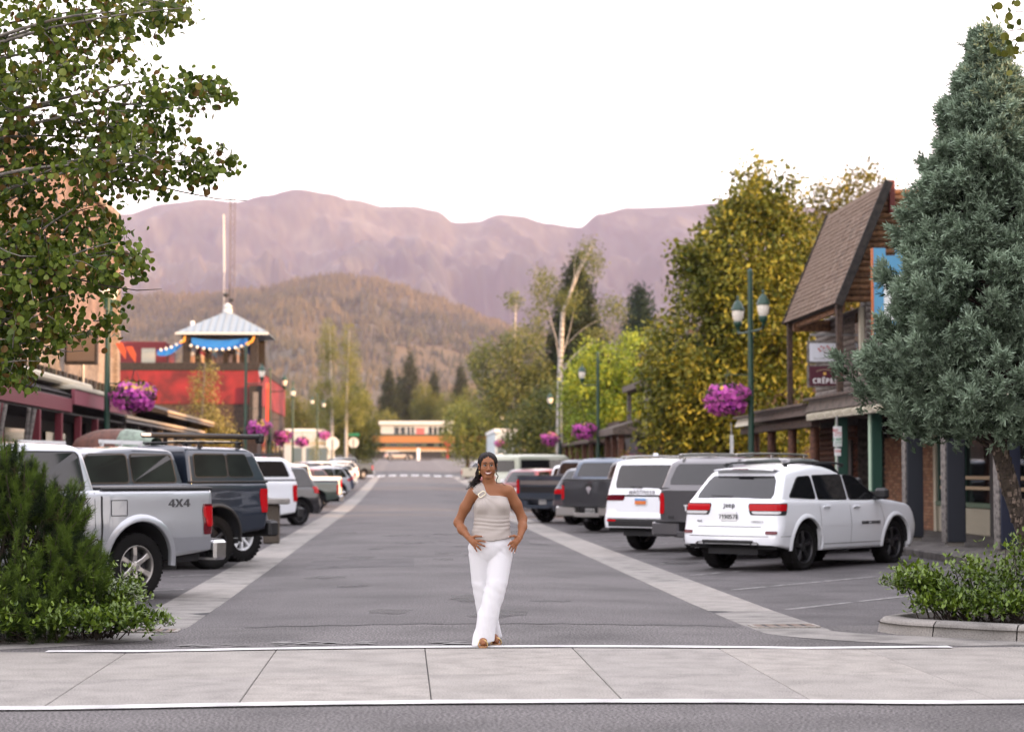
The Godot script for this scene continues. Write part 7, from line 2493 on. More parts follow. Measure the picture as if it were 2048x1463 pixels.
func near_aspen():
	# leaves hang from twigs on limbs that reach into the frame from the left
	var at = on(-5.3, -19.3, 0.1)
	var t = thing("aspen_tree", "near aspen whose leafy limbs hang into the top left corner", "tree", at)
	var mb = MB.new()
	mb.tube([Vector3.ZERO, Vector3(0.05, 2, 0), Vector3(0.0, 4.5, 0), Vector3(0.2, 7.5, 0), Vector3(0.3, 9.5, 0)], [0.2, 0.16, 0.13, 0.08, 0.03], 10)
	part("trunk", mb, M.bark_pale, t)
	# right-hand limit of the foliage against height
	var lim = [[2.25, -3.9], [2.45, -3.4], [2.75, -3.1], [3.1, -2.55], [3.5, -2.35], [3.9, -2.55], [4.0, -2.75], [4.3, -1.95], [4.6, -1.65], [5.0, -1.6], [5.4, -1.68], [5.9, -1.78], [6.4, -2.0], [7.5, -2.3], [9.3, -3.6]]
	var xf = []
	var cols = []
	var limbs = []
	for i in 52:
		var y = lerpf(2.35, 8.6, pow((i + rng.randf()) / 52.0, 1.15))
		var r = tab(lim, y)
		var reach = r - rng.randf_range(0.02, 0.25) if i % 5 < 2 else lerpf(-5.0, r, rng.randf_range(0.35, 0.85))
		var z = rng.randf_range(-1.0, 0.9)
		limbs.append([Vector3(0.05, clampf(y - rng.randf_range(0.3, 1.1), 1.7, 9.0), 0), Vector3(reach + 5.3, y, z)])
	for i in 34:
		var y = lerpf(2.5, 5.6, rng.randf())
		limbs.append([Vector3(0.05, clampf(y - rng.randf_range(0.2, 0.9), 1.7, 9.0), 0), Vector3(lerpf(-4.6, minf(tab(lim, y), -2.3), rng.randf()) + 5.3, y, rng.randf_range(-1.0, 0.9))])
	limbs.append([Vector3(0.0, 3.7, 0), Vector3(3.4, 4.42, 0.2)])
	limbs.append([Vector3(0.0, 2.2, 0), Vector3(1.9, 2.35, 0.5)])
	for li in limbs.size():
		var L = limbs[li]
		var len = (L[1] - L[0]).length()
		part("limb", limb(L[0], L[1], 0.03, 0.003, len * 0.06, 12, 2.2), M.bark_pale if li % 4 else M.bark, t)
		if li == 86: continue
		var twigs = int(len * 9.0)
		for k in twigs:
			var u = lerpf(0.12, 1.0, sqrt(rng.randf()))
			var o = L[0].lerp(L[1], u) + Vector3.UP * len * 0.06 * sin(u * PI)
			var tl = rng.randf_range(0.25, 0.6) * (1.15 - u * 0.5)
			var dir = Vector3(rng.randfn() * 0.8 + 0.35, rng.randfn() * 0.7 - 0.3, rng.randfn() * 0.9).normalized()
			var e = o + dir * tl
			if e.x - 5.3 > tab(lim, e.y) + rng.randf_range(-0.1, 0.10): e = o.lerp(e, 0.3)
			if e.y < 2.15 + 0.1 * rng.randf(): continue
			if k % 3 == 0:
				mb = MB.new()
				mb.tube([o, o.lerp(e, 0.5) + Vector3(0, 0.03, 0), e], [0.007, 0.005, 0.002], 4, false)
				part("twig", mb, M.bark_pale if k % 4 else M.bark, t)
			var n = rng.randi_range(8, 15)
			for j in n:
				var p = o.lerp(e, lerpf(0.25, 1.05, rng.randf())) + Vector3(rng.randfn(), rng.randfn(), rng.randfn()) * 0.055
				var s = rng.randf_range(0.042, 0.074)
				# blades hang, turned every way
				var b = Basis(Vector3.UP, rng.randf() * TAU) * Basis(Vector3.RIGHT, PI + rng.randfn() * 0.55) * Basis(Vector3.BACK, rng.randfn() * 0.4)
				xf.append(Transform3D(b.scaled(Vector3.ONE * s), p))
				var q = clampf(rng.randfn() * 0.28 + 0.4, 0, 1)
				var cl = Color(0.034, 0.064, 0.010).lerp(Color(0.17, 0.22, 0.03), q)
				if rng.randf() < 0.05: cl = Color(0.17, 0.14, 0.025)
				if rng.randf() < 0.06: cl = Color(0.13, 0.075, 0.025)
				cols.append(cl)
	var lm = leaf_round().mesh()
	# the leaves nearest the camera are pieces of their own
	var order = range(xf.size())
	order.sort_custom(func(a, b): return xf[a].origin.z > xf[b].origin.z)
	var rest_x = []
	var rest_c = []
	var tones = []
	for i in 8:
		var m = leaf_mat(0.4, 0.35)
		m.vertex_color_use_as_albedo = false
		m.albedo_color = Color(0.032, 0.056, 0.010).lerp(Color(0.15, 0.175, 0.03), i / 7.0).linear_to_srgb()
		tones.append(m)
	var picked = 0
	for i in order:
		if picked < 300 and xf[i].origin.y > 2.2 and xf[i].origin.y < 6.2 and xf[i].origin.x > 1.2:
			picked += 1
			part("leaf", lm, tones[rng.randi() % 8], t, xf[i])
		else:
			rest_x.append(xf[i])
			rest_c.append(cols[i])
	scatter("crown", t, lm, M.leaf, rest_x, rest_c)

func near_pine():
	var t = thing("pine_shrub", "dense dark green mountain pine shrub at the left edge", "shrub", on(-3.62, -19.25, 0.02))
	var tuft = needle_tuft(26, 0.085, 0.0022, 0.75).mesh()
	var xf = []
	var cols = []
	var lobes = [[Vector3(-0.1, 0.75, 0), Vector3(0.75, 0.75, 0.7)], [Vector3(0.05, 1.25, 0.1), Vector3(0.45, 0.45, 0.45)], [Vector3(0.52, 0.85, 0.15), Vector3(0.28, 0.34, 0.4)], [Vector3(-0.4, 1.2, 0.2), Vector3(0.42, 0.42, 0.4)], [Vector3(0.25, 0.45, 0.3), Vector3(0.45, 0.42, 0.4)], [Vector3(-0.35, 0.4, 0.45), Vector3(0.6, 0.45, 0.4)], [Vector3(-0.8, 0.9, 0.0), Vector3(0.5, 0.8, 0.6)], [Vector3(0.0, 0.25, 0.5), Vector3(0.6, 0.35, 0.35)], [Vector3(-0.12, 1.52, 0.1), Vector3(0.36, 0.36, 0.36)], [Vector3(-0.6, 1.4, 0), Vector3(0.5, 0.45, 0.5)], [Vector3(0.38, 1.18, 0.1), Vector3(0.32, 0.34, 0.32)], [Vector3(0.62, 0.62, 0.2), Vector3(0.3, 0.3, 0.35)]]
	for i in 700:
		var L = lobes[rng.randi() % lobes.size()]
		var q = Vector3(rng.randfn(), absf(rng.randfn()) * 0.9 - 0.25, rng.randfn()).normalized()
		var tip = L[0] + q * L[1] * rng.randf_range(0.82, 1.0)
		var dir = (q * Vector3(0.55, 0.5, 0.55) + Vector3(0, 0.75, 0) + Vector3(rng.randfn(), rng.randfn(), rng.randfn()) * 0.14).normalized()
		var len = rng.randf_range(0.16, 0.34)
		var n = int(len / 0.026)
		var tone = rng.randf()
		for j in n:
			var u = float(j) / n
			var p = tip - dir * len * (1.0 - u)
			var b = Basis(Quaternion(Vector3.UP, dir)) * ry(rng.randf() * TAU)
			xf.append(Transform3D(b.scaled(Vector3.ONE * rng.randf_range(0.8, 1.1)), p))
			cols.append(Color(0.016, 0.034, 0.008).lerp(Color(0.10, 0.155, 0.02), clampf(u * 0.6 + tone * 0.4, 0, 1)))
		if i % 2 == 0:
			part("branch", limb(L[0] * 0.5, tip, 0.014, 0.004, 0.02, 3), M.bark, t)
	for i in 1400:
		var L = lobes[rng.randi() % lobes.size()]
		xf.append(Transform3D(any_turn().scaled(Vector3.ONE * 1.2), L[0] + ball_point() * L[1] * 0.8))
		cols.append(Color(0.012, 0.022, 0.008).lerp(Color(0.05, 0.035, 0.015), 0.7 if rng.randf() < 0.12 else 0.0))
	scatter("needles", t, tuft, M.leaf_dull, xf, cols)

func shrub(_which: String, label: String, at: Vector3, lobes: Array, count: int):
	var t = thing("leafy_shrub", label, "shrub", on(at.x, at.z, 0.03 if _which == "left" else 0.1))
	var lm = leaf_oval().mesh()
	var xf = []
	var cols = []
	var stems = count / 16
	for i in stems:
		var L = lobes[rng.randi() % lobes.size()]
		var q = Vector3(rng.randfn(), absf(rng.randfn()) * 0.9 - 0.15, rng.randfn()).normalized()
		var tip = L[0] + q * L[1] * rng.randf_range(0.75, 1.06)
		tip.y = maxf(tip.y, 0.03)
		var base = Vector3(L[0].x * 0.6 + rng.randfn() * 0.1, 0.0, L[0].z * 0.6 + rng.randfn() * 0.1)
		var mid = base.lerp(tip, 0.5) + Vector3(0, 0.12, 0)
		if i % 6 == 0:
			var mb = MB.new()
			mb.tube([base, mid, tip], [0.007, 0.005, 0.002], 4, false)
			part("stem", mb, M.bark, t)
		var tone = clampf(rng.randf() * 0.7 + (tip.y - L[0].y) / L[1].y * 0.3, 0, 1)
		for j in 16:
			var u = 1.0 - 0.7 * pow(rng.randf(), 1.3)
			var p = mid.lerp(tip, u * 2 - 1) if u > 0.5 else base.lerp(mid, u * 2)
			p += Vector3(rng.randfn(), rng.randfn(), rng.randfn()) * 0.03
			var out = (tip - L[0]).normalized()
			var b = Basis(Vector3.UP, rng.randf() * TAU) * Basis(Vector3.RIGHT, rng.randf_range(0.3, 1.7))
			xf.append(Transform3D(b.scaled(Vector3.ONE * rng.randf_range(0.042, 0.07)), p))
			cols.append(Color(0.026, 0.058, 0.008).lerp(Color(0.15, 0.22, 0.02), clampf(tone * 0.65 + (u - 0.6) * 0.7 + rng.randfn() * 0.12, 0, 1)))
	scatter("foliage", t, lm, M.leaf_gloss, xf, cols)

func juniper():
	var at = on(6.85, -21.3, 0.1)
	var t = thing("juniper_tree", "blue green juniper with a leaning scaly trunk on the right", "tree", at)
	var mb = MB.new()
	var pts = [Vector3(0.12, 0, 0), Vector3(-0.1, 0.7, 0), Vector3(-0.3, 1.3, 0), Vector3(-0.45, 1.9, 0), Vector3(-0.5, 2.6, 0), Vector3(-0.45, 4.2, 0), Vector3(-0.4, 6.0, 0)]
	mb.tube(pts, [0.115, 0.092, 0.088, 0.09, 0.075, 0.05, 0.015], 14)
	part("trunk", mb, M.bark, t)
	# bark plates stand proud of the lower trunk
	for i in 260:
		var u = rng.randf() * 2.4
		var k = 0
		while pts[k + 1].y < u: k += 1
		var c0 = pts[k].lerp(pts[k + 1], (u - pts[k].y) / (pts[k + 1].y - pts[k].y))
		var a = rng.randf() * PI + 0.0
		mb = MB.new()
		var rad = 0.100 - 0.008 * u
		mb.box(Vector3.ZERO, Vector3(rng.randf_range(0.022, 0.045), rng.randf_range(0.04, 0.10), 0.02), Basis.IDENTITY, 0.006)
		var b = Basis(Vector3.UP, -a + PI / 2) * Basis(Vector3.BACK, rng.randfn() * 0.18)
		part("bark_plate", mb, [M.bark, M.bark_plate_a, M.bark_plate_b][i % 3], t, Transform3D(b, c0 + Vector3(cos(a) * rad, 0, sin(a) * rad)))
	var prof = [[2.0, 0.5], [2.12, 1.15], [2.35, 1.45], [2.65, 1.60], [3.0, 1.56], [3.4, 1.42], [3.8, 1.2], [4.1, 1.08], [4.5, 0.92], [4.85, 0.78], [5.2, 0.62], [5.55, 0.42], [5.9, 0.22], [6.35, 0.02]]
	var spr = MB.new()
	for i in 20:
		var u = rng.randf()
		var a = TAU * i * 0.381966
		var o = Vector3(0, u * 0.16, 0)
		var d = Vector3(cos(a) * 0.7, 0.8, sin(a) * 0.7).normalized()
		var sd = d.cross(Vector3(rng.randfn(), rng.randfn(), rng.randfn())).normalized()
		var l = rng.randf_range(0.03, 0.062)
		spr.tri(o - sd * 0.005, o + sd * 0.005, o + d * l)
		spr.tri(o + d * l * 0.35 - sd * 0.009, o + d * l * 0.35 + sd * 0.009, o + d * l * 0.9 + Vector3(0, 0.01, 0))
	var sm = spr.mesh()
	var xf = []
	var cols = []
	for i in 820:
		var y = lerpf(2.05, 6.2, pow(rng.randf(), 1.35))
		var a = rng.randf() * TAU
		var r = tab(prof, y) * rng.randf_range(0.5, 0.90) * (1.0 + 0.11 * sin(a * 3.0 + y * 4.1) + 0.08 * sin(a * 7.0 - y * 6.3))
		var ax = Vector3(-0.48, y, 0)
		var tip = ax + Vector3(cos(a) * r, rng.randfn() * 0.04, sin(a) * r)
		var out = Vector3(cos(a), 0, sin(a))
		var dir = (out * rng.randf_range(0.35, 0.9) + Vector3.UP * rng.randf_range(0.35, 0.9) * (-0.25 if y < 2.3 and rng.randf() < 0.5 else 1.0)).normalized()
		var len = rng.randf_range(0.20, 0.42) * (0.7 if y > 5.3 else 1.0)
		var wide = rng.randf_range(0.07, 0.12)
		var tone = rng.randf()
		for j in 58:
			var u = pow(rng.randf(), 0.7)
			var p = tip - dir * len * (1.0 - u) + Vector3(rng.randfn(), rng.randfn(), rng.randfn()) * wide * (1.1 - u) * 0.75
			var dd = (dir * 0.8 + Vector3(rng.randfn(), rng.randfn(), rng.randfn()) * 0.45 + out * 0.2).normalized()
			xf.append(Transform3D(Basis(Quaternion(Vector3.UP, dd)) * ry(rng.randf() * TAU) * Basis.from_scale(Vector3.ONE * rng.randf_range(0.7, 1.1)), p))
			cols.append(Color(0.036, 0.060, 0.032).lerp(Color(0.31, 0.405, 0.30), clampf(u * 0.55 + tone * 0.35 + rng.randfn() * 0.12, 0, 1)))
		if i % 5 == 0:
			part("branch", limb(Vector3(-0.48, y - r * 0.4, 0), tip, 0.018, 0.004, 0.0, 4), M.bark, t)
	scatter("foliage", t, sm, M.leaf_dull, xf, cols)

func corner_branch():
	var at = on(7.4, -17.9, 0.1)
	var t = thing("aspen_tree", "aspen beyond the right edge whose bright leaves show in the top right corner", "tree", at)
	var mb = MB.new()
	mb.tube([Vector3.ZERO, Vector3(0.05, 3, 0), Vector3(0.0, 7.5, 0)], [0.12, 0.09, 0.03], 9)
	part("trunk", mb, M.bark_pale, t)
	var lm = leaf_round().mesh()
	var xf = []
	var cols = []
	for k in 9:
		var tip = Vector3(-2.15 + 0.35 * k + rng.randfn() * 0.1, 5.75 - 0.25 * rng.randf() + 0.04 * k, rng.randfn() * 0.3)
		if k == 4: tip = Vector3(-1.95, 5.35, 0.1)
		if k > 5: tip = Vector3(-1.6 + 0.2 * (k - 5), 5.38, 0.2)
		var o = Vector3(0.0, 5.0, 0)
		part("limb", limb(o, tip, 0.02, 0.004, 0.25, 8), M.bark_pale, t)
		for j in 75:
			var u = lerpf(0.5, 1.03, rng.randf())
			var p = o.lerp(tip, u) + Vector3.UP * 0.25 * sin(u * PI) + Vector3(rng.randfn(), rng.randfn(), rng.randfn()) * 0.10
			var b = Basis(Vector3.UP, rng.randf() * TAU) * Basis(Vector3.RIGHT, PI + rng.randfn() * 0.55)
			xf.append(Transform3D(b.scaled(Vector3.ONE * rng.randf_range(0.05, 0.08)), p))
			cols.append(Color(0.04, 0.06, 0.012).lerp(Color(0.16, 0.16, 0.03), rng.randf()))
	scatter("crown", t, lm, M.leaf, xf, cols)

# ---- people ---------------------------------------------------------------------
func sdf(bones: Array, cell: float, k: float, post = null) -> MB:
	# bones: [a, b, radius at a, radius at b, depth factor]; tapered capsules joined by a smooth minimum, meshed by surface nets
	var lo = Vector3.ONE * 1e6
	var hi = -lo
	for b in bones:
		var r = maxf(b[2], b[3]) + k + cell * 3.0
		for p in [b[0], b[1]]:
			lo = lo.min(p - Vector3.ONE * r)
			hi = hi.max(p + Vector3.ONE * r)
	var n = Vector3i(((hi - lo) / cell).ceil()) + Vector3i.ONE
	var f = PackedFloat32Array()
	f.resize(n.x * n.y * n.z)
	f.fill(1.0)
	var sy = n.x
	var sz = n.x * n.y
	for b in bones:
		var a: Vector3 = b[0]
		var e: Vector3 = b[1]
		var zs: float = 1.0 / (b[4] if b.size() > 4 else 1.0)
		var r = maxf(b[2], b[3]) + k + cell * 2.5
		var l = Vector3i(((a.min(e) - Vector3.ONE * r - lo) / cell).floor()).clamp(Vector3i.ZERO, n - Vector3i.ONE)
		var h = Vector3i(((a.max(e) + Vector3.ONE * r - lo) / cell).ceil()).clamp(Vector3i.ZERO, n - Vector3i.ONE)
		var ab = e - a
		var abz = Vector3(ab.x, ab.y, ab.z * zs)
		var L2 = maxf(abz.length_squared(), 1e-9)
		var ra: float = b[2]
		var rb: float = b[3]
		for z in range(l.z, h.z + 1):
			for y in range(l.y, h.y + 1):
				for x in range(l.x, h.x + 1):
					var p = lo + Vector3(x, y, z) * cell - a
					p.z *= zs
					var t = clampf(p.dot(abz) / L2, 0.0, 1.0)
					var d = (p - abz * t).length() - lerpf(ra, rb, t)
					var i = x + y * sy + z * sz
					var g = f[i]
					var m = maxf(k - absf(g - d), 0.0) / k
					f[i] = minf(g, d) - m * m * k * 0.25
	if post != null:
		for z in n.z:
			for y in n.y:
				for x in n.x:
					var i = x + y * sy + z * sz
					if f[i] < cell * 4.0: f[i] = post.call(lo + Vector3(x, y, z) * cell, f[i])
	var mb = MB.new()
	var at = {}
	var off = [0, 1, sy, sy + 1, sz, sz + 1, sz + sy, sz + sy + 1]
	var co = [Vector3(0, 0, 0), Vector3(1, 0, 0), Vector3(0, 1, 0), Vector3(1, 1, 0), Vector3(0, 0, 1), Vector3(1, 0, 1), Vector3(0, 1, 1), Vector3(1, 1, 1)]
	var ed = [[0, 1], [2, 3], [4, 5], [6, 7], [0, 2], [1, 3], [4, 6], [5, 7], [0, 4], [1, 5], [2, 6], [3, 7]]
	var lim = cell * 3.0
	for z in n.z - 1:
		for y in n.y - 1:
			for x in n.x - 1:
				var i = x + y * sy + z * sz
				if absf(f[i]) > lim: continue
				var s = 0
				for q in 8:
					if f[i + off[q]] < 0.0: s |= 1 << q
				if s == 0 or s == 255: continue
				var sum = Vector3.ZERO
				var c = 0
				for g in ed:
					var fa = f[i + off[g[0]]]
					var fb = f[i + off[g[1]]]
					if (fa < 0.0) != (fb < 0.0):
						sum += co[g[0]].lerp(co[g[1]], fa / (fa - fb))
						c += 1
				at[i] = mb.v.size()
				mb.v.append(lo + (Vector3(x, y, z) + sum / c) * cell)
				mb.n.append(Vector3.ZERO)
	for i in at:
		for ax in [[1, sy, sz], [sy, sz, 1], [sz, 1, sy]]:
			var j = i + ax[0]
			if (f[i] < 0.0) == (f[j] < 0.0): continue
			var u = ax[1]
			var w = ax[2]
			if not (at.has(i - u) and at.has(i - w) and at.has(i - u - w)): continue
			var q = [at[i], at[i - u], at[i - u - w], at[i - w]]
			if f[i] < 0.0: q.reverse()
			for t in [[q[0], q[1], q[2]], [q[0], q[2], q[3]]]:
				var nn = (mb.v[t[2]] - mb.v[t[0]]).cross(mb.v[t[1]] - mb.v[t[0]])
				for e in t:
					mb.n[e] += nn
					mb.ix.append(e)
	for i in mb.n.size(): mb.n[i] = mb.n[i].normalized()
	return mb

func poly_dist(pts: PackedVector2Array, p: Vector2) -> float:
	var d = 1e6
	for i in pts.size():
		var a = pts[i]
		var b = pts[(i + 1) % pts.size()]
		d = minf(d, p.distance_to(Geometry2D.get_closest_point_to_segment(p, a, b)))
	return -d if Geometry2D.is_point_in_polygon(p, pts) else d

func finger(bones: Array, pts: Array, r0: float, r1: float):
	for i in pts.size() - 1:
		var n = pts.size() - 1
		bones.append([pts[i], pts[i + 1], lerpf(r0, r1, float(i) / n), lerpf(r0, r1, float(i + 1) / n)])

func woman():
	var V = func(x, y, z): return Vector3(x, y, z)
	var at = on(0.75, -17.95, 0.004)
	var t = thing("person", "woman in a one-shouldered beige top and white trousers standing on the road", "person", at)
	var skin = mat(lin(0.225, 0.092, 0.042), 0.5)
	skin.metallic_specular = 0.35
	skin.subsurf_scatter_enabled = true
	skin.subsurf_scatter_strength = 0.08
	var torso = [
		[V.call(0.045, 0.93, 0), V.call(0.05, 1.07, 0.0), 0.162, 0.142, 0.74],
		[V.call(0.05, 1.07, 0), V.call(0.052, 1.22, 0.005), 0.142, 0.148, 0.72],
		[V.call(0.052, 1.22, 0.005), V.call(0.045, 1.33, -0.01), 0.148, 0.112, 0.68],
		[V.call(-0.03, 1.235, 0.065), V.call(-0.025, 1.235, 0.07), 0.062, 0.06, 0.9],
		[V.call(0.125, 1.24, 0.065), V.call(0.12, 1.24, 0.07), 0.062, 0.06, 0.9],
		[V.call(-0.095, 1.362, -0.01), V.call(0.185, 1.375, -0.01), 0.052, 0.052, 1.0],
	]
	var body = torso.duplicate()
	body.append_array([
		[V.call(0.03, 1.385, -0.015), V.call(0.02, 1.50, -0.002), 0.050, 0.044],
		[V.call(-0.07, 1.40, -0.015), V.call(0.02, 1.43, -0.02), 0.03, 0.04],
		[V.call(0.15, 1.408, -0.015), V.call(0.03, 1.43, -0.02), 0.03, 0.04],
		# arms, hands on the hips
		[V.call(-0.115, 1.36, -0.01), V.call(-0.185, 1.23, -0.035), 0.054, 0.047],
		[V.call(-0.185, 1.23, -0.035), V.call(-0.248, 1.092, -0.06), 0.047, 0.039],
		[V.call(-0.248, 1.092, -0.06), V.call(-0.215, 1.03, 0.01), 0.040, 0.039],
		[V.call(-0.215, 1.03, 0.01), V.call(-0.160, 0.962, 0.095), 0.038, 0.026],
		[V.call(0.205, 1.37, -0.01), V.call(0.272, 1.25, -0.035), 0.054, 0.047],
		[V.call(0.272, 1.25, -0.035), V.call(0.328, 1.125, -0.055), 0.047, 0.039],
		[V.call(0.328, 1.125, -0.055), V.call(0.326, 1.055, 0.0), 0.040, 0.038],
		[V.call(0.326, 1.055, 0.0), V.call(0.297, 0.965, 0.085), 0.037, 0.026],
		# legs and feet
		[V.call(0.13, 0.88, 0), V.call(0.075, 0.52, 0.07), 0.085, 0.055],
		[V.call(0.075, 0.52, 0.07), V.call(-0.04, 0.10, 0.115), 0.055, 0.036],
		[V.call(-0.05, 0.88, 0), V.call(-0.035, 0.52, -0.02), 0.085, 0.055],
		[V.call(-0.035, 0.52, -0.02), V.call(0.068, 0.11, -0.105), 0.055, 0.036],
		[V.call(-0.04, 0.09, 0.115), V.call(-0.036, 0.05, 0.235), 0.034, 0.030],
		[V.call(-0.036, 0.05, 0.235), V.call(-0.033, 0.04, 0.275), 0.030, 0.02],
		[V.call(0.068, 0.09, -0.105), V.call(0.085, 0.05, 0.015), 0.034, 0.030],
		[V.call(0.085, 0.05, 0.015), V.call(0.09, 0.04, 0.055), 0.030, 0.02],
		[V.call(0.02, 1.49, -0.005), V.call(0.012, 1.60, -0.01), 0.05, 0.07],
	])
	var mb = sdf(body, 0.011, 0.03)
	# head, finer
	var c = V.call(0.013, 1.60, 0)
	var head = [
		[c + V.call(0, 0.035, -0.018), c + V.call(0, 0.03, -0.005), 0.076, 0.074],
		[c + V.call(0, 0.03, 0.02), c + V.call(0, -0.02, 0.028), 0.064, 0.058],
		[c + V.call(0, -0.05, 0.030), c + V.call(0, -0.095, 0.052), 0.048, 0.024],
		[c + V.call(-0.036, -0.03, 0.048), c + V.call(-0.030, -0.045, 0.05), 0.026, 0.024],
		[c + V.call(0.036, -0.03, 0.048), c + V.call(0.030, -0.045, 0.05), 0.026, 0.024],
		[c + V.call(-0.05, -0.055, 0.01), c + V.call(-0.018, -0.098, 0.045), 0.02, 0.018],
		[c + V.call(0.05, -0.055, 0.01), c + V.call(0.018, -0.098, 0.045), 0.02, 0.018],
		[c + V.call(-0.03, 0.028, 0.072), c + V.call(0.03, 0.028, 0.072), 0.012, 0.012],
	]
	mb.add(sdf(head, 0.0045, 0.018))
	mb.add(sdf([[c + V.call(0.001, 0.005, 0.082), c + V.call(0.002, -0.032, 0.101), 0.008, 0.011], [c + V.call(-0.012, -0.037, 0.09), c + V.call(0.014, -0.037, 0.09), 0.008, 0.008], [c + V.call(0.002, -0.035, 0.10), c + V.call(0.002, -0.04, 0.09), 0.010, 0.01]], 0.003, 0.01))
	for s in [-1, 1]: mb.add(sdf([[c + V.call(s * 0.074, 0.012, -0.005), c + V.call(s * 0.073, -0.03, 0.002), 0.014, 0.009, 1.4]], 0.003, 0.01))
	# hands: a palm and five fingers each, laid on the hips
	var hr = [[V.call(-0.162, 0.963, 0.092), V.call(-0.128, 0.935, 0.125), 0.026, 0.03, 0.75], [V.call(-0.135, 0.945, 0.12), V.call(-0.118, 0.918, 0.138), 0.03, 0.028, 0.6]]
	finger(hr, [V.call(-0.145, 0.962, 0.118), V.call(-0.098, 0.975, 0.142), V.call(-0.045, 0.974, 0.146)], 0.013, 0.008)
	finger(hr, [V.call(-0.105, 0.938, 0.142), V.call(-0.058, 0.935, 0.158), V.call(-0.014, 0.926, 0.150)], 0.0105, 0.007)
	finger(hr, [V.call(-0.105, 0.925, 0.145), V.call(-0.062, 0.905, 0.161), V.call(-0.017, 0.886, 0.152)], 0.0105, 0.007)
	finger(hr, [V.call(-0.112, 0.91, 0.143), V.call(-0.082, 0.882, 0.157), V.call(-0.053, 0.854, 0.150)], 0.0100, 0.007)
	finger(hr, [V.call(-0.125, 0.902, 0.136), V.call(-0.106, 0.872, 0.147), V.call(-0.089, 0.842, 0.142)], 0.0092, 0.0065)
	mb.add(sdf(hr, 0.0042, 0.009))
	var hl = [[V.call(0.299, 0.966, 0.083), V.call(0.272, 0.938, 0.11), 0.026, 0.03, 0.75], [V.call(0.276, 0.945, 0.108), V.call(0.258, 0.916, 0.124), 0.03, 0.027, 0.6]]
	finger(hl, [V.call(0.284, 0.965, 0.105), V.call(0.245, 0.978, 0.125), V.call(0.20, 0.972, 0.13)], 0.013, 0.008)
	finger(hl, [V.call(0.243, 0.935, 0.13), V.call(0.212, 0.918, 0.145), V.call(0.188, 0.893, 0.142)], 0.0105, 0.007)
	finger(hl, [V.call(0.246, 0.92, 0.13), V.call(0.220, 0.892, 0.143), V.call(0.201, 0.858, 0.138)], 0.0105, 0.007)
	finger(hl, [V.call(0.255, 0.91, 0.127), V.call(0.237, 0.876, 0.136), V.call(0.222, 0.840, 0.130)], 0.0100, 0.007)
	finger(hl, [V.call(0.268, 0.905, 0.118), V.call(0.258, 0.870, 0.124), V.call(0.249, 0.835, 0.118)], 0.0092, 0.0065)
	mb.add(sdf(hl, 0.0042, 0.009))
	part("body", mb, skin, t)
	# nails
	var nail = mat(lin(0.62, 0.45, 0.42), 0.25)
	for p in [[-0.040, 0.974, 0.153], [-0.008, 0.9255, 0.156], [-0.011, 0.884, 0.157], [-0.050, 0.85, 0.155], [-0.087, 0.837, 0.147], [0.196, 0.972, 0.136], [0.185, 0.888, 0.147], [0.199, 0.852, 0.143], [0.221, 0.834, 0.135], [0.248, 0.829, 0.123]]:
		mb = MB.new()
		mb.ball(V.call(p[0], p[1], p[2]), V.call(0.0055, 0.0055, 0.003), 7, 5)
		part("nail", mb, nail, t)
	# eyes, brows, mouth
	var white_m = mat(lin(0.75, 0.72, 0.70), 0.15)
	var dark_m = mat(lin(0.012, 0.008, 0.006), 0.08)
	for s in [-1, 1]:
		mb = MB.new()
		mb.ball(c + V.call(s * 0.0285, 0.003, 0.0765), V.call(0.0135, 0.0072, 0.0100), 12, 8)
		var eye = part("eye", mb, white_m, t)
		mb = MB.new()
		mb.ball(c + V.call(s * 0.0285 + 0.001, 0.003, 0.0835), V.call(0.0070, 0.0070, 0.0045), 10, 6)
		part("iris", mb, dark_m, eye)
		mb = MB.new()
		mb.tube([c + V.call(s * 0.0285 - 0.015, 0.0035, 0.081), c + V.call(s * 0.0285 - 0.006, 0.0105, 0.087), c + V.call(s * 0.0285 + 0.006, 0.0105, 0.087), c + V.call(s * 0.0285 + 0.015, 0.0035, 0.080)], [0.003, 0.0038, 0.0038, 0.003], 5)
		part("lashes", mb, dark_m, eye)
		mb = MB.new()
		mb.tube([c + V.call(s * 0.012, 0.0245, 0.086), c + V.call(s * 0.028, 0.030, 0.0865), c + V.call(s * 0.046, 0.024, 0.074)], [0.0045, 0.0045, 0.002], 5)
		part("eyebrow", mb, dark_m, t)
	var lip = mat(lin(0.24, 0.075, 0.055), 0.35)
	var rows_u = [[], [], []]
	mb = MB.new()
	var up = []
	var lo = []
	for i in 9:
		var u = i / 4.0 - 1.0
		var zz = 0.089 - 0.020 * u * u
		up.append(c + V.call(u * 0.036 + 0.001, -0.059 + 0.012 * u * u, zz))
		lo.append(c + V.call(u * 0.034 + 0.001, -0.0755 + 0.0265 * u * u, zz - 0.002))
	mb.tube(up, [0.002, 0.0036, 0.0044, 0.0046, 0.0042, 0.0046, 0.0044, 0.0036, 0.002], 6)
	mb.tube(lo, [0.002, 0.0042, 0.0052, 0.0056, 0.0058, 0.0056, 0.0052, 0.0042, 0.002], 6)
	part("lips", mb, lip, t)
	mb = MB.new()
	mb.grid([up.map(func(p): return p + Vector3(0, -0.001, 0.0024)), lo.map(func(p): return p + Vector3(0, 0.001, 0.0030))])
	part("teeth", mb, mat(lin(0.78, 0.75, 0.70), 0.25), t)
	# hair
	var hair = mat(lin(0.010, 0.007, 0.006), 0.5)
	hair.metallic_specular = 0.25
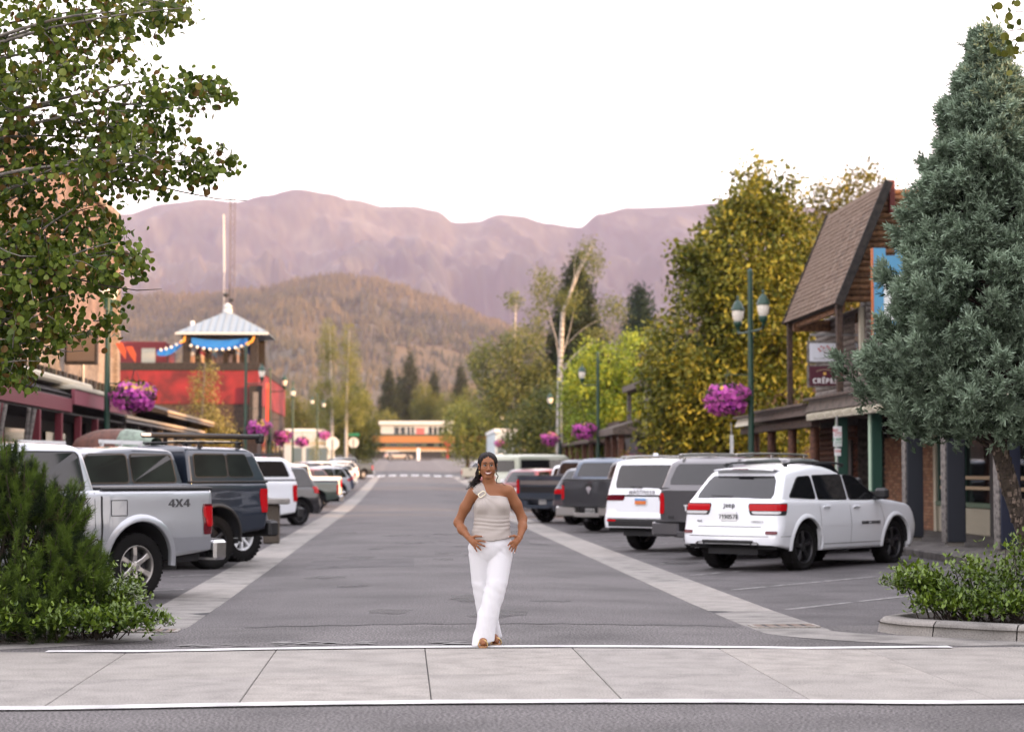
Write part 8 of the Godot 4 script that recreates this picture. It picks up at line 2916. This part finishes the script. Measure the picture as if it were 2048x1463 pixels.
	var cap = [[c + V.call(0, 0.037, -0.022), c + V.call(0, 0.034, -0.006), 0.089, 0.084], [c + V.call(0, 0.0, -0.05), c + V.call(-0.01, -0.03, -0.055), 0.06, 0.05], [c + V.call(-0.05, -0.02, -0.055), c + V.call(-0.075, -0.07, -0.05), 0.04, 0.035]]
	mb = sdf(cap, 0.005, 0.02, func(p, d):
		var q = p - c
		var cut = (0.060 + absf(q.x) * -0.1 - pow(absf(q.x) / 0.085, 3.0) * 0.05) + (q.z - 0.062) * 1.55 - q.y
		if q.z < -0.01: cut = minf(cut, -0.07 - q.y + (0.02 if q.z < -0.03 else 0.0))
		var strands = 0.0022 * sin(atan2(q.x, q.z + 0.05) * 34.0)
		var parting = 0.004 * exp(-pow(q.x / 0.006, 2.0)) if q.y > 0.03 else 0.0
		return maxf(d + strands + parting, cut))
	var hp = part("hair", mb, hair, t)
	for i in 26:
		mb = MB.new()
		var a = rng.randf()
		var pts = []
		var rad = []
		var o = c + V.call(-0.055 - 0.03 * rng.randf(), -0.03 - 0.03 * rng.randf(), -0.05 + 0.03 * rng.randf())
		var e = V.call(lerpf(-0.16, -0.055, a), lerpf(1.40, 1.46, rng.randf()) - 0.05 * (1.0 - a), lerpf(-0.01, 0.04, rng.randf()))
		var ph = rng.randf() * TAU
		for j in 13:
			var u = j / 12.0
			pts.append(o.lerp(e, u) + V.call(sin(u * 16.0 + ph) * 0.011 * (0.3 + u), cos(u * 13.0 + ph) * 0.006, cos(u * 16.0 + ph) * 0.011 * (0.3 + u)))
			rad.append(lerpf(0.0085, 0.0025, u))
		mb.tube(pts, rad, 5)
		part("curl", mb, hair, hp)
	for q in [[V.call(0.088, 1.615, 0.02), V.call(0.095, 1.565, 0.045), V.call(0.085, 1.535, 0.06), V.call(0.104, 1.508, 0.065), V.call(0.088, 1.475, 0.06), V.call(0.092, 1.443, 0.055), V.call(0.118, 1.444, 0.045), V.call(0.138, 1.448, 0.04), V.call(0.155, 1.432, 0.045), V.call(0.175, 1.422, 0.045)], [V.call(-0.07, 1.60, 0.02), V.call(-0.10, 1.50, 0.03), V.call(-0.115, 1.44, 0.04), V.call(-0.16, 1.40, 0.05), V.call(-0.185, 1.392, 0.05)]]:
		mb = MB.new()
		mb.tube(q, [0.0045, 0.004, 0.004, 0.0042, 0.004, 0.004, 0.0035, 0.003, 0.0025, 0.0015], 5)
		part("curl", mb, hair, hp)
	var gold = mat(lin(0.65, 0.48, 0.20), 0.25, 0.9)
	for s in [-1, 1]:
		mb = MB.new()
		var ring = []
		for i in 13: ring.append(c + V.call(s * 0.076, -0.062 + 0.017 * cos(TAU * i / 12), 0.012 + 0.012 * sin(TAU * i / 12)))
		mb.tube(ring, [0.0035], 5, false)
		part("earring", mb, gold, t)
	# top
	var cloth = mat(lin(0.345, 0.31, 0.285), 0.8)
	cloth.rim_enabled = true
	cloth.rim = 0.2
	var outline = PackedVector2Array([Vector2(-0.2, 0.950), Vector2(0.04, 0.930), Vector2(0.3, 0.968), Vector2(0.3, 1.23), Vector2(0.222, 1.292), Vector2(0.19, 1.318), Vector2(0.12, 1.333), Vector2(0.03, 1.335), Vector2(0.0, 1.362), Vector2(-0.03, 1.45), Vector2(-0.12, 1.47), Vector2(-0.163, 1.385), Vector2(-0.125, 1.352), Vector2(-0.066, 1.332), Vector2(-0.088, 1.298), Vector2(-0.118, 1.262), Vector2(-0.2, 1.24)])
	var knot = Vector2(-0.045, 1.345)
	var top_bones = torso.map(func(b): return [b[0], b[1], b[2] + 0.010, b[3] + 0.010, b[4]])
	top_bones[0] = [V.call(0.043, 0.925, 0.0), V.call(0.05, 1.07, 0.0), 0.192, 0.158, 0.78]
	top_bones.append([V.call(-0.07, 1.40, -0.015), V.call(0.02, 1.43, -0.02), 0.040, 0.045])
	mb = sdf(top_bones, 0.008, 0.03, func(p, d):
		var q = Vector2(p.x, p.y)
		var r = q.distance_to(knot)
		var a = atan2(q.y - knot.y, q.x - knot.x)
		var fold = 0.0042 * sin(a * 15.0) * exp(-r * 5.5) * smoothstep(0.0, 0.03, r)
		if p.y > 1.352 and p.x < 0.02: fold = 0.0035 * sin((p.x * 0.8 + p.y * 0.55) * 320.0)
		var w = exp(-pow((p.y - 1.09) / 0.055, 2.0))
		fold += w * 0.0055 * sin(p.y * 185.0 + sin(p.x * 14.0) * 1.4)
		fold += 0.004 * sin((p.y * 1.1 - p.x * 0.5) * 58.0 + sin(p.x * 21.0)) * exp(-pow((p.y - 1.01) / 0.05, 2.0))
		return maxf(d + fold, poly_dist(outline, q)))
	part("top", mb, cloth, t)
	# buckle
	mb = MB.new()
	var rim = []
	for p in rounded([Vector2(-0.032, -0.018), Vector2(0.032, -0.018), Vector2(0.032, 0.018), Vector2(-0.032, 0.018)], 0.012, 3):
		rim.append(V.call(-0.043, 1.347, 0.092) + Basis(Vector3.BACK, 0.6) * V.call(p.x, p.y, 0))
	rim.append(rim[0])
	mb.tube(rim, [0.0055], 6, false)
	part("buckle", mb, mat(lin(0.72, 0.66, 0.5), 0.3, 0.5), t)
	# trousers
	var white = mat(lin(0.59, 0.59, 0.615), 0.85)
	white.rim_enabled = true
	white.rim = 0.15
	var legs = [
		[V.call(0.043, 0.965, 0.0), V.call(0.043, 0.90, 0.0), 0.172, 0.192, 0.72],
		[V.call(0.135, 0.86, 0.005), V.call(0.09, 0.55, 0.085), 0.112, 0.094, 0.95],
		[V.call(0.09, 0.55, 0.085), V.call(0.01, 0.26, 0.125), 0.094, 0.090],
		[V.call(0.01, 0.26, 0.125), V.call(-0.045, -0.02, 0.15), 0.090, 0.096],
		[V.call(-0.052, 0.86, 0.0), V.call(-0.036, 0.55, -0.03), 0.110, 0.090, 0.95],
		[V.call(-0.036, 0.55, -0.03), V.call(0.01, 0.28, -0.08), 0.090, 0.084],
		[V.call(0.01, 0.28, -0.08), V.call(0.075, -0.02, -0.13), 0.084, 0.092],
	]
	mb = sdf(legs, 0.008, 0.006, func(p, d):
		var fold = 0.0048 * sin(p.x * 75.0 + p.y * 14.0) * smoothstep(0.80, 0.15, p.y)
		fold += 0.004 * sin((p.y + p.x * 0.9) * 75.0) * exp(-pow((p.y - 0.84) / 0.05, 2.0)) * smoothstep(0.0, 0.1, absf(p.x - 0.05))
		fold += 0.002 * sin(p.y * 62.0 + p.x * 40.0) * exp(-pow((p.y - 0.5) / 0.08, 2.0))
		# fly and crotch line
		fold += 0.006 * exp(-pow((p.x - 0.055) / 0.006, 2.0)) * smoothstep(0.80, 0.85, p.y)
		var hem = (0.028 + 0.02 * sin(p.x * 18.0 + 0.6)) if p.z > 0.01 else 0.062
		return maxf(d + fold, maxf(hem - p.y, p.y - 0.99)))
	part("trousers", mb, white, t)
	# sandals
	var tan_m = mat(lin(0.30, 0.15, 0.07), 0.5)
	for q in [[V.call(-0.036, 0, 0.20), 0.05], [V.call(0.085, 0, -0.02), -0.12]]:
		var b = ry(-q[1])
		mb = MB.new()
		mb.prism(rounded([Vector2(-0.034, -0.12), Vector2(0.034, -0.12), Vector2(0.045, 0.04), Vector2(0.03, 0.105), Vector2(-0.03, 0.105), Vector2(-0.045, 0.04)], 0.03, 4), func(p, s): return q[0] + b * V.call(p.x, 0.018 * s + 0.001, p.y))
		var sole = part("sandal", mb, tan_m, t)
		for z in [0.03, 0.06]:
			mb = MB.new()
			var pts = []
			for i in 7:
				var a = PI * i / 6.0
				pts.append(q[0] + b * V.call(cos(a) * 0.042, 0.02 + sin(a) * 0.052, z + (0.015 * cos(a))))
			mb.tube(pts, [0.005], 5)
			part("strap", mb, gold, sole)

func terrace_people():
	var base = on(0, -115.0, 0.1)
	var bones = [
		[Vector3(0, 0.95, 0), Vector3(0, 1.35, 0), 0.16, 0.17, 0.65], [Vector3(-0.16, 1.40, 0), Vector3(0.16, 1.40, 0), 0.07, 0.07], [Vector3(0, 1.42, 0), Vector3(0, 1.55, 0), 0.06, 0.055], [Vector3(0, 1.62, 0.01), Vector3(0, 1.68, 0), 0.095, 0.095],
		[Vector3(-0.2, 1.38, 0), Vector3(-0.26, 1.12, 0.02), 0.055, 0.045], [Vector3(-0.26, 1.12, 0.02), Vector3(-0.16, 1.02, 0.2), 0.045, 0.035], [Vector3(0.2, 1.38, 0), Vector3(0.26, 1.12, 0.0), 0.055, 0.045], [Vector3(0.26, 1.12, 0.0), Vector3(0.2, 1.0, 0.2), 0.045, 0.035],
		[Vector3(-0.09, 0.9, 0), Vector3(-0.1, 0.5, 0.02), 0.1, 0.07], [Vector3(-0.1, 0.5, 0.02), Vector3(-0.1, 0.06, 0), 0.07, 0.05], [Vector3(0.09, 0.9, 0), Vector3(0.1, 0.5, 0.02), 0.1, 0.07], [Vector3(0.1, 0.5, 0.02), Vector3(0.1, 0.06, 0), 0.07, 0.05]]
	var bm = sdf(bones, 0.03, 0.05).mesh()
	var shirt = sdf(bones.slice(0, 2).map(func(b): return [b[0], b[1], b[2] + 0.025, b[3] + 0.025, 0.75]) + [[Vector3(-0.2, 1.38, 0), Vector3(-0.235, 1.22, 0.01), 0.08, 0.07], [Vector3(0.2, 1.38, 0), Vector3(0.235, 1.22, 0.0), 0.08, 0.07]], 0.03, 0.05).mesh()
	var hm = MB.new()
	hm.ball(Vector3(0, 1.69, -0.02), Vector3(0.11, 0.10, 0.11), 8, 6)
	var hmesh = hm.mesh()
	var skin = mat(lin(0.42, 0.26, 0.19), 0.6)
	var hair = mat(lin(0.05, 0.035, 0.025), 0.6)
	var sh = {"white": mat(lin(0.7, 0.7, 0.7), 0.8), "red": mat(lin(0.45, 0.03, 0.06), 0.8), "pale blue": mat(lin(0.35, 0.5, 0.6), 0.8), "grey": mat(lin(0.25, 0.25, 0.26), 0.8), "black": mat(lin(0.02, 0.02, 0.02), 0.8), "navy": mat(lin(0.03, 0.04, 0.12), 0.8)}
	for q in [[-12.15, -0.9, "white", "person in a white shirt at the left end of the roof terrace rail"], [-11.55, -0.8, "red", "person in a red shirt beside the one in white on the roof terrace"], [-10.6, -1.6, "grey", "person in a grey shirt under the middle of the blue banner"], [-9.95, -1.2, "black", "person in black under the middle of the pavilion roof"], [-9.5, -0.9, "pale blue", "person in a pale blue shirt on the right of the roof terrace"], [-9.05, -1.5, "white", "person in white near the right pavilion post"], [-8.85, -0.8, "navy", "person in navy at the far right of the terrace rail"], [-11.0, -2.6, "pale blue", "person in pale blue farther back under the pavilion"]]:
		var t = thing("person", q[3], "person", base + Vector3(q[0], 7.12, q[1]), rng.randf() * TAU, "people on the roof terrace")
		part("body", bm, skin, t)
		part("shirt", shirt, sh[q[2]], t)
		part("hair", hmesh, hair, t)

func _ready():
	rng.seed = 20240817
	camera_and_light()
	materials()
	M.brick_courses = brick_image()
	building_materials()
	grounds()
	hills()
	right_buildings_first()
	left_buildings()
	shading_building()
	train()
	plants()
	furniture()
	vehicles()
	terrace_people()
	woman()

func right_buildings_first():
	M.leaf = leaf_mat(0.5, 0.35)
	M.bark = textured(lin(0.10, 0.075, 0.055), 0.95, M.streak, 2.2, M.speck, 3.0, 2.0)
	right_buildings()
